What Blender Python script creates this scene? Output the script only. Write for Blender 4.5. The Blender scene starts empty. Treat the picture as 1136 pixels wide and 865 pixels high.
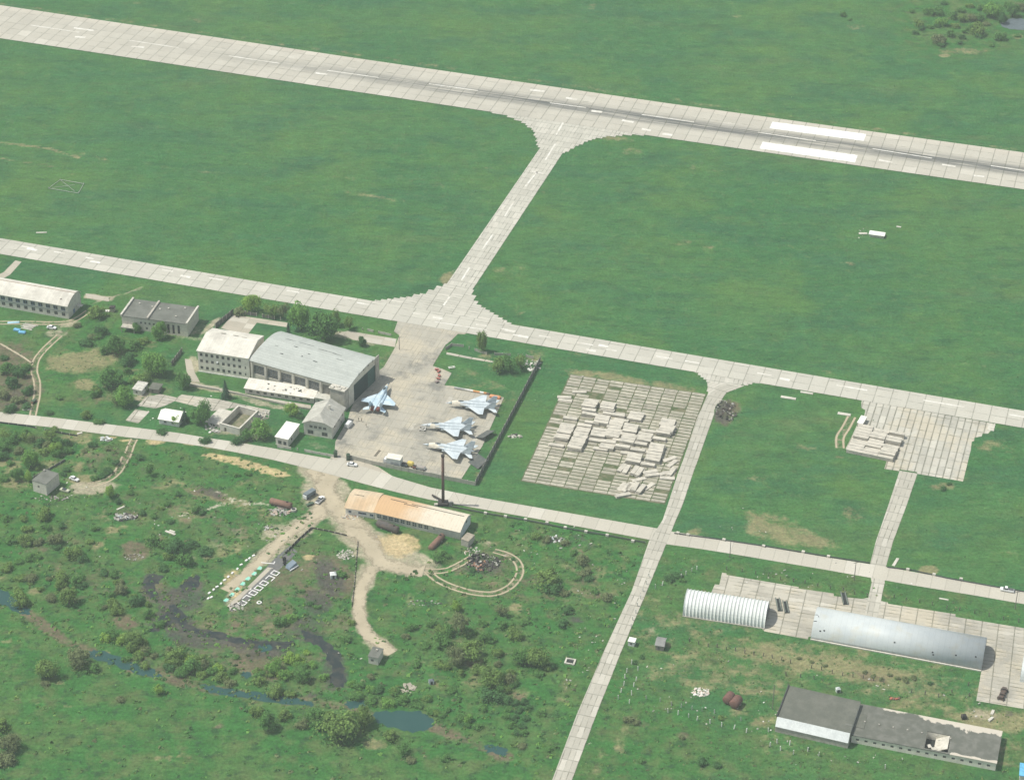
EXPOSURE=0.51
GRASS_A=(0.037,0.124,0.037)
GRASS_B=(0.056,0.140,0.038)
GRASS_C=(0.030,0.104,0.043)
HAZE=0.00014
import bpy, bmesh, math, random
import numpy as np
from mathutils import Vector, Matrix
random.seed(7); R=random.Random(11)
sc=bpy.context.scene; col=sc.collection
PI=math.pi; rad=math.radians
# ---------------------------------------------------------------- camera
FPX=2594.0; CX,CY=568.0,432.5; PITCH=rad(32.67); ROLL=rad(0.695); HC=540.0; Y0=842.0
FW=Vector((0,math.cos(PITCH),-math.sin(PITCH))); RT=Vector((1,0,0)); UP=RT.cross(FW)
R2=RT*math.cos(ROLL)+UP*math.sin(ROLL); U2=-RT*math.sin(ROLL)+UP*math.cos(ROLL)
CAM=Vector((0,-Y0,HC))
def G(px,py,z=0.0):
    d=FW*FPX+R2*(px-CX)-U2*(py-CY)
    return CAM+d*((z-HC)/d.z)
def mpp(px,py):
    return (G(px,py)-CAM).dot(FW)/FPX
cd=bpy.data.cameras.new('camera'); cam=bpy.data.objects.new('camera',cd); col.objects.link(cam)
m=Matrix((( R2.x,U2.x,-FW.x,CAM.x),(R2.y,U2.y,-FW.y,CAM.y),(R2.z,U2.z,-FW.z,CAM.z),(0,0,0,1)))
cam.matrix_world=m
cd.sensor_fit='HORIZONTAL'; cd.sensor_width=36.0; cd.lens=36.0*FPX/1136.0
cd.clip_start=1.0; cd.clip_end=60000
sc.camera=cam
# ---------------------------------------------------------------- light
SUN_EL=rad(60); SX,SY=-1.0,0.05
sl=math.hypot(SX,SY); sdir=Vector((SX/sl*math.cos(SUN_EL),SY/sl*math.cos(SUN_EL),math.sin(SUN_EL)))
ld=bpy.data.lights.new('sun','SUN'); ld.energy=3.45; ld.angle=rad(0.53); ld.color=(1.0,0.965,0.89)
lo=bpy.data.objects.new('sun',ld); col.objects.link(lo)
lo.rotation_euler=sdir.to_track_quat('Z','Y').to_euler(); lo.location=(-300,100,900)
w=bpy.data.worlds.new('World'); sc.world=w; w.use_nodes=True
nt=w.node_tree; sky=nt.nodes.new('ShaderNodeTexSky'); sky.sky_type='NISHITA'; sky.sun_disc=False
sky.sun_elevation=SUN_EL; sky.sun_rotation=math.atan2(SX,SY); sky.altitude=200; sky.dust_density=1.5
nt.nodes['Background'].inputs[1].default_value=0.12
hs=nt.nodes.new('ShaderNodeHueSaturation'); hs.inputs['Saturation'].default_value=0.55; nt.links.new(sky.outputs[0],hs.inputs['Color'])
nt.links.new(hs.outputs[0],nt.nodes['Background'].inputs[0])
sc.view_settings.view_transform='Standard'; sc.view_settings.look='None'; sc.view_settings.gamma=1
sc.view_settings.exposure=EXPOSURE if 'EXPOSURE' in globals() else 0.45
# ---------------------------------------------------------------- node helper
class NT:
    def __init__(s,mat):
        s.nt=mat.node_tree; s.n=s.nt.nodes; s.l=s.nt.links
    def put(s,sock,v):
        if v is None: return
        if isinstance(v,bpy.types.NodeSocket): s.l.new(v,sock)
        else:
            if sock.type=='RGBA' and len(v)==3: v=(*v,1)
            sock.default_value=v
    def m(s,op,a,b=None,c=None,clamp=False):
        n=s.n.new('ShaderNodeMath'); n.operation=op; n.use_clamp=clamp
        s.put(n.inputs[0],a); s.put(n.inputs[1],b); s.put(n.inputs[2],c); return n.outputs[0]
    def mix(s,f,a,b,mode='MIX'):
        n=s.n.new('ShaderNodeMix'); n.data_type='RGBA'; n.blend_type=mode; n.clamp_factor=True
        s.put(n.inputs[0],f); s.put(n.inputs[6],a); s.put(n.inputs[7],b); return n.outputs[2]
    def noise(s,vec,scale,detail=3,rough=0.55,dim='3D'):
        n=s.n.new('ShaderNodeTexNoise'); n.noise_dimensions=dim
        if vec is not None: s.l.new(vec,n.inputs['Vector'])
        n.inputs['Scale'].default_value=scale; n.inputs['Detail'].default_value=detail; n.inputs['Roughness'].default_value=rough
        return n.outputs[0]
    def vor(s,vec,scale,feat='F1',out=0):
        n=s.n.new('ShaderNodeTexVoronoi'); n.feature=feat; n.inputs['Scale'].default_value=scale
        if vec is not None: s.l.new(vec,n.inputs['Vector'])
        return n.outputs[out]
    def step(s,v,lo,hi):
        n=s.n.new('ShaderNodeMapRange'); n.interpolation_type='SMOOTHSTEP'
        s.put(n.inputs[0],v); n.inputs[1].default_value=lo; n.inputs[2].default_value=hi; return n.outputs[0]
    def rng(s,v,lo,hi,a,b):
        n=s.n.new('ShaderNodeMapRange'); s.put(n.inputs[0],v)
        n.inputs[1].default_value=lo; n.inputs[2].default_value=hi; n.inputs[3].default_value=a; n.inputs[4].default_value=b; return n.outputs[0]
    def coord(s,which='Object'):
        return s.n.new('ShaderNodeTexCoord').outputs[which]
    def pos(s): return s.n.new('ShaderNodeNewGeometry').outputs['Position']
    def map(s,vec,rot=0,scale=(1,1,1)):
        n=s.n.new('ShaderNodeMapping'); s.l.new(vec,n.inputs[0]); n.inputs[2].default_value=(0,0,rot); n.inputs[3].default_value=scale; return n.outputs[0]
    def sep(s,v):
        n=s.n.new('ShaderNodeSeparateXYZ'); s.l.new(v,n.inputs[0]); return n.outputs
    def comb(s,x,y,z=0.0):
        n=s.n.new('ShaderNodeCombineXYZ'); s.put(n.inputs[0],x); s.put(n.inputs[1],y); s.put(n.inputs[2],z); return n.outputs[0]
    def white(s,v):
        n=s.n.new('ShaderNodeTexWhiteNoise'); n.noise_dimensions='3D'; s.l.new(v,n.inputs[0]); return n.outputs[0]
    def attr(s,name,out=0):
        n=s.n.new('ShaderNodeAttribute'); n.attribute_name=name; return n.outputs[out]
    def scale(s,c,f):
        return s.mix(1.0,c,s.comb3(f),'MULTIPLY')
    def comb3(s,f):
        n=s.n.new('ShaderNodeCombineColor'); 
        for i in range(3): s.put(n.inputs[i],f)
        return n.outputs[0]
    def bump(s,h,strength=0.5,dist=0.3):
        n=s.n.new('ShaderNodeBump'); n.inputs['Strength'].default_value=strength; n.inputs['Distance'].default_value=dist
        s.put(n.inputs['Height'],h); return n.outputs[0]
def newmat(name):
    mt=bpy.data.materials.new(name); mt.use_nodes=True
    return mt,NT(mt),mt.node_tree.nodes['Principled BSDF']
def setc(nn,b,c,rough=0.9,spec=0.2,metal=0.0,normal=None):
    nn.put(b.inputs['Base Color'],c); nn.put(b.inputs['Roughness'],rough); b.inputs['Specular IOR Level'].default_value=spec
    b.inputs['Metallic'].default_value=metal
    if normal is not None: nn.put(b.inputs['Normal'],normal)
_mats={}
def M(name,c,c2=None,scale=0.6,rough=0.85,spec=0.25,metal=0.0,amt=None,lines=None,rnd=0.0):
    """weathered paint/plaster/metal: base colour broken by two noises; lines=(axis,pitch,depth) adds sheet seams"""
    if name in _mats: return _mats[name]
    mt,n,b=newmat(name)
    v=n.coord('Object')
    c2=c2 or tuple(x*0.72 for x in c)
    f=n.step(n.noise(v,scale,4,0.6),0.35,0.7)
    f2=n.rng(n.noise(v,scale*5,3,0.6),0.2,0.8,0.86,1.12)
    cc=n.scale(n.mix(f,c,c2),f2)
    if rnd: cc=n.scale(cc,n.rng(n.attr('rnd',2),0,1,1-rnd,1+rnd))
    if lines:
        ax,p,dep=lines
        s=n.sep(v)[ax]; fr=n.m('FRACT',n.m('DIVIDE',s,p)); ed=n.m('LESS_THAN',fr,0.13)
        wv=n.white(n.comb(n.m('FLOOR',n.m('DIVIDE',s,p)),0.0))
        cc=n.scale(n.scale(cc,n.m('SUBTRACT',1.0,n.m('MULTIPLY',ed,dep))),n.rng(wv,0,1,0.93,1.06))
    setc(n,b,cc,rough,spec,metal)
    _mats[name]=mt; return mt
# ---------------------------------------------------------------- mesh helper
class MB:
    def __init__(s): s.v=[];s.f=[];s.mi=[];s.r=[];s.uv=[]
    def add(s,vs,fs,mi=0,r=None,uvs=None):
        o=len(s.v); s.v+= [tuple(x) for x in vs]; r=R.random() if r is None else r
        for k,f in enumerate(fs):
            s.f.append([o+i for i in f]); s.mi.append(mi); s.r.append(r)
            s.uv.append([uvs[i] for i in f] if uvs else [(0,0)]*len(f))
        return s
    def box(s,x0,x1,y0,y1,z0,z1,mi=0,T=None,r=None):
        vs=[(x,y,z) for z in(z0,z1) for y in(y0,y1) for x in(x0,x1)]
        if T: vs=[T(*p) for p in vs]
        return s.add(vs,[(0,2,3,1),(4,5,7,6),(0,1,5,4),(2,6,7,3),(0,4,6,2),(1,3,7,5)],mi,r)
    def obox(s,c,sz,rz=0,mi=0,ry=0,rx=0,r=None):
        mt=Matrix.Rotation(rz,3,'Z')@Matrix.Rotation(ry,3,'Y')@Matrix.Rotation(rx,3,'X'); c=Vector(c)
        vs=[c+mt@Vector((a*sz[0]/2,b*sz[1]/2,d*sz[2]/2)) for d in(-1,1) for b in(-1,1) for a in(-1,1)]
        return s.add(vs,[(0,2,3,1),(4,5,7,6),(0,1,5,4),(2,6,7,3),(0,4,6,2),(1,3,7,5)],mi,r)
    def prism(s,poly,a,b,axis='z',mi=0):
        n=len(poly)
        if axis=='z': f=lambda p,t:(p[0],p[1],t)
        elif axis=='x': f=lambda p,t:(t,p[0],p[1])
        else: f=lambda p,t:(p[0],t,p[1])
        vs=[f(p,a) for p in poly]+[f(p,b) for p in poly]
        fs=[tuple(range(n))[::-1],tuple(range(n,2*n))]+[(i,(i+1)%n,n+(i+1)%n,n+i) for i in range(n)]
        return s.add(vs,fs,mi)
    def tube(s,p0,p1,r0,r1=None,n=8,mi=0,cap=True):
        r1=r0 if r1 is None else r1; p0=Vector(p0);p1=Vector(p1); d=(p1-p0).normalized()
        a=d.orthogonal().normalized(); b=d.cross(a)
        vs=[p0+(a*math.cos(2*PI*i/n)+b*math.sin(2*PI*i/n))*r0 for i in range(n)]+[p1+(a*math.cos(2*PI*i/n)+b*math.sin(2*PI*i/n))*r1 for i in range(n)]
        fs=[(i,(i+1)%n,n+(i+1)%n,n+i) for i in range(n)]
        if cap: fs+=[tuple(range(n))[::-1],tuple(range(n,2*n))]
        return s.add(vs,fs,mi)
    def loft(s,rings,mi=0,cap=True,uvs=None):
        n=len(rings[0]); vs=[p for r in rings for p in r]; fs=[]
        for k in range(len(rings)-1):
            for i in range(n): fs.append((k*n+i,k*n+(i+1)%n,(k+1)*n+(i+1)%n,(k+1)*n+i))
        if cap: fs+=[tuple(range(n))[::-1],tuple(range((len(rings)-1)*n,len(rings)*n))]
        return s.add(vs,fs,mi)
    def mesh(s,name,mats):
        me=bpy.data.meshes.new(name); me.from_pydata(s.v,[],s.f)
        for mm in (mats if isinstance(mats,(list,tuple)) else [mats]): me.materials.append(mm)
        if max(s.mi,default=0)>0: me.polygons.foreach_set('material_index',s.mi)
        at=me.attributes.new('rnd','FLOAT','FACE'); at.data.foreach_set('value',s.r)
        if any(u!=(0,0) for q in s.uv for u in q):
            ul=me.uv_layers.new(name='UVMap'); ul.data.foreach_set('uv',[c for q in s.uv for u in q for c in u])
        me.update(); return me
    def build(s,name,mats,parent=None,smooth=False,fix=True):
        me=s.mesh(name,mats)
        if fix:
            bm=bmesh.new(); bm.from_mesh(me); bmesh.ops.recalc_face_normals(bm,faces=bm.faces); bm.to_mesh(me); bm.free()
        if smooth: me.polygons.foreach_set('use_smooth',[True]*len(me.polygons))
        return link(name,me,parent)
def link(name,data,parent=None,loc=None,rz=0):
    o=bpy.data.objects.new(name,data); col.objects.link(o)
    if parent: o.parent=parent
    if loc is not None: o.location=loc
    if rz: o.rotation_euler=(0,0,rz)
    return o
def tag(o,label,cat,group=None):
    o['label']=label; o['category']=cat
    if group: o['group']=group
    return o
def struct(o): o['kind']='structure'; return o
def stuff(o): o['kind']='stuff'; return o
def thing(name,label,cat,loc=(0,0,0),rz=0,group=None):
    return tag(link(name,None,None,loc,rz),label,cat,group)
def dup(root,loc=None,rz=None,label=None,group=None,scale=None):
    r=root.copy(); col.objects.link(r)
    if loc is not None: r.location=loc
    if rz is not None: r.rotation_euler=(0,0,rz)
    if label: r['label']=label
    if group: r['group']=group
    if scale: r.scale=scale
    for ch in list(root.children):
        c=ch.copy(); col.objects.link(c); c.parent=r
        for g in list(ch.children):
            d=g.copy(); col.objects.link(d); d.parent=c
    return r
def head(a,b):
    A=G(*a);B=G(*b); return math.atan2(B.y-A.y,B.x-A.x)
# ================================================================ GROUND
RWD=head((0,6.3),(1136,169.7))        # runway heading
def axis_vals(lo,hi,step,far):
    v=list(np.arange(lo,hi+0.1,step)); s=step; a=lo; b=hi; L=[];H=[]
    while a>-far:
        s*=1.35; a-=s; b+=s; L.append(a); H.append(b)
    return np.array(L[::-1]+v+H)
gx=axis_vals(-350,350,2.0,14000); gy=axis_vals(-250,560,2.0,14000)
XX,YY=np.meshgrid(gx,gy); nx,ny=len(gx),len(gy)
def proj(x,y,z=0.0):
    dx=x-CAM.x;dy=y-CAM.y;dz=z-CAM.z
    zf=dx*FW.x+dy*FW.y+dz*FW.z; zf=np.where(zf<50,50,zf)
    return CX+FPX*(dx*R2.x+dy*R2.y+dz*R2.z)/zf, CY-FPX*(dx*U2.x+dy*U2.y+dz*U2.z)/zf
PXX,PYY=proj(XX,YY)
msk={k:np.zeros_like(XX) for k in('dry','brown','sand','lush','dark','gravel','pale')}
def ss(a): a=np.clip(a,0,1); return a*a*(3-2*a)
def blob(k,x,y,rx,ry,val=1.0,ang=0.0,soft=0.5):
    """ragged patch of ground centred where photo point x,y meets the ground"""
    c=math.cos(rad(ang)); s=math.sin(rad(ang)); dx=PXX-x; dy=PYY-y
    d=np.sqrt(((dx*c+dy*s)/rx)**2+((-dx*s+dy*c)/ry)**2)
    msk[k]=np.maximum(msk[k],val*ss((1+soft-d)/(2*soft)))
def line(k,pts,wd,val=1.0,soft=0.6):
    best=np.full_like(XX,1e9)
    for (x0,y0),(x1,y1) in zip(pts[:-1],pts[1:]):
        dx,dy=x1-x0,y1-y0; t=np.clip(((PXX-x0)*dx+(PYY-y0)*dy)/(dx*dx+dy*dy),0,1)
        best=np.minimum(best,np.hypot(PXX-x0-t*dx,PYY-y0-t*dy))
    msk[k]=np.maximum(msk[k],val*ss((1+soft-best/wd)/(2*soft)))
# --- lush rough meadow: everything south of the service road
roadx=[-2000,0,140,230,300,369,440,535,720,1136,4000]; roady=[300,462,479,491,503,518,539,559,592,664,1150]
below=PYY-np.interp(PXX,roadx,roady)
msk['lush']=np.maximum(msk['lush'],0.85*ss(below/14.0+0.3)*ss((735-PXX)/60+0.2))
msk['lush']=np.maximum(msk['lush'],0.55*ss(below/14.0+0.3))
for a in [(110,400,100,70,.7),(20,420,50,60,.6),(1065,25,90,45,.75),(700,830,110,70,.9),(150,800,260,90,1.0),(620,620,70,50,.8)]: blob('lush',*a)
# --- dry, straw coloured grass and bare soil
for a in [(85,402,38,12,.95),(95,427,14,7,1),(115,395,22,10,.7),(70,400,25,10,.6),(650,415,18,6,.8),(680,420,60,7,.75,8),(745,430,38,6,.75,8),
 (870,590,45,16,.75,20),(845,585,22,10,.8),(905,600,30,7,.7,15),(950,570,18,8,.5),(1030,632,12,5,1),(1040,460,1,1,0),(1045,540,14,6,.7),(1105,495,22,8,.5),
 (905,735,110,14,.8,8),(960,745,80,13,.85,8),(845,720,60,14,.55,8),(790,735,60,10,.5,8),(1000,750,60,12,.6,8),(800,760,90,8,.55,8),(760,745,50,10,.5,8),(740,690,16,12,.55),
 (820,790,14,8,.5),(845,800,9,16,.65,70),(850,825,8,14,.6),(1105,800,40,16,.9),(1085,795,30,9,.85),(1120,830,18,26,.5),(1060,790,60,10,.5,8),
 (10,515,16,9,.8),(15,535,18,7,.85),(85,485,20,9,.65),(52,513,14,6,.6),(95,532,20,6,.9),(88,520,10,5,.8),
 (205,572,18,8,.65),(170,600,14,6,.3),(230,548,60,5,.7,22),(265,556,30,3,.8,20),(190,540,26,5,.4),(252,610,30,7,.6,-20),(285,598,24,12,.4),
 (330,745,8,10,.6),(262,690,18,7,.6),(225,700,12,8,.5),(190,690,10,7,.5),(303,690,20,6,.4,-30),
 (415,825,18,8,.55),(455,665,6,8,.6),(572,675,9,7,.7),(528,735,16,7,.7),(575,770,14,8,.7),(525,757,14,7,.5),(625,765,9,20,.6,15),(690,820,7,28,.55,18),(665,845,7,20,.5,18),
 (700,60,1,1,0),(868,140,40,3,.6,8),(1000,160,60,3,.7,8),(670,152,40,4,.5,8),(700,168,24,5,.4),(565,300,20,8,.35),(505,320,1,1,0),(575,345,12,5,.4),(497,310,8,9,.9,-50),(840,160,60,5,.35,8),
 (1070,57,28,4,.6),(1048,62,6,2,1),(1130,41,8,3,.9),(950,30,10,3,.5),(40,655,10,5,.6),(40,640,10,4,.5),(5,640,10,8,.5),(125,588,9,5,.7),(108,605,8,4,.8,-30),
 (435,400,20,12,.5),(540,395,12,3,.5),(545,428,24,6,.35),(590,395,16,8,.5),(552,455,8,10,.5),(545,500,8,14,.4),(560,445,12,4,.6),(530,530,6,8,.5),(470,588,16,6,.5),
 (845,670,20,8,.4),(690,640,5,30,.35,20),(770,590,10,5,.6),(320,545,12,4,.5),(300,575,18,10,.5),(775,660,20,7,.5),(630,760,8,12,.5)]: blob('dry',*a)
for a in [(900,735,150,26,.55,8),(800,735,90,28,.5,8),(1030,775,90,26,.5,8),(720,690,26,40,.4),(870,810,20,30,.5),(780,690,60,14,.45,8),(900,650,120,8,.35,8),(70,500,60,28,.4),(120,570,60,20,.35),(240,560,70,20,.35),(270,690,60,24,.4),(640,640,50,50,.35),(560,600,50,20,.3),(540,640,36,22,.4),(520,740,50,40,.3),(690,500,1,1,0),(300,480,60,14,.35),(150,430,60,30,.3),(540,420,50,30,.3)]: blob('dry',*a,soft=.8) if len(a)<6 else blob('dry',*a[:5],ang=a[5],soft=.8)
# straw flecks far and wide on the airfield
rb=random.Random(5)
for i in range(70):
    x,y=rb.uniform(0,1136),rb.uniform(0,640)
    if 600<y and x<740: continue
    blob('dry',x,y,rb.uniform(4,26),rb.uniform(1.5,5),rb.uniform(.2,.45),8)
for i in range(120):
    x,y=rb.uniform(0,720),rb.uniform(500,860)
    if y<np.interp(x,roadx,roady)+12: continue
    blob(rb.choice(['dry','dry','brown']),x,y,rb.uniform(3,14),rb.uniform(2,6),rb.uniform(.25,.6),rb.uniform(-20,20))
for i in range(60):
    blob('dry',rb.uniform(740,1136),rb.uniform(690,770),rb.uniform(5,22),rb.uniform(2,5),rb.uniform(.3,.7),8)
# --- brown mud, purple brown reed beds
for a in [(150,612,16,10,1),(145,607,12,7,1),(285,728,36,16,.95,20),(280,735,28,14,.95),(300,750,14,9,.8),(265,715,24,8,.7,15),(140,690,18,10,.75),(175,655,24,14,.7),(190,665,18,10,.8),
 (215,648,10,8,.9),(178,600,12,8,.6),(45,690,16,7,1,30),(60,702,16,6,1,30),(200,757,24,5,1,12),(480,806,18,6,1,15),(500,815,16,6,.9,20),(550,835,20,6,.8,25),(10,400,34,22,.85),(15,430,34,26,.8),(8,445,26,14,.8),
 (640,620,14,14,.5),(650,640,14,10,.6),(600,640,20,6,.5),(660,660,16,10,.5),(520,740,18,8,.45),(575,772,12,8,.6),(545,625,40,22,.55),(515,632,14,8,.55),(640,655,24,8,.5),(100,640,60,20,.45,15),(60,600,50,22,.4),(230,580,60,14,.45,15),(300,650,50,30,.4,-30),(340,640,44,34,.65),(290,680,60,20,.6,-20),(330,700,30,14,.5),(500,700,40,20,.4),(560,650,44,20,.45),(610,660,40,24,.4),(470,745,40,16,.35),(350,760,50,16,.4),(180,740,50,12,.5,12),(140,560,40,14,.45),(320,700,40,10,.5),(120,440,40,12,.35),(755,816,8,6,.7),(710,845,12,5,.5),(715,800,18,7,.5),
 (375,640,18,24,1,-30),(250,720,70,22,.55,12),(345,735,26,26,.4),(200,690,50,20,.55),(366,655,14,16,.8),(380,690,14,12,.6),(365,695,12,10,.6),(335,705,14,10,.5),(960,750,40,7,.5,8),(118,508,34,16,.55),(100,520,10,6,.6),(808,455,14,14,.85),(805,463,12,10,.8),(225,545,26,8,.6,15),(240,550,24,8,.5,15)]: blob('brown',*a)
# --- blackened or wet ground, a painted cast shadow, a plain dark patch
for a in [(168,642,10,7,1),(163,655,8,8,.9),(186,680,14,6,.9),(205,690,12,8,.9),(220,700,26,5,1,12),(262,711,30,5,.9,8),(300,713,26,5,.8,0),(350,690,16,14,.6),(366,642,16,24,1,-30),(352,668,18,16,.8),(200,665,34,16,.85),(212,708,40,10,.9,12),(290,722,40,10,.8),(372,745,18,20,.8),(340,695,16,12,.8),(178,690,20,10,.7),(330,706,30,12,.6),(372,640,12,14,.8),(352,665,12,14,.5),
 (15,440,36,22,.5),(10,405,32,16,.35),(535,627,24,13,.75),(540,622,12,8,.8),(803,458,12,14,.8),(232,545,20,6,.7,15),(245,550,20,5,.6,15),(300,615,1,1,0),(225,647,16,8,.6),(206,655,10,6,.7),(345,770,12,6,.5),(270,735,1,1,0),(640,600,24,9,.5,15),(618,597,20,6,.5,12),(640,688,16,4,.7,10),(1120,790,8,3,.9)]: blob('dark',*a)  # strip in the east scrub is cast shadow painted dark; yard ellipse just dark
# --- packed earth and gravel
for a in [(352,527,24,10,1,25),(372,545,16,14,1),(365,560,20,14,1,-30),(395,585,26,12,1,30),(415,600,18,12,1),(430,618,26,14,1),(455,628,26,9,1,10),(330,588,28,12,.9,-35),(425,612,40,20,.9,20),(450,622,34,14,.95,10),(400,596,30,16,.9,25),(360,548,26,22,.9),(300,612,34,10,.8,-38),(405,640,12,18,.8),(400,680,10,24,.7),(420,715,20,10,.8,30),(305,590,22,10,.6,-20),(290,640,1,1,0),
 (105,541,26,7,.95,-6),(90,540,14,6,.8),(62,370,14,6,.6),(75,360,16,4,.6,-10),(160,440,14,8,.6),(280,480,16,10,.55),(255,480,30,4,.5,8),(240,432,40,4,.7,12),(215,405,9,10,.8),(208,420,12,6,.7),(295,448,40,4,.6,12),(385,372,40,5,.6,10),(412,380,20,4,.5,10),(240,605,44,10,.35,-30),(262,660,20,9,.5,-35),
 (320,650,1,1,0),(383,595,16,8,.5),(375,577,14,8,.7),(530,600,24,5,.4,10),(1090,790,26,9,.5),(725,700,10,8,.4),(445,460,1,1,0),(200,372,40,4,.5,10),(215,366,20,6,.5,-35),(233,362,16,3,.7,-40),(355,495,30,4,.4,10)]: blob('gravel',*a)
# --- yellow sand spills
for a in [(172,490,10,3,.9),(215,492,40,2,.8,8),(255,510,26,4,1,12),(280,517,22,5,1,12),(300,523,22,4,1,12),(235,506,12,3,.9,12),(140,488,10,2,.8),(120,485,12,2,.7),(441,605,26,14,.85),(450,600,16,8,.9),(432,598,22,8,.7),(341,618,7,3,1),(262,656,10,5,.8,-40),(255,640,14,8,.6,-35)]: blob('sand',*a)
line('gravel',[(440,330),(494,315),(604,160)],2.5,.25); line('dry',[(0,4),(1136,167)],2.0,.38)
line('pale',[(200,572),(260,556),(300,560)],2.5,.6); line('pale',[(240,545),(275,560)],2,.6); line('dry',[(383,212),(450,224)],2,.5);line('pale',[(432,318),(510,245)],1.6,.32);line('dry',[(0,158),(60,166),(88,176)],1.5,.8);line('dry',[(0,176),(75,187)],1.2,.6)
line('gravel',[(95,328),(122,332)],3,.9); line('gravel',[(100,337),(150,322),(160,318)],1.2,.6)
line('pale',[(690,505),(630,760)],1.0,0)
for i in range(26):
    blob('pale',rb.uniform(620,700),0+rb.uniform(610,840),rb.uniform(2,5),rb.uniform(1,2.5),rb.uniform(.3,.7))
# marsh streams: dark banks
line('brown',[(-20,650),(0,661),(26,677),(71,710),(106,724),(148,740),(180,751),(224,762),(264,769),(300,773),(388,783),(416,792),(480,806),(540,830),(565,838)],5.5,.75)
me=bpy.data.meshes.new('ground')
vs=np.stack([XX.ravel(),YY.ravel(),np.zeros(nx*ny)],1)
# spoil mound west of the workshop track and low banks: gentle real relief
def lump(x,y,rx,ry,h):
    c=G(x,y); k=mpp(x,y); d=np.sqrt(((XX-c.x)/(rx*k))**2+((YY-c.y)/(ry*k/0.54))**2); return h*ss(1.15-d)
ZZ=lump(113,510,34,15,3.2)+lump(535,628,30,14,.6)+lump(806,458,15,15,.6)+lump(560,596,1,1,0)+lump(490,615,30,12,.9)
vs[:,2]=ZZ.ravel()
idx=np.arange(nx*ny).reshape(ny,nx)
fc=np.stack([idx[:-1,:-1],idx[:-1,1:],idx[1:,1:],idx[1:,:-1]],-1).reshape(-1,4)
me.vertices.add(len(vs)); me.vertices.foreach_set('co',vs.ravel())
me.loops.add(fc.size); me.loops.foreach_set('vertex_index',fc.ravel().astype(np.int32))
me.polygons.add(len(fc)); me.polygons.foreach_set('loop_start',np.arange(0,fc.size,4,dtype=np.int32)); me.polygons.foreach_set('loop_total',np.full(len(fc),4,dtype=np.int32))
me.update(calc_edges=True); me.polygons.foreach_set('use_smooth',[True]*len(me.polygons))
for k,a in msk.items():
    at=me.attributes.new('soil_'+k,'FLOAT','POINT'); at.data.foreach_set('value',a.ravel().astype(np.float32))
mt,n,b=newmat('meadow_ground'); v=n.pos()
va=n.map(v,-RWD,(0.35,1.0,1.0))
nA=n.noise(v,0.010,4,0.6); nB=n.noise(va,0.045,5,0.62); nC=n.noise(v,0.22,4,0.65); nD=n.noise(v,0.9,3,0.7); nE=n.noise(v,0.06,4,0.6)
grass=n.mix(n.step(nA,0.36,0.64),GRASS_A,GRASS_B)
grass=n.mix(n.m('MULTIPLY',n.step(nB,0.42,0.68),0.75),grass,GRASS_C)
grass=n.mix(n.m('MULTIPLY',n.step(n.noise(v,0.018,6,0.68),0.48,0.64),0.55),grass,(0.075,0.152,0.034))
grass=n.mix(n.m('MULTIPLY',n.step(n.noise(va,0.03,5,0.65),0.56,0.76),0.45),grass,(0.105,0.125,0.052))
grass=n.mix(n.m('MULTIPLY',n.step(nC,0.50,0.72),0.38),grass,(0.105,0.15,0.055))
grass=n.mix(n.m('MULTIPLY',n.step(n.noise(va,0.11,6,0.7),0.50,0.68),0.5),grass,(0.020,0.078,0.030))
grass=n.mix(n.m('MULTIPLY',n.step(n.noise(va,0.5,4,0.75),0.60,0.75),0.35),grass,(0.16,0.165,0.085))
lu=n.mix(n.step(nE,0.38,0.62),(0.036,0.126,0.029),(0.060,0.132,0.035))
lu=n.mix(n.m('MULTIPLY',n.step(nC,0.50,0.68),0.8),lu,(0.026,0.064,0.026))
lu=n.mix(n.m('MULTIPLY',n.step(n.noise(v,0.12,4,0.6),0.46,0.70),0.55),lu,(0.105,0.130,0.050))
c=n.mix(n.step(n.m('ADD',n.attr('soil_lush',2),n.m('MULTIPLY',n.m('SUBTRACT',nE,0.5),0.9)),0.25,0.75),grass,lu)
def over(c,key,color,lo,hi,k=1.0,noise=None):
    f=n.m('ADD',n.attr('soil_'+key,2),n.m('MULTIPLY',n.m('SUBTRACT',noise,0.5),k))
    f=n.m('MULTIPLY',n.m('MULTIPLY',n.step(f,lo,hi),n.rng(fine,0.35,0.62,0.55,0.98)),n.step(n.attr('soil_'+key,2),0.02,0.15))
    return n.mix(f,c,color)
mid=n.noise(v,0.13,9,0.74); fine=n.noise(v,0.5,5,0.72)
c=over(c,'dry',n.mix(fine,(0.30,0.245,0.135),(0.16,0.165,0.075)),0.30,0.85,2.6,mid)
c=over(c,'brown',n.mix(mid,(0.115,0.095,0.062),(0.17,0.125,0.085)),0.30,0.85,2.2,mid)
c=over(c,'gravel',n.mix(fine,(0.42,0.365,0.26),(0.31,0.27,0.19)),0.30,0.70,1.4,mid)
c=over(c,'dark',n.mix(mid,(0.045,0.048,0.043),(0.085,0.08,0.068)),0.35,0.85,2.2,mid)
c=over(c,'sand',n.mix(fine,(0.52,0.40,0.20),(0.42,0.33,0.19)),0.30,0.75,1.8,mid)
c=over(c,'pale',(0.42,0.39,0.29),0.4,0.7,1.6,fine)
c=n.scale(c,n.rng(n.noise(v,0.09,5,0.7),0.3,0.7,0.86,1.14))
c=n.scale(c,n.rng(n.noise(va,0.42,3,0.75),0.3,0.7,0.80,1.20))
c=n.scale(c,n.rng(nD,0.28,0.72,0.68,1.30))
c=n.scale(c,n.rng(n.noise(v,3.0,2,0.7),0.25,0.75,0.85,1.16))
hh=n.m('ADD',n.m('MULTIPLY',nD,0.35),n.m('MULTIPLY',nC,1.0))
setc(n,b,c,1.0,0.05,normal=n.bump(hh,0.55,1.0))
me.materials.append(mt)
ground=struct(link('ground',me))
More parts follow.
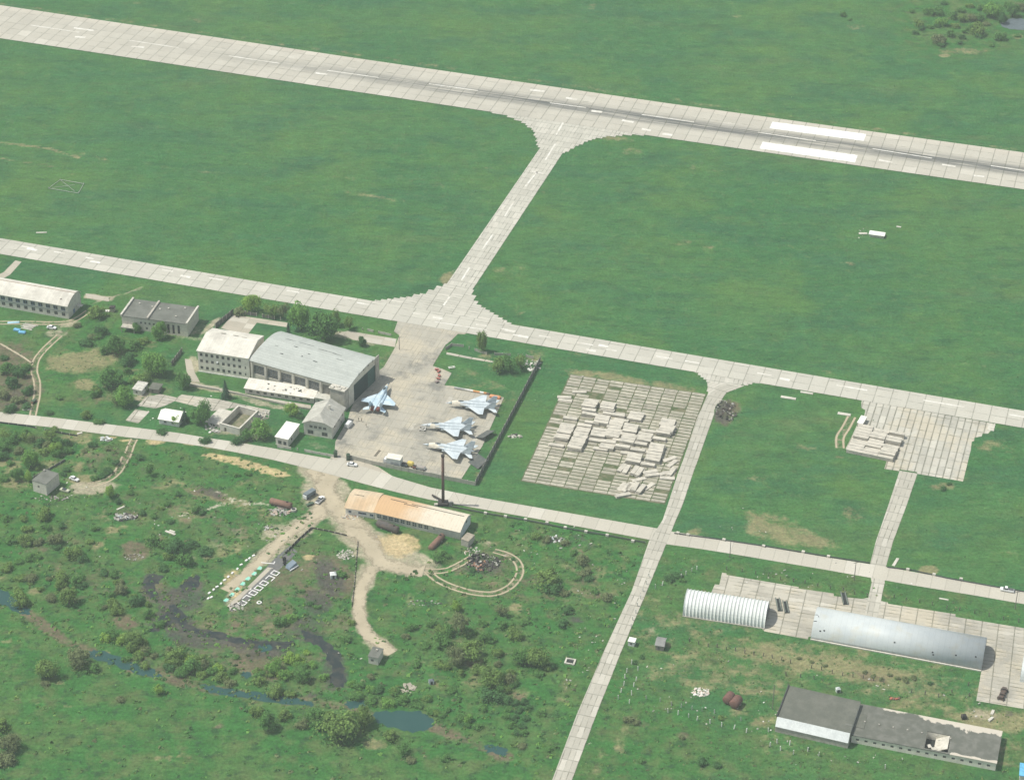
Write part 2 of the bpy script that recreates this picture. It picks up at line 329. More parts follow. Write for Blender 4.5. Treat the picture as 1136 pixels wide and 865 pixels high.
def gz(x,y):
    i=int(np.argmin(abs(gx-x)));j=int(np.argmin(abs(gy-y))); return float(ZZ[j,i])
# ================================================================ PAVING
def slabmat(name,L,W,base=(0.46,0.42,0.335),joint=0.55,jw=0.28,var=0.10,stain=0.25,ux=0,runway=False,stagger=0.0,lightprob=0.86,jn=1.0,smudge=0.0):
    """concrete slabs laid in a grid read from the sheet's UV (metres)"""
    mt,n,b=newmat(name); uv=n.sep(n.coord('UV')); v=n.pos()
    u_,v_=uv[0],uv[1]
    sv=n.m('DIVIDE',v_,W); row=n.m('FLOOR',sv)
    su=n.m('DIVIDE',u_,L)
    if stagger: su=n.m('ADD',su,n.m('MULTIPLY',n.m('MODULO',row,2.0),stagger))
    cell=n.comb(n.m('FLOOR',su),row,3.0)
    rv=n.white(cell); rv2=n.white(n.comb(row,n.m('FLOOR',su),9.0))
    def edge(s,sz):
        f=n.m('FRACT',s); d=n.m('MULTIPLY',n.m('MINIMUM',f,n.m('SUBTRACT',1.0,f)),sz)
        return n.m('SUBTRACT',1.0,n.step(d,jw*0.3,jw))
    nb=n.noise(v,0.35,4,0.7); nl=n.noise(v,0.035,4,0.6); nf=n.noise(v,1.6,3,0.7)
    e1=n.m('MULTIPLY',edge(su,L),n.rng(nb,0.3,0.7,1-0.6*jn,1.0)); e2=n.m('MULTIPLY',edge(sv,W),n.rng(n.noise(v,0.2,3,0.7),0.42,0.66,1-jn,1.0))
    e=n.m('MAXIMUM',e1,e2)
    c=n.scale(base,n.rng(rv,0,1,1-var,1+var))
    c=n.mix(n.m('MULTIPLY',n.m('GREATER_THAN',rv2,lightprob),0.5),c,(0.56,0.53,0.45))
    c=n.mix(n.m('MULTIPLY',n.step(nl,0.42,0.72),stain),c,(0.30,0.285,0.235))
    c=n.mix(n.m('MULTIPLY',n.step(nb,0.5,0.75),stain*0.7),c,(0.40,0.345,0.25))
    if smudge:
        sm=n.m('MULTIPLY',n.step(n.noise(v,0.075,7,0.72),0.47,0.62),n.step(n.noise(v,0.03,2,0.5),0.36,0.52)); c=n.mix(n.m('MULTIPLY',sm,smudge),c,(0.15,0.15,0.135))
        c=n.mix(n.m('MULTIPLY',n.step(n.noise(v,0.05,6,0.72),0.46,0.62),0.6),c,(0.50,0.44,0.32))
    if runway:
        d=n.m('ABSOLUTE',n.m('SUBTRACT',v_,runway+0.0))
        st=n.m('SUBTRACT',1.0,n.step(d,1.0,9.0)); un=n.noise(n.comb(n.m('MULTIPLY',u_,0.02),n.m('MULTIPLY',v_,0.9),0.0),1.0,4,0.65)
        al=n.m('MULTIPLY',n.step(u_,960,1240),n.step(un,0.33,0.56))
        c=n.mix(n.m('MULTIPLY',n.m('MULTIPLY',st,al),0.92),c,(0.085,0.09,0.088))
        # bleached far edge and pinkish margin
        c=n.mix(n.m('MULTIPLY',n.step(v_,32,40),0.25),c,(0.56,0.49,0.39))
    c=n.mix(n.m('MULTIPLY',e,joint),c,(0.085,0.09,0.06))
    c=n.scale(c,n.rng(nf,0.25,0.75,0.90,1.09))
    setc(n,b,c,0.95,0.08,normal=n.bump(n.m('SUBTRACT',nf,n.m('MULTIPLY',e,2.0)),0.3,0.05))
    return mt
M_RUN=slabmat('runway_concrete',7.0,7.0,base=(0.44,0.415,0.345),joint=0.78,jw=0.30,runway=19.6,stain=0.35,var=0.05,lightprob=0.95)
M_TAXI=slabmat('taxiway_concrete',7.0,5.6,base=(0.455,0.437,0.367),joint=0.7,jw=0.3,var=0.06,lightprob=0.93)
M_LINK=slabmat('link_concrete',6.0,2.0,base=(0.455,0.437,0.367),joint=0.85,jw=0.24,jn=1.0,var=0.07)
M_APRON=slabmat('apron_concrete',6.0,2.0,base=(0.37,0.345,0.28),joint=0.5,jw=0.2,stain=0.55,var=0.05,lightprob=0.985,smudge=0.75)
M_ROAD=slabmat('road_concrete',5.5,40.0,base=(0.44,0.413,0.338),joint=0.32,jw=0.24,var=0.05,stain=0.2)
M_CROSS=slabmat('cross_road_slabs',6.0,2.0,base=(0.415,0.393,0.325),joint=0.8,jw=0.24,var=0.09,jn=0.9)
M_PAD=slabmat('pad_slabs',6.0,2.1,base=(0.42,0.392,0.32),joint=0.85,jw=0.32,var=0.11,stain=0.5,smudge=0.35)
M_PADG=slabmat('grassy_pad_slabs',2.9,6.1,base=(0.455,0.437,0.367),joint=0.85,jw=0.40,var=0.12,stain=0.45,jn=0.85,smudge=0.3)
M_PLAIN=slabmat('rough_concrete',9.0,4.0,base=(0.42,0.38,0.30),joint=0.3,jw=0.25,var=0.08,stain=0.6)
def ribbon(name,pairs,z,mat,ext=(0,0),flip=False):
    """pairs of photo points (one edge, other edge) down the length of a road"""
    P=[(G(*a),G(*b_)) for a,b_ in pairs]
    def extend(a,b_,dd):
        k=[]
        for i in(0,1):
            d=(a[i]-b_[i]).normalized(); k.append(a[i]+d*dd)
        return tuple(k)
    if ext[0]: P.insert(0,extend(P[0],P[1],ext[0]))
    if ext[1]: P.append(extend(P[-1],P[-2],ext[1]))
    mb=MB(); u=0; vs=[];uv=[]; mids=[(a+c)/2 for a,c in P]
    for i,(a,c) in enumerate(P):
        if i: u+=(mids[i]-mids[i-1]).length
        d=(mids[min(i+1,len(P)-1)]-mids[max(i-1,0)]).normalized(); k=(a-mids[i]).dot(d); wd=((a-c)-d*(a-c).dot(d)).length
        vs+=[(a.x,a.y,z),(c.x,c.y,z)]; uv+=[(u+k,wd),(u-k,0)]
    fs=[(2*i,2*i+1,2*i+3,2*i+2) for i in range(len(P)-1)]
    mb.add(vs,fs,0,None,uv); o=mb.build(name,mat,fix=True); upward(o); return struct(o)
def upward(o):
    for p in o.data.polygons:
        if p.normal.z<0: p.flip()
def sheet(name,pts,z,mat,d,world=False):
    """flat polygon; UV metres along direction d (two photo points)"""
    P=[Vector(p) if world else G(*p) for p in pts]; h=head(*d); o=G(*d[0])
    c,s=math.cos(h),math.sin(h); mb=MB()
    mb.add([(p.x,p.y,z) for p in P],[tuple(range(len(P)))],0,None,[((p.x-o.x)*c+(p.y-o.y)*s,-(p.x-o.x)*s+(p.y-o.y)*c) for p in P])
    ob=mb.build(name,mat); upward(ob); return struct(ob)
def inside(x,y,poly):
    r=False;j=len(poly)-1
    for i in range(len(poly)):
        xi,yi=poly[i];xj,yj=poly[j]
        if (yi>y)!=(yj>y) and x<(xj-xi)*(y-yi)/(yj-yi)+xi: r=not r
        j=i
    return r
def slabfill(name,pts,z,mat,d,L,W,gap=0.0,drop=0.0,seed=1):
    """paving cut to whole slabs, so its outline steps like the real fillets"""
    rr=random.Random(seed); P=[G(*p) for p in pts]; h=head(*d); o=G(*d[0]); c,s=math.cos(h),math.sin(h)
    Q=[((p.x-o.x)*c+(p.y-o.y)*s,-(p.x-o.x)*s+(p.y-o.y)*c) for p in P]; mb=MB()
    for i in range(math.floor(min(q[0] for q in Q)/L),math.ceil(max(q[0] for q in Q)/L)):
        for j in range(math.floor(min(q[1] for q in Q)/W),math.ceil(max(q[1] for q in Q)/W)):
            if not inside((i+.5)*L,(j+.5)*W,Q) or rr.random()<drop: continue
            q=[(i*L+gap,j*W+gap),((i+1)*L-gap,j*W+gap),((i+1)*L-gap,(j+1)*W-gap),(i*L+gap,(j+1)*W-gap)]
            mb.add([(o.x+a*c-b_*s,o.y+a*s+b_*c,z) for a,b_ in q],[(0,1,2,3)],0,None,q)
    ob=mb.build(name,mat); upward(ob); return struct(ob)
ribbon('runway',[((0,6.3),(0,43)),((400,65.8),(400,103)),((736,114.4),(736,153.2)),((1136,169.7),(1136,210.6))],0.20,M_RUN,(900,900))
ribbon('taxiway',[((0,264.5),(0,282)),((568,360.2),(568,378.4)),((1136,456),(1136,475))],0.16,M_TAXI,(600,600))
ribbon('link_taxiway',[((604,157),(632,161)),((598,166),(627,166)),((494,317.5),(523.5,322.6)),((470,353),(503,356))],0.13,M_LINK)
LD=((598,166),(494,317.5))
slabfill('taxiway_fillet',[(520,120),(549,125.5),(568,131),(582,138),(592,145.5),(595,156),(598,168),(627,170),(641,162),(655,156),(673,152),(700,150),(740,151),(700,138),(560,120)],0.145,M_LINK,LD,2.0,1.5)
slabfill('taxiway_fillet',[(494,315),(474,324),(456,329),(437,331.5),(410,335),(390,334),(470,358),(590,375),(600,368),(577,363),(561,356),(537,343),(526,331),(523,320)],0.145,M_LINK,((200,300),(800,402)),2.5,1.5)
sheet('apron',[(441,357),(437,368),(443,372),(438,386),(426,407),(414,416),(396,440),(389,454),(386,465),(372,490),(371,505),(386,509),(512,531),(535,495),(559,441),(536,436),(503,428.5),(493,427.5),(501,414),(491,409.5),(480,406),(494,383),(501,377.5),(508,370.5),(515,371),(530,365),(470,352)],0.12,M_APRON,LD)
sheet('apron_entry',[(366,508),(370,504),(388,507),(420,518),(440,531),(400,523)],0.05,M_PLAIN,LD)
ribbon('service_road',[((0,457),(0,468)),((61,463.5),(61,474.5)),((140,473),(140,485)),((196,480),(196,491)),((230,485.7),(230,496)),((260,490),(260,501.5)),((300,496.7),(300,509.5)),((329,502.3),(329,516.5)),((369,509.5),(369,527)),((405,518),(405,537)),((440,529.5),(440,546)),((477,540.5),(477,554.3)),((535,552.2),(535,564.8)),((600,563.6),(600,576.3)),((660,574),(660,587.5)),((720,584.5),(720,598.5)),((744,588.5),(744,602.5))],0.09,M_ROAD,(500,0))
ribbon('service_road',[((735,588),(735,603)),((775,594),(775,608.5)),((810,599.8),(810,614)),((914,617.5),(914,631.6)),((967,626),(967,641)),((1012,634),(1012,649)),((1088,648),(1088,661.5)),((1136,656.5),(1136,670))],0.085,M_ROAD,(0,500))
ribbon('cross_road',[((784.5,424),(826,428)),((785.7,436),(806,435.7)),((780,449),(796,450)),((773.6,463),(791,463)),((759,507),(775.5,507)),((751.7,526),(768.5,526)),((741,559),(757.5,559.5)),((735,577),(749.8,577)),((720,600),(740.5,600)),((701,655),(718,655)),((670,722),(689.5,722)),((639.5,793),(661.3,793)),((617.8,851),(639.8,851))],0.11,M_CROSS,(0,120))
slabfill('taxiway_fillet',[(750,409),(768,411),(785,424),(786,437),(806,436),(822,428),(845,424),(800,408)],0.075,M_LINK,((785,430),(735,577)),1.5,1.5)
ribbon('side_road',[((998,522),(1018,525)),((985.6,560),(1006,560)),((971.8,600),(991,600)),((964,630),(982.5,630)),((967,646),(981.5,646)),((957,690),(972,692))],0.07,M_CROSS)
sheet('slab_pad',[(956,444),(1104,470),(1104.4,472),(1096,481),(1090,481),(1089,484),(1081,485.5),(1081,489),(1078,490),(1077,499),(1068.3,534),(1018,525.6),(1017,523.5),(998,520.5),(997.5,522.5),(981,520),(985,507),(938,498),(951,471),(957,470),(960,455),(955,452)],0.06,M_PADG,((900,430),(1136,470)))
YD=((757,690),(850,705))
sheet('hangar_yard_paving',[(786,664),(793,648),(798,648.5),(801,635),(806,635.7),(806,637.5),(886,651),(886,652.5),(925,658),(925,661),(956,664),(962,663),(985,668),(985,669.5),(1060,681),(1060,684),(1136,696.5),(1136,712),(1150,716),(1150,788),(1136,786),(1083,777),(1089,742),(1000,724),(900,706),(897,706),(896,709),(848,700),(846,698),(852,676),(800,668)],0.05,M_PAD,YD)
ND=((140,473),(300,500))
sheet('concrete_pad',[(152,450),(163,440),(178,437),(196,441),(202,437.5),(244,443),(261,447),(300,455),(292,465),(275,470),(262,452),(236,456),(210,449),(194,445),(183,450),(173,453)],0.05,M_PAD,ND)
sheet('concrete_pad',[(139,466.5),(150,454),(166,456.6),(153.5,469.5)],0.05,M_PAD,ND)
sheet('concrete_pad',[(245,364),(258.5,349),(319,358),(318,363),(285,358),(274,372)],0.05,M_PLAIN,ND)
sheet('concrete_pad',[(374,370),(386,367),(440,376),(438,385),(408,380),(392,377)],0.05,M_PLAIN,ND)
ribbon('footpath',[((-30,318),(-22,322)),((4,302),(11,305)),((17,289),(24,290.5))],0.045,M_PLAIN)
ribbon('footpath',[((95,325.4),(96,330.6)),((121,330),(121,334.5))],0.045,M_PLAIN)
ribbon('footpath',[((495,390.5),(495,393)),((520,395.6),(520,398)),((548,400.5),(548,402.5))],0.045,M_PAD)
ribbon('footpath',[((208,423.5),(209,427)),((242,430),(242,433)),((272,437),(272,440)),((320,445.5),(320,449)),((345,449.5),(345,453))],0.045,M_PLAIN)
ribbon('footpath',[((205,398),(212,399)),((207,412),(216,413)),((212,423),(222,424))],0.045,M_PLAIN)
# ---------------------------------------------------------------- painted markings
M_WHITE=M('white_road_paint',(0.80,0.79,0.74),(0.64,0.62,0.56),0.35,0.8)
M_WORN=M('worn_road_paint',(0.68,0.66,0.59),(0.52,0.49,0.41),0.25,0.85)
def marking(pts,z,mat): 
    o=sheet('painted_marking',pts,z,mat,(pts[0],pts[1])); return o
def stripe(a,b_,wd,z,mat):
    A,B=G(*a),G(*b_); d=(B-A).normalized(); nn_=Vector((-d.y,d.x,0))*wd/2
    mb=MB().add([(p.x,p.y,z) for p in (A-nn_,B-nn_,B+nn_,A+nn_)],[(0,1,2,3)]); o=mb.build('painted_marking',mat); upward(o); return struct(o)
marking([(857,135.5),(961,149.2),(958,157),(853.5,142.8)],0.225,M_WHITE)
marking([(846,157.8),(951.5,172.7),(948.5,180.8),(842.5,165.3)],0.225,M_WHITE)
for a,b_ in [((34,28.5),(88,36.5)),((143,45.3),(198,53.5)),((254,62.5),(310,70.8)),((363,78.6),(420,86.6)),((476,93.6),(530,101)),((610,114.6),(650,120)),((712,127.6),(770,136)),((841,147.3),(905,156.7)),((968,165.5),(1034,176)),((1099,184.3),(1160,193.5))]:
    stripe(a,b_,0.8,0.225,M_WORN)
for a,b_,wd in [((82,31.5),(104,34.6),1.6),((83,41.5),(95,42),2),((146,52),(160,53.2),1.6),((350,81.5),(363,83.2),1.6),((588,100.2),(604,102),2),((628,109),(640,111),2),((656,123.5),(668,125),2),((690,134),(703,136),2.2),((712,143.5),(722,145.4),2),((735,149),(746,150.5),2),((1045,183),(1060,185.3),1.5),((1080,195),(1092,196.6),1.5),((975,178),(990,180.5),1.6)]:
    stripe(a,b_,wd,0.223,M_WORN)
for a,b_ in [((625,136),(617,150)),((616,160),(605,178)),((596,191),(583,207)),((570,224),(560,240)),((547,260),(535,277)),((521,297),(512,311)),((499,329),(492,339))]: stripe(a,b_,0.9,0.185,M_WORN)
stripe((590,190.5),(603,193),1.0,0.185,M_WORN)
tx=[(24,272,38),(60,278,72),(95,284.4,104),(180,298,192),(232,307,247),(318,321,332),(396,334.5,410),(458,346,466),(528,358.5,540),(556,363.5,572),(569,370,583),(598,371,611),(640,378.6,658),(672,386,684),(728,393.8,746),(760,399,776),(840,412.5,856),(928,426,962),(1024,442.6,1070),(1120,458.6,1150)]
for x,y,x2 in tx:
    stripe((x,y+1.5),(x2,y+1.5+(x2-x)*.1687),0.95,0.185,M_WORN)
for x,y in [(30,276),(100,290),(200,306),(480,352),(560,366),(575,372.5),(664,383),(650,388),(865,420)]:
    stripe((x,y),(x+11,y+2),1.7,0.183,M_WORN)
stripe((482,357),(540,366.5),0.6,0.187,M_WORN)
# ---------------------------------------------------------------- earth tracks
def trackmat(name,c1,c2,ruts):
    mt,n,b=newmat(name); uv=n.sep(n.coord('UV')); v=n.pos()
    x=n.m('SUBTRACT',uv[1],0.5); ax=n.m('ABSOLUTE',x)            # 0 centre .. 0.5 edge
    nb=n.noise(v,0.5,4,0.7); nl=n.noise(v,0.12,3,0.6)
    edge=n.m('SUBTRACT',1.0,n.step(n.m('ADD',ax,n.m('MULTIPLY',n.m('SUBTRACT',n.noise(v,0.25,6,0.72),0.5),1.1)),0.22,0.52))
    if ruts:
        rut=n.m('SUBTRACT',1.0,n.step(n.m('ABSOLUTE',n.m('SUBTRACT',ax,0.30)),0.04,0.14))
        a=n.m('MAXIMUM',rut,n.m('MULTIPLY',n.m('MULTIPLY',n.m('LESS_THAN',ax,0.3),n.step(nb,0.46,0.62)),0.55))
    else: a=edge
    a=n.m('MULTIPLY',a,n.step(nb,0.22,0.42))
    col_=n.scale(n.mix(nb,c1,c2),n.rng(nl,.3,.7,.88,1.1)); setc(n,b,col_,1.0,0.05); n.put(b.inputs['Alpha'],a); return mt
M_RUT=trackmat('rutted_track',(0.47,0.40,0.275),(0.34,0.29,0.19),True)
M_EARTH=trackmat('packed_earth_track',(0.455,0.395,0.28),(0.35,0.30,0.205),False)
def track(name,pts,wd,mat,z=0.03):
    # catmull-rom through the photo points on the ground
    P=[G(*p) for p in pts]; C=[]
    for i in range(len(P)-1):
        p0=P[max(i-1,0)];p1=P[i];p2=P[i+1];p3=P[min(i+2,len(P)-1)]
        for t in np.linspace(0,1,6,endpoint=False):
            C.append(0.5*((2*p1)+(p2-p0)*t+(2*p0-5*p1+4*p2-p3)*t*t+(3*p1-p0-3*p2+p3)*t**3))
    C.append(P[-1]); mb=MB(); vs=[];uv=[];u=0
    for i,p in enumerate(C):
        d=(C[min(i+1,len(C)-1)]-C[max(i-1,0)]).normalized(); nn_=Vector((-d.y,d.x,0))*wd/2
        if i:u+=(p-C[i-1]).length
        for sgn,vv in((-1,0),(1,1)):
            q=p+nn_*sgn; vs.append((q.x,q.y,z+gz(q.x,q.y)+(0.15 if gz(q.x,q.y)>0.02 else 0))); uv.append((u,vv))
    mb.add(vs,[(2*i,2*i+2,2*i+3,2*i+1) for i in range(len(C)-1)],0,None,uv)
    o=mb.build(name,mat); upward(o); return struct(o)
track('dirt_track',[(66,372),(56,381),(47,390),(40,400),(38,412),(41,424),(41,438),(39,448),(36,462)],4.2,M_RUT)
track('dirt_track',[(-10,358),(30,358),(55,358.5),(75,357.5),(88,352),(98,345)],4.0,M_RUT)
track('dirt_track',[(149,487),(145,495),(142,505),(136,517),(126,528),(112,535),(98,538)],4.2,M_RUT)
track('dirt_track',[(352,570),(322,590),(292,619),(266,642),(250,655)],6.0,M_EARTH)
track('dirt_track',[(414,628),(405,645),(399,662),(398,678),(402,694),(411,706),(422,714),(436,724)],6.2,M_EARTH)
track('dirt_track',[(474,633),(484,642),(500,650),(522,656.5),(545,658.5),(562,653),(573,643),(577,632),(573,622),(562,615),(548,611)],4.2,M_RUT,0.035)
track('dirt_track',[(470,632),(488,633.5),(505,629),(524,619)],4.0,M_RUT)
track('dirt_track',[(0,381),(12,388),(24,395),(36,403)],1.2,M_EARTH)
track('dirt_track',[(945,462),(938,475),(932,485),(932,497)],5,M_RUT)
track('dirt_track',[(385,590),(400,592),(412,606),(420,622),(440,630),(470,634)],9,M_EARTH,0.025)
track('dirt_track',[(372,515),(362,540),(372,562),(392,582),(410,604)],11,M_EARTH,0.022)
track('dirt_track',[(345,520),(362,538),(360,560),(335,585)],9,M_EARTH,0.018)
# ---------------------------------------------------------------- water
mt,n,b=newmat('pond_water'); v=n.pos(); nw=n.noise(v,0.25,3,0.6)
setc(n,b,n.mix(nw,(0.020,0.066,0.060),(0.030,0.082,0.072)),0.35,0.10,normal=n.bump(n.noise(v,1.2,2,0.5),0.08,0.1))
M_WATER=mt
mt,n,b=newmat('bog_water'); v=n.pos(); nw=n.noise(v,0.3,4,0.65)
setc(n,b,n.mix(n.step(nw,.4,.65),(0.020,0.030,0.031),(0.050,0.052,0.042)),0.5,0.12); M_BOG=mt
def water(name,pts,mat,z=0.03,jit=0.8,sub=5):
    rr=random.Random(len(pts)*31+int(pts[0][0])); P=[G(*p) for p in pts]; Q=[]
    for i in range(len(P)):
        p0,p1,p2,p3=P[i-1],P[i],P[(i+1)%len(P)],P[(i+2)%len(P)]
        for k in range(sub):
            t=k/sub; p=0.5*((2*p1)+(p2-p0)*t+(2*p0-5*p1+4*p2-p3)*t*t+(3*p1-p0-3*p2+p3)*t**3)
            Q.append((p.x+rr.uniform(-jit,jit),p.y+rr.uniform(-jit,jit),z))
    mb=MB().add(Q,[tuple(range(len(Q)))]); o=mb.build(name,mat); upward(o); return struct(o)
water('pond',[(416,790),(440,788.5),(466,789),(480,798),(474,808),(457,812),(430,805),(418,799)],M_WATER)
water('stream',[(99,722),(112,722),(135,730),(152,737),(178,747),(174,752),(148,746),(122,736),(104,730)],M_WATER)
water('stream',[(222,760),(240,761),(266,766),(298,769),(322,773),(345,778),(342,783),(305,779),(268,774),(238,769)],M_WATER)
water('stream',[(-14,648),(2,653),(18,664),(34,677),(26,682),(8,672),(-14,662)],M_WATER)
water('pool',[(536,827),(548,826),(562,832),(558,838),(544,835)],M_WATER)
water('pool',[(384,777),(404,777),(400,785),(388,785)],M_WATER)
water('pool',[(1108,25),(1120,21),(1140,22),(1140,33),(1126,33),(1114,30)],M('far_pool',(0.12,0.15,0.16),rough=0.5,spec=.1))
water('marsh_creek',[(336,700),(346,702),(361,709),(374,722),(381,738),(384,754),(378,762),(367,757),(367,742),(362,728),(352,716),(338,709)],M_BOG,0.032)
water('marsh_creek',[(186,676),(194,670),(205,680),(212,694),(232,698),(260,706),(290,711),(324,711),(326,716),(300,720),(262,713),(232,706),(206,700),(196,690),(176,700),(164,699),(172,690)],M_BOG,0.032)
water('marsh_pool',[(163,638),(174,637),(180,642),(172,650),(176,662),(166,664),(160,652)],M_BOG,0.032)
water('marsh_pool',[(205,642),(218,637),(222,646),(210,655),(200,654)],M_BOG,0.032)
water('pool',[(268,746),(277,746),(276,751),(269,751)],M_WATER)
water('pool',[(288,717),(300,716),(302,721),(290,722)],M_WATER,0.036)
# ---------------------------------------------------------------- slab covered storage yard
_pc,n,b=newmat('storage_slab_concrete'); v=n.pos(); rv=n.attr('rnd',2)
c=n.scale(n.mix(n.step(n.noise(v,0.4,4,0.7),0.42,0.7),(0.49,0.455,0.375),(0.36,0.34,0.285)),n.rng(rv,0,1,0.84,1.14))
c=n.mix(n.m('MULTIPLY',n.step(n.noise(v,0.05,3,0.6),0.5,0.75),0.25),c,(0.30,0.29,0.22))
setc(n,b,n.scale(c,n.rng(n.noise(v,2.0,2,0.7),.25,.75,.88,1.1)),0.95,0.08); M_SLAB=_pc
YC=[G(578.2,533.2),G(737.2,558.7),G(783.3,437.3),G(632.8,415.5)]
def yard(s,t): return YC[0]*(1-s)*(1-t)+YC[1]*s*(1-t)+YC[2]*s*t+YC[3]*(1-s)*t
YH=math.atan2(YC[1].y-YC[0].y,YC[1].x-YC[0].x)
mb=MB(); rr=random.Random(3); NCOL,NROW=10,36
for i in range(NCOL):
    for j in range(NROW):
        s,t=(i+.5)/NCOL,(j+.5)/NROW
        if rr.random()<0.035 or (i,j) in((5,4),(5,5),(2,29),(2,30),(3,28),(1,30)) : continue
        p=yard(s,t); w_=(YC[1]-YC[0]).length/NCOL
        mb.obox((p.x+rr.uniform(-.1,.1),p.y+rr.uniform(-.12,.12),0.07),(w_-rr.uniform(.3,.55),rr.uniform(1.55,1.95),0.14),YH+rr.uniform(-.012,.012),r=rr.random())
_pb,n,b=newmat('mossy_yard_concrete'); v=n.pos(); rv=n.attr('rnd',2)
c=n.scale(n.mix(n.step(n.noise(v,0.4,5,0.72),0.40,0.66),(0.405,0.375,0.295),(0.28,0.265,0.205)),n.rng(rv,0,1,0.80,1.18)); c=n.mix(n.m('MULTIPLY',n.step(n.noise(v,0.04,4,0.65),0.44,0.68),0.5),c,(0.25,0.24,0.17)); setc(n,b,n.scale(c,n.rng(n.noise(v,2.0,2,0.7),.25,.75,.85,1.12)),0.95,0.08)
struct(mb.build('yard_paving',_pb))
mb=MB().add([(p.x,p.y,0.03) for p in (yard(-.005,-.005),yard(1.005,-.005),yard(1.005,1.005),yard(-.005,1.005))],[(0,1,2,3)])
mt,n,b=newmat('yard_soil'); v=n.pos(); setc(n,b,n.mix(n.step(n.noise(v,0.3,4,0.7),.4,.65),(0.075,0.105,0.045),(0.16,0.15,0.09)),1.0,0.05)
o=mb.build('yard_soil',mt); upward(o); struct(o)
# ================================================================ BUILDINGS
GLASS,n,b=newmat('dark_window_glass'); v=n.coord('Object'); setc(n,b,n.mix(n.noise(v,0.8,2),(0.03,0.04,0.045),(0.075,0.085,0.085)),0.15,0.5)
FRAME=M('white_window_frame',(0.55,0.56,0.52)); FRAMEB=M('faded_blue_frame',(0.16,0.25,0.36)); FRAMED=M('grey_wood_frame',(0.22,0.21,0.18))
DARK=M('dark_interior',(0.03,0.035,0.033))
PLASTER=M('grey_plaster',(0.60,0.57,0.48),(0.48,0.46,0.39),0.5); PLASTERW=M('cream_plaster',(0.74,0.70,0.58),(0.60,0.57,0.47),0.5)
BRICK=M('silicate_brick',(0.62,0.58,0.48),(0.50,0.47,0.40),0.9); WHITEWASH=M('whitewash',(0.72,0.70,0.63),(0.55,0.54,0.48),0.5)
ROOFW=M('pale_sheet_roof',(0.64,0.61,0.52),(0.50,0.47,0.40),0.12,lines=(0,1.1,0.10)); ROOFG=M('grey_slate_roof',(0.42,0.44,0.395),(0.375,0.395,0.355),0.25,lines=(1,1.6,0.16))
BITUM=M('bitumen_roof',(0.16,0.165,0.14),(0.12,0.125,0.105),0.25,0.95,0.1); BITUMD=M('dark_bitumen_roof',(0.112,0.118,0.095),(0.145,0.147,0.12),0.3,0.95,0.1)
CONC=M('old_concrete',(0.44,0.41,0.34),(0.31,0.29,0.245),0.5); CONCL=M('light_concrete',(0.56,0.53,0.45),(0.42,0.40,0.33),0.6)
RUSTR=M('rusty_sheet_roof',(0.54,0.39,0.235),(0.58,0.47,0.32),0.09,lines=(0,1.3,0.16)); RUST=M('rusty_steel',(0.17,0.085,0.055),(0.11,0.065,0.05),0.7); RUSTD=M('dark_rusty_steel',(0.085,0.07,0.06),(0.12,0.075,0.055),0.7)
TIMBER=M('weathered_timber',(0.20,0.18,0.15),(0.28,0.25,0.2),0.8); BLACKM=M('soot_black_steel',(0.035,0.033,0.032),(0.06,0.045,0.038),0.8)
GALV=M('galvanised_sheet',(0.60,0.63,0.60),(0.48,0.51,0.48),0.3,0.55,0.4,0.15)
class B:
    def __init__(s,name,label,A,Bp,cat='building',z=0,group=None):
        a,b_=G(*A,z),G(*Bp,z); s.L=(b_-a).length; s.h=math.atan2(b_.y-a.y,b_.x-a.x); s.o=a; s.u=Vector((math.cos(s.h),math.sin(s.h),0)); s.v=Vector((-s.u.y,s.u.x,0))
        s.root=thing(name,label,cat,a,s.h,group)
    def loc(s,px,py,h=0):
        d=G(px,py,h)-s.o; return d.dot(s.u),d.dot(s.v)
def Tr(side,L,W):
    return {'f':lambda a,d,z:(a,d,z),'b':lambda a,d,z:(a,W-d,z),'r':lambda a,d,z:(L-d,a,z),'l':lambda a,d,z:(d,a,z)}[side]
def wallside(mb,side,L,W,H,ops,t=0.35,z0=0.0):
    T=Tr(side,L,W); a0,a1=(0,L) if side in'fb' else (t,W-t)
    xs=sorted({a0,a1}|{x for o in ops for x in o[:2]}); zs=sorted({z0,H}|{z for o in ops for z in o[2:4]})
    for i in range(len(xs)-1):
        j=0
        while j<len(zs)-1:
            cx,cz=(xs[i]+xs[i+1])/2,(zs[j]+zs[j+1])/2
            if any(o[0]<cx<o[1] and o[2]<cz<o[3] for o in ops): j+=1; continue
            k=j
            while k+1<len(zs)-1 and not any(o[0]<cx<o[1] and o[2]<(zs[k+1]+zs[k+2])/2<o[3] for o in ops): k+=1
            mb.box(xs[i],xs[i+1],0,t,zs[j],zs[k+1],T=T); j=k+1
_win={}
def windows(root,side,L,W,ops,frame=FRAME,mull=(2,2),rec=0.16,name='window',glass=None,group=None):
    T=Tr(side,L,W); gl=glass or GLASS
    for o in ops:
        w_,h_=o[1]-o[0],o[3]-o[2]; key=(round(w_,2),round(h_,2),frame.name,mull,gl.name)
        if key not in _win:
            m1=MB().box(-w_/2,w_/2,0,0.06,0,h_).mesh('pane',gl)
            f=MB(); bw=0.13
            for x in [-w_/2+bw/2,w_/2-bw/2]+[-w_/2+w_*i/mull[0] for i in range(1,mull[0])]: f.box(x-bw/2,x+bw/2,-0.09,-0.003,0,h_)
            for z in [bw/2,h_-bw/2]+[h_*i/mull[1] for i in range(1,mull[1])]: f.box(-w_/2,w_/2,-0.093,-0.006,z-bw/2,z+bw/2)
            _win[key]=(m1,f.mesh('frame',frame))
        m1,m2=_win[key]; p=T((o[0]+o[1])/2,rec,o[2]); rz={'f':0,'b':PI,'r':PI/2,'l':-PI/2}[side]
        wd=link(name,m1,root,p,rz); link('frame',m2,wd)
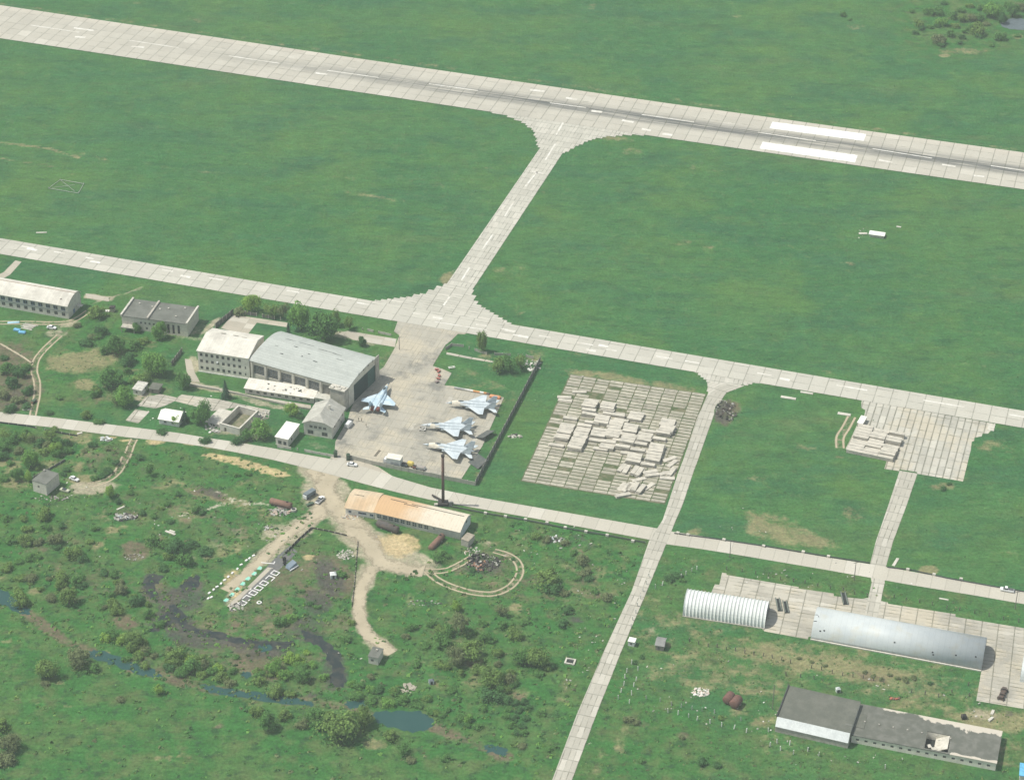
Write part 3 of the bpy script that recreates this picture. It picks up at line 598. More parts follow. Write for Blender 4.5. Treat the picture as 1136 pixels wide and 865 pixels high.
def row(n_,x0,x1,w_,z0,z1):
    st=(x1-x0)/n_; return [(x0+st*(i+.5)-w_/2,x0+st*(i+.5)+w_/2,z0,z1) for i in range(n_)]
def extr(name,prof,x0,x1,th,mat,parent,mi=0,segs=1):
    """roof shell: profile polyline (y,z) pulled along x, given thickness upward"""
    P=[Vector((0,p[0],p[1])) for p in prof]; up=[]
    for i,p in enumerate(P):
        d=(P[min(i+1,len(P)-1)]-P[max(i-1,0)]).normalized(); up.append(p+Vector((0,-d.z,d.y))*th)
    poly=[(p.y,p.z) for p in P]+[(p.y,p.z) for p in up[::-1]]
    return MB().prism(poly,x0,x1,'x').build(name,mat,parent)
def arcprof(W,z0,rise,n_=12,over=0.0,bias=0.5):
    out=[]
    for i in range(n_+1):
        t=i/n_; y=-over+(W+2*over)*t; k=(t/bias if t<bias else (1-t)/(1-bias)); out.append((y,z0+rise*(1-(1-k)**2)))
    return out
def endwall(mb,prof,z0,x0,x1):
    mb.prism([(prof[0][0],z0)]+[(y,z) for y,z in prof]+[(prof[-1][0],z0)],x0,x1,'x')
# ---------------------------------------------------------------- 1 long barrack
q=B('barrack_building','long two storey grey building with curved white roof at the left edge',(0,340.3),(76.5,354))
EXT=26.0; r_=q.root; L=q.L; W=12.5; H=6.6
w_=MB(); xs0=-EXT
opsu=row(16,-EXT,L-0.6,2.2,4.0,5.9); opsl=row(16,-EXT,L-0.6,1.75,1.1,2.9)
def shiftwall(mb,side,ops,L_,W_,H_,off):
    t=MB(); wallside(t,side,L_+off,W_,H_,[(a+off,b_+off,c,d) for a,b_,c,d in ops]); 
    for x in t.v: mb.v.append((x[0]-off,x[1],x[2]))
    n0=len(mb.v)-len(t.v); mb.f+=[[i+n0 for i in f] for f in t.f]; mb.mi+=t.mi; mb.r+=t.r; mb.uv+=t.uv
shiftwall(w_,'f',opsu+opsl,L,W,H,EXT); shiftwall(w_,'b',[],L,W,H,EXT)
pr=arcprof(W,H,2.6,10,0.0,0.6)
endwall(w_,[(0.35,H)]+pr[1:-1]+[(W-.35,H)],0,L-.35,L)
w_.build('wall',PLASTER,r_)
MB().box(-EXT,L-.002,-.04,.0-.004,3.15,3.65).build('lower_band',M('faded_band',(0.36,0.37,0.34)),r_)
windows(r_,'f',L,W,opsu,FRAMEB,(2,1)); windows(r_,'f',L,W,opsl,FRAMED,(2,2))
rf=extr('roof',arcprof(W,H,2.6,12,0.55,0.6),-EXT,L+0.25,0.22,ROOFW,r_)
MB().box(-EXT,L+.2,W*0.6-.12,W*.6+.12,H+2.78,H+2.98).build('ridge_seam',M('rusty_seam',(0.38,0.27,0.2)),rf)
MB().box(L+.004,L+.06,4.5,6.2,0.2,2.4).build('door',FRAMEB,r_)
MB().box(L+.01,L+2.6,7.8,9.8,2.5,2.62).build('porch_canopy',CONCL,r_)
MB().box(L-4.5,L-3.9,2.0,2.5,H+1.2,H+1.9).build('vent',RUSTD,rf)
# ---------------------------------------------------------------- 2 grey flat roofed block
q=B('flat_roofed_building','grey flat roofed block with three raised parapets and dark bitumen roof beside the taxiway',(136,364),(208.5,373.6)); r_=q.root; L=q.L; W=14.6; H=6.4
w_=MB(); o1=row(5,8,18,0.9,3.6,4.6); o2=[(7.2,8.2,.9,2.0),(11,12,.9,2.2),(13.5,14.3,.9,2.0)]; o3=[(20.0,21.2,.6,5.2),(22.4,23.5,.6,5.2),(24.9,26.0,.9,5.2)]
o3=[(a+L-29.5,b_+L-29.5,c,d) for a,b_,c,d in o3]
o1=[o for o in o1 if o[1]<o3[0][0]-0.3]
wallside(w_,'f',L,W,H,o1+o2+o3); wallside(w_,'b',L,W,H,[]); wallside(w_,'r',L,W,H,[]); wallside(w_,'l',L,W,H,[])
w_.build('wall',BRICK,r_); windows(r_,'f',L,W,o1+o2,FRAMED,(2,1)); windows(r_,'f',L,W,o3,RUSTD,(1,3))
rf=MB().box(0.45,L-.45,.0-.35,W+.2,H+.01,H+.3).build('roof',BITUM,r_)
for x in(0,L*.40,L): MB().box(x-.42,x+.42,-.5,W+.4,H-.0+.02,H+1.05).build('parapet',CONCL if x!=L*.4 else CONC,r_)
for x,y in[(4,11),(10.5,9.5),(14.5,8.5),(18,10),(25,12),(23.5,4.2)]: 
    MB().box(x,x+.7,y,y+.6,H+.31,H+.8).build('vent',CONCL,rf)
MB().box(0.5,L*.22,-3.2,-.03,2.4,2.6).box(.6,.9,-3.1,-2.8,0,2.39).box(L*.21,L*.22,-3.1,-2.8,0,2.39).build('porch_canopy',CONC,r_)
# ---------------------------------------------------------------- 3 three storey block
q=B('staff_building','three storey cream plaster building with white sheet roof joined to the hangar',(220.7,412),(277.5,420.9)); r_=q.root; L=q.L; W=18.5; H=10.7
w_=MB(); ops=[]
for z in(1.5,4.9,8.1): ops+=row(8,0.3,L-3.2,1.25,z,z+1.55)
ops2=[(L-2.2,L-1.6,z,z+1.3) for z in(1.6,4.9)]
sops=row(3,2,W-2,1.2,4.9,6.3)
wallside(w_,'f',L,W,H,ops+ops2); wallside(w_,'b',L,W,H,[]); wallside(w_,'l',L,W,H,sops)
pr=[(0,H),(W*.62,H+2.2),(W,H)]
t=MB(); t.prism([(.35,0),(.35,H),(W*.62,H+2.1),(W-.35,H),(W-.35,0)],L-.35,L,'x'); t.prism([(.35,H+.003),(W*.62,H+2.1),(W-.35,H+.003)],0,.35,'x')
for x,f in((t,0),):
    n0=len(w_.v); w_.v+=t.v; w_.f+=[[i+n0 for i in f_] for f_ in t.f]; w_.mi+=t.mi; w_.r+=t.r; w_.uv+=t.uv
w_.build('wall',PLASTERW,r_); windows(r_,'f',L,W,ops,FRAMED,(2,1)); windows(r_,'f',L,W,ops2,FRAMED,(1,1)); windows(r_,'l',L,W,sops,FRAMED,(2,1))
rf=extr('roof',[(-.5,H-.1),(W*.62,H+2.15),(W+.4,H-.0)],-.4,L-.01,.2,ROOFW,r_)
for x,y in((7,13),(13,12.5),(17,12)): MB().obox((x,y,H+2.3),(2.4,.5,.12),0).build('lifted_sheet',CONC,rf)
MB().box(-.15,L+.1,-.25,-.01,0,.5).build('plinth',WHITEWASH,r_)
MB().box(8.6,9.4,-.75,-.02,5.9,6.5).build('vent',GALV,r_)
# ---------------------------------------------------------------- 4 hangar
q=B('aircraft_hangar','large aircraft hangar with shallow arched grey green roof and dark open doorway facing the apron',(278.6,420.9),(387.3,451.9)); r_=q.root; L=q.L; W=25.8; H=9.6
w_=MB(); bay=(L-7.5)/6; ops=[(0.6+bay*i+1.0,0.6+bay*(i+1)-0.55,3.6,8.1) for i in range(6)]
wallside(w_,'f',L,W,H,ops,0.5); wallside(w_,'b',L,W,H,[],0.5)
RISE=2.3; pr=arcprof(W,H,RISE,14,0,.64)
t=MB(); endwall(t,[(.5,H)]+pr[1:-1]+[(W-.5,H)],0,0.02,.5)
# door end: jambs, lintel and gable above the doorway
dz=8.6
t.box(L-.6,L,0.5,4.4,0,dz); t.box(L-.6,L,W-2.6,W-.5,0,dz)
t.prism([(.5,dz+.003),(.5,H)]+pr[1:-1]+[(W-.5,H),(W-.5,dz+.003)],L-.6,L,'x')
n0=len(w_.v); w_.v+=t.v; w_.f+=[[i+n0 for i in f_] for f_ in t.f]; w_.mi+=t.mi; w_.r+=t.r; w_.uv+=t.uv
w_.build('wall',M('hangar_plaster',(0.62,0.58,0.47),(0.50,0.47,0.39),.4),r_)
WG,n,b=newmat('workshop_glazing'); v=n.coord('Object'); setc(n,b,n.mix(n.step(n.noise(v,1.3,2),.42,.6),(0.05,0.06,0.065),(0.16,0.19,0.20)),0.25,0.5)
windows(r_,'f',L,W,ops[:5],FRAMED,(4,6),.25,glass=WG); windows(r_,'f',L,W,ops[5:],FRAMED,(2,2),.25,glass=M('boarded_window',(0.25,0.24,0.21)))
for i in range(7):
    x=0.6+bay*i; MB().box(x-.1,x+.75,-.4,-.004,0,H-.3).build('pilaster',CONCL,r_)
MB().box(0,L-5,-.3,-.005,H-.25,H+.15).build('cornice',CONC,r_)
rf=extr('roof',arcprof(W,H+.05,RISE,16,0.5,.64),-.4,L+.15,.3,ROOFG,r_)
def onroof(y): 
    t_=y/W; k=t_/.64 if t_<.64 else (1-t_)/.36; return H+.05+RISE*(1-(1-k)**2)+.33
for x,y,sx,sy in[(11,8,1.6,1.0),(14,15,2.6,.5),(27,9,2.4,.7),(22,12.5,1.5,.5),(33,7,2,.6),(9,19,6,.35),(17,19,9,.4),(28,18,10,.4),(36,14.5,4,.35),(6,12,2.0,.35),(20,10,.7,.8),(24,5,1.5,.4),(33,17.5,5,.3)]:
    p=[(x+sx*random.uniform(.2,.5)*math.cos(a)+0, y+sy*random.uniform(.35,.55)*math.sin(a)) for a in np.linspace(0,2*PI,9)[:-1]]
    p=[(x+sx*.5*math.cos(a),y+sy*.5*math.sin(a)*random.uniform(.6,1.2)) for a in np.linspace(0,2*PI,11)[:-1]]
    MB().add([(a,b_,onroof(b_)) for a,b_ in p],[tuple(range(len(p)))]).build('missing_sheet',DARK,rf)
MB().box(L+.003,L+.35,W-3.0,W+.1,0,H+2.4).build('door_pier',CONC,r_)
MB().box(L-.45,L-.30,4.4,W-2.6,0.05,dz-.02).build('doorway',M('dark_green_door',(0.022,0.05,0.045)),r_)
MB().box(L-.28,L-.2,W-9,W-2.65,.05,dz-.05).build('door_leaf',M('faded_green_door',(0.05,0.12,0.10)),r_)
for y in(9,13,17,21): MB().box(L+.003,L+.05,y-.45,y+.45,H+1.5,H+2.4).build('vent',GLASS,r_)
# corner tower of the hangar
tw=MB().box(L-6.9,L-.003,-3.6,-.42,0,H+.2).build('door_pocket_tower',CONC,r_)
MB().box(L-7.4,L+.2,-4.0,-.43,H+.203,H+.6).build('roof',CONCL,tw)
for x,y,rz_ in((L-6,-3,.1),(L-4,-1.6,-.2),(L-2.6,-3,.3),(L-1.4,-1.5,0)): MB().obox((x,y,H+.8),(1.5,1.3,.35),rz_).build('loose_slab',CONCL,tw)
# ---------------------------------------------------------------- 5 lean-to
q=B('lean_to_workshop','low white roofed lean-to with punctured sheets running along the hangar front',(272,436.3),(348.5,447.8)); r_=q.root; L=q.L; W=6.4; H=2.7
w_=MB(); ops=row(9,1,L-1,1.5,.9,2.0); wallside(w_,'f',L,W,H,ops); wallside(w_,'l',L,W,H,[]); wallside(w_,'r',L,W,H,[]); wallside(w_,'b',L,W,H+1.0,[])
w_.build('wall',PLASTER,r_); windows(r_,'f',L,W,ops,FRAMED,(2,1))
rf=extr('roof',[(-.6,H+.1),(W,H+1.15)],-.4,L+.3,.16,M('white_sheet_roof',(0.70,0.67,0.58),(0.58,0.54,0.46),0.3,lines=(0,1.2,.12)),r_)
rr=random.Random(4)
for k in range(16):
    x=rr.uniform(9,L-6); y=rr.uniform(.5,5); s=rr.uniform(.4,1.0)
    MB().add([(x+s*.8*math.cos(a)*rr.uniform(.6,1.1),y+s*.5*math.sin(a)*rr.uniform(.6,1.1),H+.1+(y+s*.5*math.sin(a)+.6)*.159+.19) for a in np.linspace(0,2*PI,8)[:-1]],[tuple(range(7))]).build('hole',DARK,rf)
q=B('small_annex','small flat annex with pale roof between the lean-to and the hangar corner tower',(349.5,448),(368.6,451.5)); r_=q.root; L=q.L;W=6;H=3.2
w_=MB(); o=[(1.2,2.3,.1,2.2),(4.0,5.6,1,2.2)]; wallside(w_,'f',L,W,H,o)
for sd in'lrb': wallside(w_,sd,L,W,H,[])
w_.build('wall',PLASTER,r_); windows(r_,'f',L,W,o,FRAMED,(1,2)); MB().box(-.2,L+.1,-.3,W,H+.003,H+.22).build('roof',M('pale_felt_roof',(0.52,0.51,0.44)),r_)
# ---------------------------------------------------------------- 7 gable house
q=B('gabled_house','two storey grey house with half hipped slate roof at the foot of the hangar tower',(337.3,481.5),(368.6,487)); r_=q.root; L=q.L; W=15.0; H=5.8
w_=MB(); of=[(1.6,4.2,.7,2.6),(L-4.6,L-2.0,.7,2.6)]+row(4,2.2,L-2.2,1.4,3.9,5.1); orr=[(3,4.2,3.6,5.0),(8,9.2,3.6,5),(12,13,3.6,5),(10.5,11.5,.8,2.2)]
wallside(w_,'f',L,W,H,of); wallside(w_,'r',L,W,H,orr); wallside(w_,'l',L,W,H,[]); wallside(w_,'b',L,W,H,[])
HR=3.4; w_.prism([(0.1,H+.003),(L*.26,H+HR*.52),(L*.74,H+HR*.52),(L-.1,H+.003)],0.05,.4,'y'); w_.prism([(0.1,H+.003),(L/2,H+HR-.1),(L-.1,H+.003)],W-.4,W-.05,'y')
w_.build('wall',PLASTER,r_); windows(r_,'f',L,W,of,FRAMED,(2,2)); windows(r_,'r',L,W,orr,FRAMED,(2,1))
mb=MB(); ov=.6; z0=H-.15
def roofpts(dz): return [(-ov,-ov,z0+dz),(L*.25,-ov,H+HR*.5+dz),(L*.75,-ov,H+HR*.5+dz),(L+ov,-ov,z0+dz),(L/2,3.2,H+HR+dz),(L/2,W+ov,H+HR+dz),(-ov,W+ov,z0+dz),(L+ov,W+ov,z0+dz)]
fs=[(0,1,4,5,6),(1,2,4),(2,3,7,5,4)]
mb.add(roofpts(.2),fs); mb.add(roofpts(0),[f[::-1] for f in fs]); a=8
mb.add(roofpts(.2)+roofpts(0),[(0,8,9,1),(1,9,10,2),(2,10,11,3),(3,11,15,7),(7,15,13,5),(5,13,14,6),(6,14,8,0)])
rf=mb.build('roof',M('old_slate_roof',(0.44,0.43,0.37),(0.34,0.33,0.28),0.3,lines=(1,1.3,.12)),r_)
MB().box(L*.62,L*.62+.7,W*.6,W*.6+.7,H+HR-1.3,H+HR+.9).build('chimney',BRICK,rf)
# ---------------------------------------------------------------- generic hut
def hut(name,label,A,Bp,W,H,rise,wall,roof,style='shed',of=(),orr=(),over=.35,cat='hut'):
    q=B(name,label,A,Bp,cat); r_=q.root; L=q.L; w_=MB()
    wallside(w_,'f',L,W,H,list(of),.25); wallside(w_,'r',L,W,H,list(orr),.25); wallside(w_,'l',L,W,H,[],.25); wallside(w_,'b',L,W,H,[],.25)
    if style=='gable':
        for x0,x1 in((0.02,.25),(L-.25,L-.02)): w_.prism([(.02,H+.003),(W/2,H+rise-.05),(W-.02,H+.003)],x0,x1,'x')
        prof=[(-over,H-.1),(W/2,H+rise),(W+over,H-.1)]
    elif style=='shed': prof=[(-over,H+.03),(W+over,H+.03+rise)]
    else: prof=[(-over,H+.01),(W+over,H+.02)]
    w_.build('wall',wall,r_); windows(r_,'f',L,W,of,FRAMED,(2,1),.1); windows(r_,'r',L,W,orr,FRAMED,(1,1),.1)
    rf=extr('roof',prof,-over,L+over,.15,roof,r_); return q,L,rf
WR=M('bright_white_roof',(0.78,0.76,0.69),(0.68,0.66,0.58),0.4)
q,L,rf=hut('white_roofed_shed','shed with a bright white tilted roof between round trees and the gabled house',(306.2,493),(319.7,496),11.0,3.9,.5,PLASTER,WR,'shed',[(1.0,2.6,.6,2.4),(3.4,4.8,.6,2.4)],[(3,4.2,1.3,2.4)])
MB().box(-.15,L+.15,-.12,-.004,.0,.5).build('plinth',CONCL,q.root)
q,L,rf=hut('white_hut','small whitewashed hut with white gabled roof by the service road, light shrub at its corner',(176.6,470),(198.5,473.6),7.6,2.6,1.9,WHITEWASH,WR,'gable',[(2.2,3.3,.9,1.9),(5.6,6.5,.9,1.9)],[],.4)
q,L,rf=hut('garden_hut','tiny white walled hut with pale patched roof among the trees',(148,437),(157.6,439),5.5,2.6,.5,WHITEWASH,M('patched_pale_roof',(0.55,0.53,0.46),(0.33,0.32,0.28),0.8),'shed',[(1.2,2.0,.8,1.8)])
q,L,rf=hut('dark_lean_to','dark tarpaper lean-to beside the tiny white walled hut',(166,435.5),(176,437),4.5,2.1,.3,TIMBER,BITUMD,'flat',[(1,1.8,.3,1.8)])
q,L,rf=hut('cube_building','square grey brick building with flat dark roof above the meadow, white car nearby',(37.2,544.6),(52.3,549.4),8.6,5.2,.0,BRICK,BITUM,'flat',[(2.4,3.3,2.6,3.6)],[],.12)
MB().box(.3,.9,7,7.6,5.3,6.1).build('vent',CONC,rf)
q,L,rf=hut('pump_hut','small grey hut with dark flat roof at the end of the dirt track',(408.8,735.3),(419.5,737.6),5.2,3.2,.2,PLASTER,BITUM,'shed',[(1.0,2.0,1.2,2.2)],[],.25)
MB().box(1.6,2.3,3.3,3.9,3.5,4.1).build('vent',CONC,rf)
q,L,rf=hut('white_booth','small white booth with flat roof on the east edge of the cross road',(696.5,716),(703.5,717.5),2.4,2.1,.1,M('booth_white',(0.62,0.63,0.58)),WR,'flat',[(.8,1.6,.7,1.6)],[],.15)
q,L,rf=hut('dark_shed','tumbledown dark timber shed with grey gabled roof east of the cross road booth',(727.0,720.5),(736,722),4.6,2.3,1.1,TIMBER,M('grey_board_roof',(0.25,0.25,0.23)),'gable',[(.8,1.5,.2,1.7)],[],.3)
# ---------------------------------------------------------------- 9 roofless ruin
q=B('roofless_ruin','roofless brick shell with open room and rubble beside it near the service road',(244,477),(266.3,483.2)); r_=q.root; L=q.L; W=q.loc(283.7,455.2,3.2)[1]; H=3.3
w_=MB()
for sd,ops in(('f',[(2,3.2,0,2)]),('b',[]),('l',[]),('r',[(9,10.4,0,2.1),(15,16,.9,2)])): wallside(w_,sd,L,W,H,ops,.55)
w_.build('wall',PLASTER,r_)
MB().box(.55,L-.55,.55,W-.55,.03,.12).build('floor',M('ruin_floor',(0.22,0.20,0.13),(0.10,0.12,0.055),0.5),r_)
cp=MB(); 
for (x0,x1,y0,y1) in((0-.1,L+.1,-.1,.62),(-.1,L+.1,W-.62,W+.1),(-.1,.62,.63,W-.63),(L-.62,L+.1,.63,W-.63)): cp.box(x0,x1,y0,y1,H+.004,H+.2)
cp.build('wall_coping',CONCL,r_)
MB().obox((-4.6,W*.52,.55),(7.6,W*.75,.3),0,ry=-.05).build('fallen_roof_slab',CONCL,r_)
# ---------------------------------------------------------------- 13 workshop with rusty roof
q=B('boiler_workshop','long workshop with curved rusty orange and cream sheet roof beside the tall chimney',(415.8,576.0),(510.3,598.3)); r_=q.root; L=q.L; W=11.2; H=3.7
w_=MB(); ops=row(9,.6,L*.64,1.9,1.0,2.9)+[(L*.68,L*.68+1.2,1.6,2.7)]
wallside(w_,'f',L,W,H,ops,.4); wallside(w_,'b',L,W,H,[],.4); endwall(w_,[(.4,H)]+arcprof(W,H,2.3,10,0,.62)[1:-1]+[(W-.4,H)],0,0.01,.4)
w_.build('wall',PLASTER,r_)
ew=MB(); endwall(ew,[(.4,H)]+arcprof(W,H,2.3,10,0,.62)[1:-1]+[(W-.4,H)],0,L-.4,L); ew=ew.build('gable_wall',M('pale_blue_white_paint',(0.62,0.67,0.66),(0.50,0.54,0.53),.6),r_)
MB().box(L+.003,L+.05,6.2,7.4,3.6,4.6).build('vent',GLASS,ew)
windows(r_,'f',L,W,ops,FRAME,(2,2),.2)
RMIX,n,b=newmat('rust_to_cream_roof'); v=n.coord('Object'); s_=n.sep(v)
fr=n.m('FRACT',n.m('DIVIDE',s_[0],1.3)); ed=n.m('LESS_THAN',fr,.12)
tt=n.m('ADD',n.m('DIVIDE',s_[0],L),n.m('MULTIPLY',n.m('SUBTRACT',n.noise(v,.16,4,.65),.5),.55))
c=n.mix(n.step(tt,.25,.72),(0.54,0.355,0.19),(0.61,0.55,0.43)); c=n.mix(n.m('MULTIPLY',n.step(n.noise(v,.5,4,.7),.5,.72),.4),c,(0.42,0.27,0.16)); c=n.scale(c,n.m('SUBTRACT',1.0,n.m('MULTIPLY',ed,.12))); setc(n,b,c,.8,.2)
rf=extr('roof',arcprof(W,H,2.3,14,.6,.62),-.3,L+.4,.18,RMIX,r_)
for x0,x1,dy in((4,11,.0),(10,16,-.9),(13,L-1.0,-.05)): MB().box(x0,x1,W*.62+dy-.1,W*.62+dy+.1,H+2.42-abs(dy)*.15,H+2.6-abs(dy)*.05).build('ridge_seam',DARK,rf)
q2=B('workshop_wing','low white fronted wing with rusty orange roof joined to the west end of the workshop',(383.5,569.9),(415.2,575.2)); r_=q2.root; L2=q2.L; W2=12.6; H2=3.1
w_=MB(); ops=[(1.2,2.4,.9,2.0),(5.2,8.6,1.1,2.1),(10,11.5,.9,2.0),(12.4,13.4,.9,2)]
ops=[o for o in ops if o[1]<L2-.3]
wallside(w_,'f',L2,W2,H2,ops,.3); wallside(w_,'l',L2,W2,H2,[],.3); wallside(w_,'b',L2,W2,H2,[],.3); wallside(w_,'r',L2,W2,H2,[],.3); w_.build('wall',WHITEWASH,r_); windows(r_,'f',L2,W2,ops,FRAMEB,(2,1),.12)
rf=extr('roof',arcprof(W2,H2,1.7,10,.5,.55),-.4,L2-.05,.16,RUSTR,r_)
MB().box(1.5,5.5,W2*.55-.1,W2*.55+.1,H2+1.8,H2+1.95).build('ridge_seam',DARK,rf)
hut('roof_tank_annex','small block annex with open roof tray at the east end of the workshop',(511.5,604.5),(519.5,607.3),4.8,2.9,0,CONC,M('tray_roof',(0.33,0.29,0.22)),'flat',[],[],.1,'annex')
# chimney
c0=G(491.6,559.3); ch=thing('factory_chimney','tall rusty brown steel chimney with dark base rising north of the workshop','chimney',(c0.x,c0.y,0))
MB().tube((0,0,1.2),(0,0,23.6),.62,.55,14).build('stack',M('rusty_chimney_steel',(0.14,0.075,0.055),(0.08,0.055,0.05),.4),ch,True)
MB().box(-2.0,2.0,-1.6,1.6,0,1.2).build('base',BLACKM,ch); MB().tube((0,0,22.9),(0,0,23.7),.72,.72,14).build('rim',BLACKM,ch)
MB().tube((-.3,1.2,1.0),(-4.5,5.0,.9),.4,.4,8).build('flue',BLACKM,ch)
MB().obox((2.9,.6,.5),(1.8,1.4,1.0),.4).obox((-2.8,-.8,.4),(1.4,1.2,.8),.2).build('machinery_block',CONC,ch)
for a in range(3): MB().tube((0.4*math.cos(a*2.1),.4*math.sin(a*2.1),17),(7*math.cos(a*2.1),7*math.sin(a*2.1),0),.03,.03,4).build('guy_wire',BLACKM,ch)
# ---------------------------------------------------------------- 15 ribbed arch hangar
q=B('ribbed_arch_shelter','white ribbed arch shelter with corrugated shell on the slab yard',(757.2,683),(848.2,697),'shelter'); r_=q.root; L=q.L; W=12.2; RZ=6.6
NR=23; mb=MB(); rings=[]; NA=18
for i in range(NR*6+1):
    x=L*i/(NR*6); k=0.34*max(0,math.cos(2*PI*i/6))-.15
    rings.append([(x,W/2-(W/2+k)*math.cos(PI*j/NA),max(0,(RZ+k)*math.sin(PI*j/NA)**.85)) for j in range(NA+1)])
vs=[p for r0 in rings for p in r0]; n1=NA+1; mb.add(vs,[(i*n1+j,i*n1+j+1,(i+1)*n1+j+1,(i+1)*n1+j) for i in range(len(rings)-1) for j in range(NA)])
mb.build('shell',M('white_corrugated_steel',(0.66,0.68,0.64),(0.56,0.58,0.54),.25,.5,.4),r_)
for x in(0.3,L-.5): MB().prism([(W/2-(W/2-.2)*math.cos(PI*j/12),(RZ-.2)*math.sin(PI*j/12)**.85) for j in range(13)],x,x+.2,'x').build('end_wall',M('blue_grey_end_sheet',(0.25,0.28,0.30)),r_)
MB().box(L-.28,L-.22,4,8.2,.05,4.2).build('door',M('dark_sheet_door',(0.10,0.12,0.13)),r_)
MB().box(0,L,-.5,-.15,0,.35).box(0,L,W+.15,W+.5,0,.35).build('foundation',CONC,r_)
# ---------------------------------------------------------------- 16 long half cylinder
q=B('arched_store','long blue grey half cylinder store with rust spots and open ends',(899.3,708.5),(1088.6,743.6),'shelter'); r_=q.root; L=q.L; W=15.0; RZ=7.4
GB,n,b=newmat('blue_grey_sheet'); v=n.coord('Object'); s_=n.sep(v); fr=n.m('LESS_THAN',n.m('FRACT',n.m('DIVIDE',s_[0],2.0)),.05)
c=n.mix(n.step(n.noise(v,.18,4,.6),.35,.7),(0.47,0.50,0.485),(0.42,0.455,0.45)); c=n.mix(n.m('MULTIPLY',n.step(n.noise(v,.22,3,.55),.50,.74),.45),c,(0.44,0.42,0.33)); c=n.mix(n.m('MULTIPLY',n.step(n.noise(v,2.2,3,.6),.66,.74),.7),c,(0.33,0.20,0.12)); c=n.scale(c,n.m('SUBTRACT',1.0,n.m('MULTIPLY',fr,.14))); setc(n,b,c,.5,.4)
NA=22; op=[(W/2-(W/2)*math.cos(PI*j/NA),RZ*math.sin(PI*j/NA)**.9) for j in range(NA+1)]; ip=[(W/2-(W/2-.15)*math.cos(PI*j/NA),(RZ-.15)*math.sin(PI*j/NA)**.9) for j in range(NA+1)]
mb=MB(); mb.prism(op+ip[::-1],0,L,'x'); sh=mb.build('shell',GB,r_)
for p in sh.data.polygons: p.use_smooth=abs(p.normal.x)<.5
MB().prism(ip,L-.5,L-.3,'x').build('end_wall',M('dark_blue_end',(0.055,0.075,0.085)),r_)
ht=MB(); 
for x,z in((1.2,5.4),): ht.add([(x+.0,.9,4.2),(x+1.3,1.0,4.4),(x+1.2,2.0,6.0),(x+.1,1.9,5.9)],[(0,1,2,3)])
def sh_pt(x,j): a=PI*j/22; return (x,W/2-(W/2+.03)*math.cos(a),(RZ+.03)*math.sin(a)**.9)
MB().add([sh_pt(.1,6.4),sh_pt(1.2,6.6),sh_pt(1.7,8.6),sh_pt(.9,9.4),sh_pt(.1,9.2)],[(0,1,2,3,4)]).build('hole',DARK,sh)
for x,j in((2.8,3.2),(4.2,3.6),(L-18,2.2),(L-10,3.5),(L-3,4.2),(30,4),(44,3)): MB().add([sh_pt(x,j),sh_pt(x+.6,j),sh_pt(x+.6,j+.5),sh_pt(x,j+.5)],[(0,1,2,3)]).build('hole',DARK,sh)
MB().box(0,L,-.7,-.1,0,.4).build('foundation',CONCL,r_)
q=B('arched_store','arched blue grey store cut off by the right edge of the photo',(1131,756),(1150,759.5),'shelter'); r_=q.root; L=22; W=12; RZ=6.0
MB().prism([(W/2-(W/2)*math.cos(PI*j/16),RZ*math.sin(PI*j/16)) for j in range(17)],0,L,'x').build('shell',GALV,r_)
MB().box(-.06,-.01,3,7,.05,4).build('door',M('dark_sheet_door',(0.10,0.12,0.13)),r_)
# ---------------------------------------------------------------- 17 bitumen roofed block with collapse
q=B('bitumen_roofed_hall','wide hall with patched black bitumen roof and white end fascia in the lower right',(861.5,807),(941.6,825.4)); r_=q.root; L=q.L; H=5.0
W=q.loc(876.8,760.7,H+.3)[1]
w_=MB()
for sd in'fblr': wallside(w_,sd,L,W,H,[],.4)
w_.build('wall',PLASTER,r_)
MB().prism([(-2.3,2.5),(-.32,H+.28),(-.32,H+.40),(-2.45,2.6)],-.1,L+.05,'x').build('white_fascia',M('white_fascia_sheet',(0.68,0.70,0.67),(0.58,0.60,0.58),.4),r_)
MB().box(-.1,L+.05,-2.2,-.0045,0,2.45).build('plinth',CONC,r_)
rf=MB().box(-.25,L+.02,-.3,W+.2,H+.053,H+.32).build('roof',BITUMD,r_)
MB().box(-.45,-.05,-.35,W+.3,H+.325,H+.8).build('parapet',M('dark_edge',(0.06,0.06,0.06)),rf)
MB().box(L*.9,L+.03,W*.2,W*.25,H+.325,H+.45).build('felt_ridge',BITUM,rf)
q2=B('collapsed_wing','long low wing with peeling bitumen roof and a collapsed bay full of rubble',(944,823),(1104,854.5)); r_=q2.root; L=q2.L; H=3.2
W=q2.loc(1112,811.5,H)[1]
ops=row(16,.6,L-1,1.1,1.2,2.2)
w_=MB(); wallside(w_,'f',L,W,H,ops,.4); wallside(w_,'b',L,W,H,[],.4); wallside(w_,'l',L,W,H,[],.4); wallside(w_,'r',L,W,H,[],.4)
ha,hb=L*.50,L*.665; hy=W*.56
w_.box(ha-.25,ha-.003,.4,W-.4,.0,H); w_.box(hb+.003,hb+.25,.4,W-.4,.0,H); w_.box(ha,hb,hy,hy+.3,0,H)
w_.build('wall',PLASTERW,r_); windows(r_,'f',L,W,ops,FRAMED,(2,1))
RP,n,b=newmat('peeling_bitumen'); v=n.coord('Object'); s_=n.sep(v)
ny_=n.noise(v,.16,6,.62); e_=n.m('MAXIMUM',n.step(s_[1],W*.72,W*1.02),n.m('MULTIPLY',n.m('SUBTRACT',1.0,n.step(s_[1],0,W*.14)),n.step(s_[0],L*.55,L*.75)))
px=n.step(s_[0],L*.05,L*.25)
far=n.m('MULTIPLY',n.step(s_[0],L*.42,L*.56),.17)
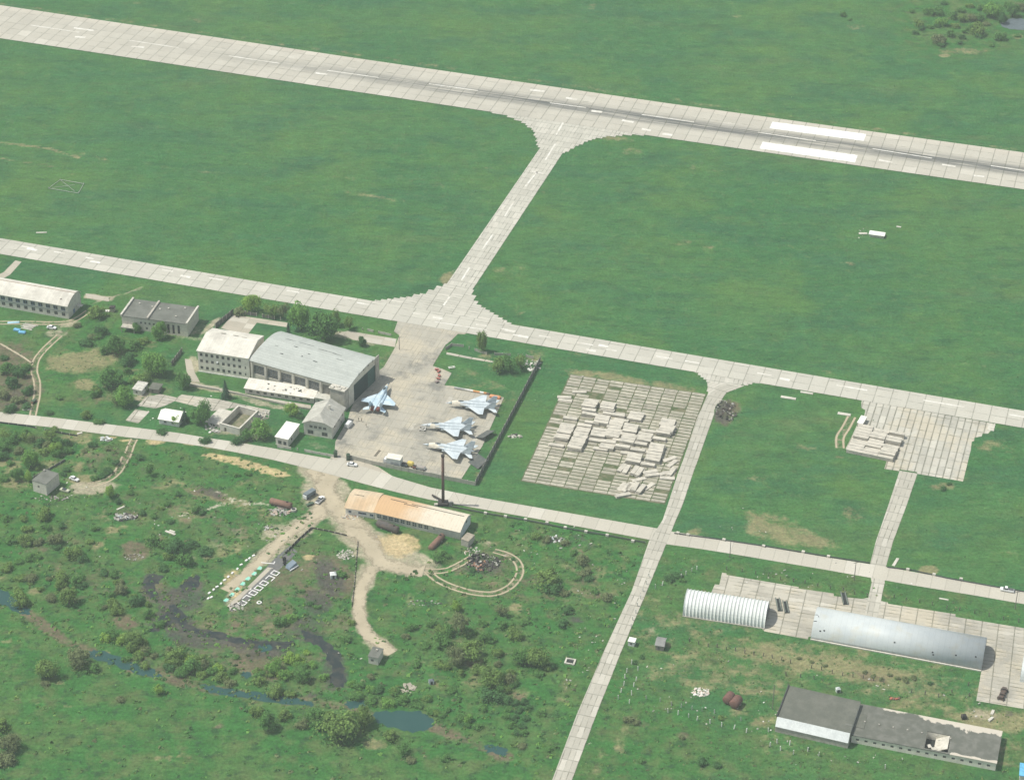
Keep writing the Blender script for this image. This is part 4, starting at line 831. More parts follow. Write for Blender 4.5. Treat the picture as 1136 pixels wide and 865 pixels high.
f=n.step(n.m('ADD',n.m('MULTIPLY',n.m('ADD',n.m('MULTIPLY',e_,.42),far),px),n.m('MULTIPLY',n.m('SUBTRACT',ny_,.5),1.15)),.33,.37)
c=n.mix(f,n.mix(n.step(n.noise(v,.35,4,.6),.4,.7),(0.115,0.12,0.098),(0.165,0.165,0.14)),n.mix(n.noise(v,1,3),(0.55,0.50,0.41),(0.45,0.41,0.33))); setc(n,b,c,.95,.1)
rf=MB().box(-.003,ha,-.2,W+.2,H+.003,H+.28).box(hb,L+.2,-.2,W+.2,H+.003,H+.28).box(ha,hb,hy,W+.2,H+.003,H+.28).box(ha,hb,-.2,.5,H+.003,H+.28).build('roof',RP,r_)
MB().box(ha,hb,.41,hy-.003,.03,.1).build('floor',DARK,r_)
MB().obox((hb-2.6,hy*.55+1.2,2.0),(5.2,hy*.8,.25),0,ry=-.5).build('hanging_roof_slab',CONCL,r_)
rr=random.Random(9)
for k in range(9): MB().obox((rr.uniform(ha+1.2,hb-2),rr.uniform(1,hy*.7),rr.uniform(.6,2.2)),(rr.uniform(1.5,4.5),rr.uniform(1.0,1.6),.25),rr.uniform(0,3),ry=rr.uniform(-.4,.4)).build('broken_slab',CONCL,r_)
for k in range(7):
    MB().box(L*(.06+.1*k),L*(.06+.1*k)+.5,W*.45,W*.45+.5,H+.283,H+.6).build('vent',CONC,rf)
MB().box(-.5,3.5,W*.25,W*.7,H+.285,H+.42).build('felt_patch',BITUMD,rf)
# ================================================================ FIGHTER JETS
def jetmat(name,a,b2):
    mt,n,b=newmat(name); v=n.coord('Object'); s=n.sep(v)
    f=n.step(n.noise(v,.35,3,.5),.47,.55); c=n.mix(f,a,b2)
    pl=n.m('LESS_THAN',n.m('FRACT',n.m('DIVIDE',s[0],1.9)),.035); c=n.scale(c,n.m('SUBTRACT',1.0,n.m('MULTIPLY',pl,.2)))
    c=n.mix(n.m('MULTIPLY',n.step(n.noise(v,1.2,3,.6),.55,.75),.25),c,(0.35,0.37,0.36)); setc(n,b,c,.5,.35); return mt
JET=jetmat('pale_grey_blue_camouflage',(0.46,0.515,0.53),(0.54,0.59,0.60)); JETB=jetmat('sky_blue_camouflage',(0.42,0.54,0.61),(0.53,0.63,0.67))
RADOME=M('grey_green_radome',(0.30,0.36,0.36)); METAL=M('burnt_nozzle_metal',(0.24,0.23,0.22),rough=.5,metal=.6); COVER=M('dark_red_engine_cover',(0.19,0.055,0.045),(0.14,0.05,0.04)); TYRE=M('black_tyre',(0.03,0.03,0.03))
TARP=M('cream_tarpaulin',(0.72,0.66,0.53),(0.60,0.55,0.44),.9); CANO,n,b=newmat('smoked_canopy'); setc(n,b,(0.06,0.08,0.09),.1,.6)
def ell(x,y0,z0,ry,rz,n_=14): return [(x,y0+ry*math.cos(2*PI*i/n_),z0+rz*math.sin(2*PI*i/n_)) for i in range(n_)]
def plate(mb,pts,t,axis='z',tt=None):
    """thin tapered lifting surface: outline pts (x,y,z)"""
    nn_=len(pts); up=[(x,y,z+t/2) for x,y,z in pts] if axis=='z' else [(x,y+t/2,z) for x,y,z in pts]
    dn=[(x,y,z-t/2) for x,y,z in pts] if axis=='z' else [(x,y-t/2,z) for x,y,z in pts]
    mb.add(up+dn,[tuple(range(nn_)),tuple(range(nn_,2*nn_))[::-1]]+[(i,nn_+i,nn_+(i+1)%nn_,(i+1)%nn_) for i in range(nn_)])
def make_jet(label,body,covers=False,nose_open=False,canopy=True):
    t=thing('fighter_jet',label,'fighter jet',group='fighter jets on the apron')
    mb=MB()     # origin under mid wing, nose to +x
    S=[(12.2,.02,.02,2.05),(11.6,.16,.16,2.05),(10.4,.42,.42,2.1),(9.0,.66,.68,2.2),(7.4,.82,.90,2.35),(5.8,.92,1.0,2.5),(4.0,1.0,1.0,2.6),(2.0,1.05,.92,2.6),(-.5,1.05,.75,2.55),(-3.5,.9,.6,2.45),(-6.2,.6,.5,2.35),(-8.5,.38,.4,2.3),(-9.9,.15,.15,2.3)]
    mb.loft([ell(x,0,z,ry,rz) for x,ry,rz,z in S])
    hw=[(8.6,.75),(6.6,1.05),(4.8,1.55),(3.0,2.15),(1.6,2.55),(-5.6,2.55),(-6.6,2.2)]
    rings=[[(x,-w_,2.28),(x,-w_*.55,2.62 if x<7 else 2.45),(x,w_*.55,2.62 if x<7 else 2.45),(x,w_,2.28),(x,w_*.6,2.12),(x,-w_*.6,2.12)] for x,w_ in hw]; mb.loft(rings)
    mb.build('fuselage',body,t,True)
    MB().loft([ell(12.2,0,2.05,.02,.02),ell(11.4,0,2.05,.2,.2),ell(10.2,0,2.1,.47,.47),ell(8.95,0,2.2,.69,.71)]).build('radome',RADOME if not nose_open else M('white_radome',(0.66,0.68,0.66)),t,True)
    MB().tube((12.0,0,2.05),(13.4,0,2.02),.05,.03,6).build('pitot_boom',METAL,t)
    if canopy: MB().loft([ell(7.9,0,2.95,.1,.1),ell(7.2,0,3.1,.42,.34),ell(6.0,0,3.3,.5,.45),ell(4.8,0,3.35,.4,.3),ell(4.0,0,3.4,.15,.1)]).build('canopy',CANO,t,True)
    for s in(-1,1):
        w_=MB(); plate(w_,[(2.6,s*2.3,2.35),(-2.6,s*7.35,2.3),(-4.5,s*7.35,2.28),(-4.6,s*2.3,2.3)],.2); w_.build('wing',body,t)
        w_=MB(); plate(w_,[(-6.2,s*2.45,2.1),(-8.9,s*4.85,2.05),(-10.3,s*4.85,2.05),(-9.3,s*2.45,2.08)],.14); w_.build('tailplane',body,t)
        w_=MB(); plate(w_,[(-4.6,s*2.35,2.3),(-8.0,s*2.35,5.6),(-9.7,s*2.35,5.6),(-8.8,s*2.35,2.3)],.16,'y'); w_.build('tail_fin',body,t)
        e=MB(); e.loft([ell(3.6,s*1.45,1.55,.62,.55),ell(2,s*1.45,1.6,.7,.65),ell(-3,s*1.35,1.75,.72,.7),ell(-7,s*1.25,1.9,.66,.66)]); e.build('engine_nacelle',body,t,True)
        MB().loft([ell(-7,s*1.25,1.9,.68,.68),ell(-9.0,s*1.2,1.95,.55 if not covers else .78,.55 if not covers else .78)]).build('engine_cover' if covers else 'nozzle',COVER if covers else METAL,t,True)
        MB().box(3.55,3.75,s*1.45-.62,s*1.45+.62,1.0,2.1).build('intake_cover' if covers else 'intake',COVER if covers else DARK,t)
        lg=MB().tube((-1.6,s*2.1,1.9),(-1.6,s*2.15,.5),.12,.1,8).build('main_leg',METAL,t); MB().tube((-1.6,s*2.0,.5),(-1.6,s*2.35,.5),.5,.5,14).build('wheel',TYRE,lg)
        for yy in(3.6,5.2): MB().box(-3,-.6,s*yy-.09,s*yy+.09,1.95,2.2).build('pylon',body,t)
    lg=MB().tube((4.6,0,1.8),(4.7,0,.35),.1,.08,8).build('nose_leg',METAL,t); MB().tube((4.7,-.14,.35),(4.7,.14,.35),.35,.35,12).build('wheel',TYRE,lg)
    return t
def park(t,nose,tail,z=2.0):
    a,b_=G(*nose,z),G(*tail,z); d=(a-b_).normalized(); t.rotation_euler=(0,0,math.atan2(d.y,d.x)); c=b_+d*9.9; t.location=(c.x,c.y,.12); return t
j1=park(make_jet('sky blue fighter jet with dark red engine covers just outside the hangar doorway',JETB,True,canopy=True),(430,427.5),(415,456)); 
ja=park(make_jet('pale grey fighter jet nearest the striped marker pole, cream sheet over cockpit',JET,False),(495,447),(552,451))
jb=park(make_jet('pale grey fighter jet with white opened nose, middle one of the parked row of three',JET,False,True),(465.5,471.5),(525,475))
jc=park(make_jet('pale grey fighter jet behind the chimney top, closest to the apron wall',JET,False),(470,493),(526.5,501.5))
def tarp(jet,label,x0,x1,seed,hgt=1.0):
    rr=random.Random(seed); mb=MB(); rings=[]
    for k in range(9):
        x=x0+(x1-x0)*k/8; wd=(.85+.55*k/8)*rr.uniform(.92,1.1); top=3.05+.45*math.sin(PI*min(1,k/6))*hgt
        rings.append([(x,-wd*1.1,1.75+rr.uniform(-.2,.2)),(x,-wd*.95,2.5),(x,-wd*.5,top-.1),(x,0,top+rr.uniform(-.05,.08)),(x,wd*.5,top-.1),(x,wd*.95,2.5),(x,wd*1.1,1.75+rr.uniform(-.2,.2))])
    vs=[p for r0 in rings for p in r0]; mb.add(vs,[(i*7+j,i*7+j+1,(i+1)*7+j+1,(i+1)*7+j) for i in range(8) for j in range(6)])
    o=mb.build('tarpaulin',TARP,None,True); o.location=jet.location; o.rotation_euler=jet.rotation_euler; tag(o,label,'tarpaulin','tarpaulins over the jets')
tarp(ja,'cream tarpaulin over the cockpit of the jet by the striped pole',9.4,2.6,1)
tarp(jb,'cream tarpaulin over the cockpit of the middle jet with opened nose',8.0,4.2,2,.6)
tarp(jc,'cream tarpaulin over the cockpit of the jet behind the chimney top',9.4,2.6,3)
def jet_local(j,x,y): 
    h=j.rotation_euler.z; return j.location.x+x*math.cos(h)-y*math.sin(h), j.location.y+x*math.sin(h)+y*math.cos(h),h
x,y,h=jet_local(j1,9.6,0); o=MB().loft([[(a,-w_,1.8),(a,-w_*.8,2.6),(a,0,2.85),(a,w_*.8,2.6),(a,w_,1.8)] for a,w_ in((1.4,.4),(.6,.6),(-.6,.8),(-1.2,.85))],cap=False).build('tarpaulin',TARP); o.location=(j1.location.x+9.2*math.cos(h),j1.location.y+9.2*math.sin(h),.12); o.rotation_euler=(0,0,h); tag(o,'small cream tarpaulin over the nose of the sky blue jet','tarpaulin','tarpaulins over the jets')
# open radome and white covers laid out in front of the middle jet
x,y,h=jet_local(jb,11.2,.4); t=thing('service_trolley','white folded service trolley and covers at the opened nose of the middle jet','trolley',(x,y,.12),h)
MB().box(-1.2,1.3,-1.3,-1.05,.5,.75).box(-1.2,1.3,1.05,1.3,.5,.75).box(-1.2,-.9,-1.05,1.05,.5,.75).obox((.3,.1,.62),(2.0,.25,.25),.7).build('frame',M('white_trolley_paint',(0.7,0.68,0.62)),t)
for a in(-1,1):
    for b_ in(-1.1,1.1): MB().tube((a,b_-.1,.25),(a,b_+.1,.25),.25,.25,8).build('wheel',TYRE,t)
x,y,h=jet_local(ja,9.5,-3.0); t=thing('tow_bar','reddish tow bar lying beside the nose of the jet by the striped pole','tow bar',(x,y,.12),h); MB().box(-2.6,2.6,-.14,.14,.12,.34).build('bar',M('faded_red_paint',(0.42,0.16,0.11)),t); MB().tube((-2.4,-.5,.2),(-2.4,.5,.2),.2,.2,8).build('wheel',TYRE,t)
x,y,h=jet_local(jc,8.5,-3.0); t=thing('tow_bar','reddish tow bar lying beside the nose of the jet behind the chimney','tow bar',(x,y,.12),h); MB().box(-2.6,2.6,-.14,.14,.12,.34).build('bar',M('faded_red_paint',(0.42,0.16,0.11)),t); MB().tube((-2.4,-.5,.2),(-2.4,.5,.2),.2,.2,8).build('wheel',TYRE,t)
# blast deflectors
def deflector(label,px,py,rz,w_,l_,up):
    c=G(px,py); t=thing('blast_deflector',label,'blast deflector',(c.x,c.y,.12),rz,'blast deflectors behind the jets'); 
    MB().add([(-l_/2,-w_/2,.1),(l_/2,-w_/2,up),(l_/2,w_/2,up),(-l_/2,w_/2,.1),(-l_/2,-w_/2,.25),(l_/2,-w_/2,up+.15),(l_/2,w_/2,up+.15),(-l_/2,w_/2,.25)],[(0,3,2,1),(4,5,6,7),(0,1,5,4),(3,7,6,2),(1,2,6,5),(0,4,7,3)]).build('plate',M('deflector_steel',(0.075,0.085,0.08),(0.12,0.12,0.105),.6),t)
    for y in np.linspace(-w_/2+.2,w_/2-.2,4): MB().tube((l_/2-.1,y,up),(l_/2+1.0,y,0),.08,.08,6).build('strut',BLACKM,t)
deflector('dark steel blast deflector behind the middle jet',538.3,484,head((535,480),(543,484)),7.5,4.4,1.9)
deflector('grey steel blast deflector casting a shadow behind the jet nearest the apron wall',530,514.5,head((524,517),(535,512)),6.4,5.0,2.3)
# ================================================================ VEHICLES, PEOPLE, YARD GEAR
def paint(name,c): return M(name,c,tuple(x*.9 for x in c),.8,.35,.5)
CARGL,n,b=newmat('car_glass'); setc(n,b,(0.04,0.05,0.055),.08,.6)
CARW=paint('white_car_paint',(0.75,0.75,0.72))
LAMP=M('headlamp',(0.6,0.6,0.55),rough=.2)
_wheel=MB().tube((0,-.1,0),(0,.1,0),.33,.33,14).mesh('wheel',TYRE); _rim=MB().tube((0,-.11,0),(0,.11,0),.18,.18,10).mesh('rim',METAL)
def car(label,px,py,hd,body=CARW,kind='sedan',cat='car',name='parked_car'):
    c=G(px,py); t=thing(name,label,cat,(c.x,c.y,.1),hd)
    def sec(x,w_,z0,z1,ch=.12): return [(x,-w_,z0),(x,-w_,z1-ch),(x,-w_+ch,z1),(x,w_-ch,z1),(x,w_,z1-ch),(x,w_,z0)]
    b_=MB()
    if kind=='sedan':
        b_.loft([sec(-2.15,.72,.35,.85),sec(-1.95,.82,.25,.95),(sec(-.9,.85,.25,.98)),sec(.9,.85,.25,.95),sec(1.8,.82,.25,.85),sec(2.1,.7,.35,.7)])
        cab=[[(-1.7,-.72,.94),(-1.15,-.6,1.42),(-1.15,.6,1.42),(-1.7,.72,.94)],[(.95,-.72,.92),(.3,-.6,1.42),(.3,.6,1.42),(.95,.72,.92)]]; roof=(-1.12,.27,.58,1.425)
    elif kind=='van':
        b_.loft([sec(-2.3,.85,.3,2.05),sec(-2.25,.92,.25,2.1),sec(1.0,.92,.25,2.1),sec(1.7,.9,.25,1.35),sec(2.3,.85,.3,1.0)])
        cab=[[(.6,-.86,1.35),(.4,-.8,2.0),(.4,.8,2.0),(.6,.86,1.35)],[(1.78,-.8,1.33),(1.12,-.78,2.06),(1.12,.78,2.06),(1.78,.8,1.33)]]; roof=(-2.1,.95,.8,2.11)
    else:
        b_.loft([sec(-2.6,.85,.35,.95),sec(-2.5,.9,.3,1.0),sec(-.1,.9,.3,1.0),sec(.9,.9,.3,1.0),sec(2.3,.88,.3,.98),sec(2.6,.75,.4,.85)])
        cab=[[(-.35,-.8,.99),(-.15,-.7,1.7),(-.15,.7,1.7),(-.35,.8,.99)],[(1.5,-.8,.98),(.9,-.7,1.68),(.9,.7,1.68),(1.5,.8,.98)]]; roof=(-.14,.88,.68,1.69)
    b_.build('body',body,t)
    g=MB().loft(cab); g.build('windows',CARGL,t)
    MB().box(roof[0],roof[1],-roof[2],roof[2],roof[3],roof[3]+.05).build('roof',body,t)
    if kind=='pickup': MB().box(-2.45,-.5,-.75,.75,1.004,1.06).build('load_bed',M('bed_dark',(0.10,0.10,0.10)),t)
    for x in(-1.3,1.35):
        for y in(-.78,.78):
            wv=link('wheel',_wheel,t,(x,y,.33)); link('rim',_rim,wv)
    fx={'sedan':2.08,'van':2.27,'pickup':2.57}[kind]
    for y in(-.5,.5): MB().box(fx,fx+.05,y-.16,y+.16,.58,.75).build('headlight',LAMP,t)
    return t
car('white saloon car on the grass beside the rutted track by the barrack',57.5,364.6,head((52,364),(63,365.5)))
car('white van parked in the shade of the gabled house by the apron',387.3,472.5,head((383.5,476),(391,468)),kind='van',cat='van',name='parked_van')
car('white saloon car standing on the edge of the service road by the apron gate',390.8,516.5,head((385,516),(397,517.5)))
car('white saloon car on the earth pad beside the square grey building',82.6,532.4,head((76,530),(89,535)))
car('white pickup on the dirt entrance west of the rusty roofed workshop',355.2,555.8,head((351,559.5),(359.5,551.5)),kind='pickup',cat='pickup',name='parked_pickup')
car('white pickup driving along the service road near the right edge',1117,655.4,head((1124,656.5),(1110,654)),kind='pickup',cat='pickup',name='parked_pickup')
# dark panel truck body next to pickup
c=G(343.5,550.5); t=thing('truck_cargo_box','dark grey truck cargo box with pale end standing behind the white pickup','cargo box',(c.x,c.y,.15),head((338,553),(349,546)))
MB().box(-2.6,2.6,-1.05,1.05,.6,2.3).build('box_body',M('dark_grey_paint',(0.16,0.19,0.20)),t); MB().box(-2.9,-2.603,-1.0,1.0,.3,1.7).build('tail_panel',CARW,t); MB().box(-2.6,2.4,-.6,.6,.3,.6).build('chassis',BLACKM,t)
for x in(-1.8,1.8):
    for y in(-.95,.95): MB().tube((x,y-.12,.4),(x,y+.12,.4),.4,.4,12).build('wheel',TYRE,t)
c=G(344,560); t=thing('handcart','low dark green handcart in the grass beside the white pickup','handcart',(c.x,c.y,0),head((340,561),(348,558))); MB().box(-1.6,1.6,-.6,.6,.45,.75).build('tray',M('dark_green_paint',(0.06,0.10,0.06)),t)
for y in(-.65,.65): MB().tube((0,y-.08,.4),(0,y+.08,.4),.4,.4,10).build('wheel',TYRE,t)
# site truck with white box body on apron
c=G(434.5,515); h=head((425,512.5),(446,516.2)); t=thing('box_body_truck','white box body service truck with cab facing left by the apron wall','truck',(c.x,c.y,.12),h)
MB().box(-1.6,4.2,-1.7,1.7,.9,3.9).build('cargo_box',M('faded_white_panel',(0.58,0.60,0.56),(0.48,0.5,0.47)),t); MB().box(-1.9,4.4,-1.9,1.9,3.903,4.05).build('roof',M('dirty_white_roof',(0.72,0.68,0.57),(0.6,0.56,0.47)),t)
cb=MB().loft([[(-1.95,-1.15,.7),(-1.95,-1.15,2.7),(-1.95,1.15,2.7),(-1.95,1.15,.7)],[(-3.3,-1.15,.7),(-3.0,-1.1,2.7),(-3.0,1.1,2.7),(-3.3,1.15,.7)]]).build('cab',CARW,t); MB().obox((-3.2,0,2.1),(.08,1.9,.8),0,ry=.14).build('windscreen',CARGL,cb)
MB().box(-1.61,-1.62,-1,1,1.2,2.6).build('bulkhead',DARK,t); MB().box(-3.3,4.2,-.6,.6,.5,.9).build('chassis',BLACKM,t); MB().box(.2,3.6,-1.76,-1.703,1.4,2.6).build('side_door',M('worn_grey_door',(0.40,0.42,0.40)),t)
for x in(-2.4,1.6,2.9):
    for y in(-1.2,1.2): MB().tube((x,y-.18,.5),(x,y+.18,.5),.5,.5,14).build('wheel',TYRE,t)
def trolley(label,px,py,c1,c2,sz,name='ground_power_cart',cat='power cart'):
    c=G(px,py); t=thing(name,label,cat,(c.x,c.y,.12),head((400,500),(470,515))); a,b_,d=sz
    MB().box(-a/2,a/2,-b_/2,b_/2,.45,.45+d).build('housing',c1,t); MB().box(-a/2+.2,a/2-.3,-b_/2+.1,b_/2-.1,.453+d,.75+d).build('cover',c2,t)
    for x in(-a/2+.4,a/2-.4):
        for y in(-b_/2,b_/2): MB().tube((x,y-.1,.35),(x,y+.1,.35),.35,.35,10).build('wheel',TYRE,t)
    MB().tube((-a/2,0,.4),(-a/2-1.2,0,.2),.05,.05,5).build('drawbar',BLACKM,t)
trolley('yellow power cart between the white box truck and the grey trailer',455.3,517,M('yellow_paint',(0.70,0.58,0.16)),M('yellow_paint_lid',(0.62,0.5,0.14)),(2.6,1.8,1.2))
trolley('low reddish cart just right of the yellow power cart',460.5,519.5,M('faded_red_paint',(0.42,0.16,0.11)),BLACKM,(1.8,1.3,.5),'equipment_cart','cart')
trolley('flat grey trailer by the apron wall right of the yellow power cart',467,520.5,M('grey_trailer_paint',(0.44,0.45,0.42)),M('grey_brown_load',(0.34,0.31,0.27)),(3.8,1.9,.6),'flat_trailer','trailer')
trolley('dark generator cart tucked beside the white box truck',449,517.5,M('dark_grey_paint',(0.16,0.19,0.20)),BLACKM,(2.4,1.6,.9))
c=G(418.6,503); t=thing('tool_ladder','dark folded access ladder lying left of the white box truck','ladder',(c.x,c.y,.14),head((413,506),(418,500)))
for y in(-.35,.35): MB().box(-2.4,2.4,y-.06,y+.06,0,.12).build('rail',BLACKM,t)
for k in range(9): MB().box(-2.2+.55*k,-2.1+.55*k,-.288,.288,.02,.1).build('rung',BLACKM,t)
# red ground trolleys west of the grass block
for i,(px,py) in enumerate([(484.5,410.8),(486.6,413),(487.3,417.5),(486.3,421),(485.0,424.5)]):
    c=G(px,py); l=['topmost red chock trolley in the line beside the apron grass','red chock trolley second from the top of the line beside the apron grass','red chock trolley in the middle of the line beside the apron grass','red chock trolley second from the bottom of the line beside the apron grass','greyish red chock trolley at the bottom of the line beside the apron grass'][i]
    t=thing('chock_trolley',l,'trolley',(c.x,c.y,.12),i*.9,'chock trolleys at the apron edge'); MB().box(-.8,.8,-.5,.5,.35,.75).build('tray',M('brick_red_paint',(0.36,0.12,0.09),(0.25,0.12,0.10)) if i<4 else M('greyed_red_paint',(0.26,0.2,0.18)),t); MB().tube((.8,0,.4),(1.5,0,1.0),.05,.05,5).build('handle',BLACKM,t)
    for y in(-.5,.5): MB().tube((0,y-.08,.3),(0,y+.08,.3),.3,.3,10).build('wheel',TYRE,t)
# striped pole and orange covers
a,b_=G(504,431),G(543,438); t=thing('striped_marker_pole','long grey, white and orange striped pole lying along the grass edge of the apron','marker pole',(a.x,a.y,.12),math.atan2(b_.y-a.y,b_.x-a.x)); LL=(b_-a).length
cols=[M('pole_grey',(0.40,0.41,0.38)),M('pole_white',(0.74,0.72,0.66)),M('pole_orange',(0.66,0.33,0.13)),M('pole_white',(0,0,0)),M('pole_orange',(0,0,0)),M('pole_brown',(0.16,0.12,0.09))]
cuts=[0,.30,.54,.73,.84,.92,1.0]
for i in range(6): MB().tube((LL*cuts[i],0,.45),(LL*cuts[i+1],0,.45),.42,.42,10).build('pole_section',cols[i],t)
for x in(.1,.5,.9): MB().box(LL*x-.1,LL*x+.1,-.4,.4,0,.1).build('cradle',BLACKM,t)
for i,(px,py) in enumerate([(546.5,441),(552,442)]):
    c=G(px,py); t=thing('orange_covered_crate',['orange covered crate at the tip of the striped pole','orange covered crate right of its twin, farther from the striped pole'][i],'crate',(c.x,c.y,.12),head((540,438),(556,441)),'orange crates at the apron edge'); MB().box(-1.2,1.2,-.8,.8,0,.8).build('crate',M('orange_tarp',(0.62,0.24,0.10),(0.5,0.2,0.1)),t); MB().loft([[(-1.25,-.85,.803),(1.25,-.85,.803),(1.25,.85,.803),(-1.25,.85,.803)],[(-.7,-.4,1.25),(.6,-.3,1.3),(.6,.4,1.25),(-.7,.4,1.2)]]).build('cover',M('orange_cover',(0.68,0.30,0.14),(0.6,0.25,0.1)),t)
c=G(501,408.4); t=thing('garden_bench','small white bench frame on the grass beside the red trolleys','bench',(c.x,c.y,0),.3); 
for y in(-.5,.45): MB().box(-1.5,1.5,y-.18,y+.18,.5,.62).build('seat_plank',WHITEWASH,t)
for x in(-1.0,1.0): MB().box(x-.15,x+.15,-.6,.6,0,.498).build('leg',CONC,t)
# people: one continuous skinned body each
def person(label,px,py,hd,shirt,trous,hair,stride=.12,arm=.2):
    c=G(px,py); t=thing('person',label,'person',(c.x,c.y,.12),hd)
    V=[(0,0,.95,.15),(0,0,1.12,.14),(0,0,1.32,.16),(0,0,1.46,.09),(0,0,1.54,.06),(.01,0,1.66,.10),(.01,0,1.73,.085)]; E=[(0,1),(1,2),(2,3),(3,4),(4,5),(5,6)]
    for s in(-1,1):
        o=len(V); V+=[(0,s*.19,1.42,.062),(.02,s*.25,1.15,.05),(arm*.6,s*.25,.93,.04),(arm*.75,s*.25,.83,.035)]; E+=[(3,o),(o,o+1),(o+1,o+2),(o+2,o+3)]
        o=len(V); k=s*stride; V+=[(0,s*.10,.88,.09),(k*.6+.02,s*.11,.50,.065),(k,s*.11,.09,.05),(k+.14,s*.12,.05,.045)]; E+=[(0,o),(o,o+1),(o+1,o+2),(o+2,o+3)]
    me=bpy.data.meshes.new('body'); me.from_pydata([v[:3] for v in V],E,[]); o=link('body',me,t)
    sk=o.modifiers.new('skin','SKIN'); 
    if not me.skin_vertices: 
        bm=bmesh.new(); bm.from_mesh(me); bm.verts.layers.skin.verify(); bm.to_mesh(me); bm.free()
    for i,v in enumerate(V): me.skin_vertices[0].data[i].radius=(v[3],v[3]); me.skin_vertices[0].data[i].use_root=(i==0)
    o.modifiers.new('sub','SUBSURF').levels=1; o.modifiers['sub'].render_levels=1
    mt,n,b=newmat('clothed_person'); z=n.sep(n.coord('Object'))[2]
    setc(n,b,n.mix(n.m('GREATER_THAN',z,1.50),n.mix(n.m('GREATER_THAN',z,.97),trous,shirt),(0.42,0.27,0.19)),.9,.1); me.materials.append(mt)
    MB().loft([ell(-.01,0,0,.0,.0)]) if False else None
    hb=MB(); hb.loft([[(0.0+.105*math.cos(2*PI*i/10)*r0,.095*math.sin(2*PI*i/10)*r0,z0) for i in range(10)] for r0,z0 in((1.08,1.70),(1.0,1.77),(.6,1.82),(.15,1.835))]); hb.build('hair',hair,t,True)
HAIR=M('dark_hair',(0.03,0.025,0.02))
person('person in dark clothes nearest the white van on the apron',397.6,467.2,.8,(0.05,0.055,0.06),(0.06,0.055,0.05),HAIR)
person('person in brownish top standing right beside the one by the van',401.3,467.8,2.6,(0.18,0.12,0.07),(0.05,0.05,0.06),HAIR,.05)
person('person standing a few steps nearer the road, apart from the other two',406.3,473.8,3.6,(0.10,0.08,0.04),(0.13,0.11,0.05),HAIR,.1)
# ---------------------------------------------------------------- tanks
def tank(label,p0,p1,r_,mat,name='storage_tank',n_=16,man=True):
    a,b_=G(*p0),G(*p1); L=(b_-a).length; t=thing(name,label,'tank',(a.x,a.y,0),math.atan2(b_.y-a.y,b_.x-a.x)); z=r_+.12
    prof=[(0,.15),(.12,.75),(.35,1.0)]
    MB().loft([ [(x*1.0,r_*k*math.cos(2*PI*i/n_),z+r_*k*math.sin(2*PI*i/n_)) for i in range(n_)] for x,k in prof+[(L-.35,1.0),(L-.12,.75),(L,.15)]]).build('shell',mat,t,True)
    if man: MB().tube((L*.8,0,z+r_*.97),(L*.8,0,z+r_+.35),.4,.4,10).build('manhole',BLACKM,t)
    for x in(L*.2,L*.5,L*.8): MB().tube((x-.07,0,z),(x+.07,0,z),r_+.04,r_+.04,n_).build('hoop',mat,t)
    for x in(L*.25,L*.75): MB().box(x-.25,x+.25,-r_*.8,r_*.8,0,.5).build('cradle',CONC,t)
    return t
RUSTB=M('brown_rusty_tank',(0.22,0.125,0.085),(0.15,0.09,0.07),.5); GREYB=M('dark_grey_tank',(0.085,0.078,0.07),(0.12,0.085,0.065),.5)
tank('rust brown tank lying above rubble west of the dirt junction',(299.8,558.5),(323.8,564.5),1.35,RUSTB)
tank('dark grey tank lying in the grass in front of the workshop windows',(418.5,583),(442,591.5),1.45,GREYB)
tank('rust brown tank pointing away near the east end of the workshop',(477.5,611.5),(491.3,596.5),1.25,RUSTB)
tank('shorter rusty tank on the left of the pair by the white rubble crater',(805.5,782),(811.5,774.5),1.75,M('dark_red_rust',(0.17,0.085,0.065),(0.12,0.07,0.055)),man=False)
tank('rusty tank on the right of the pair by the white rubble crater',(813.0,786.5),(819.5,778.5),1.75,M('dark_red_rust',(0,0,0)),man=False)
c=G(325.8,566.5); t=thing('concrete_ring','pale concrete well ring at the end of the brown tank above rubble','well ring',(c.x,c.y,0)); MB().tube((0,0,0),(0,0,.9),1.15,1.15,14).build('ring',CONCL,t); MB().tube((0,0,.903),(0,0,.93),.8,.8,14).build('opening',DARK,t)
c=G(371.2,628.5)
def box_hut(name,label,cat,px,py,sz,mat,roofm,rz=.2,group=None):
    c=G(px,py); t=thing(name,label,cat,(c.x,c.y,0),rz,group); a,b_,d=sz; MB().box(-a/2,a/2,-b_/2,b_/2,0,d).build('body',mat,t); MB().loft([[(-a/2-.1,-b_/2-.1,d+.003),(a/2+.1,-b_/2-.1,d+.003),(a/2+.1,b_/2+.1,d+.003),(-a/2-.1,b_/2+.1,d+.003)],[(-a*.2,-b_*.1,d+.7),(a*.2,-b_*.1,d+.7),(a*.2,b_*.1,d+.7),(-a*.2,b_*.1,d+.7)]]).build('roof',roofm,t); MB().box(-.4,.4,-b_/2-.05,-b_/2-.003,.1,1.5).build('door',DARK,t); return t
box_hut('guard_cabin','tiny pale cabin with pointed top in the meadow near the wire fence','cabin',369.7,640,(2.2,2.2,1.7),GALV,M('pale_cap',(0.66,0.68,0.64)))
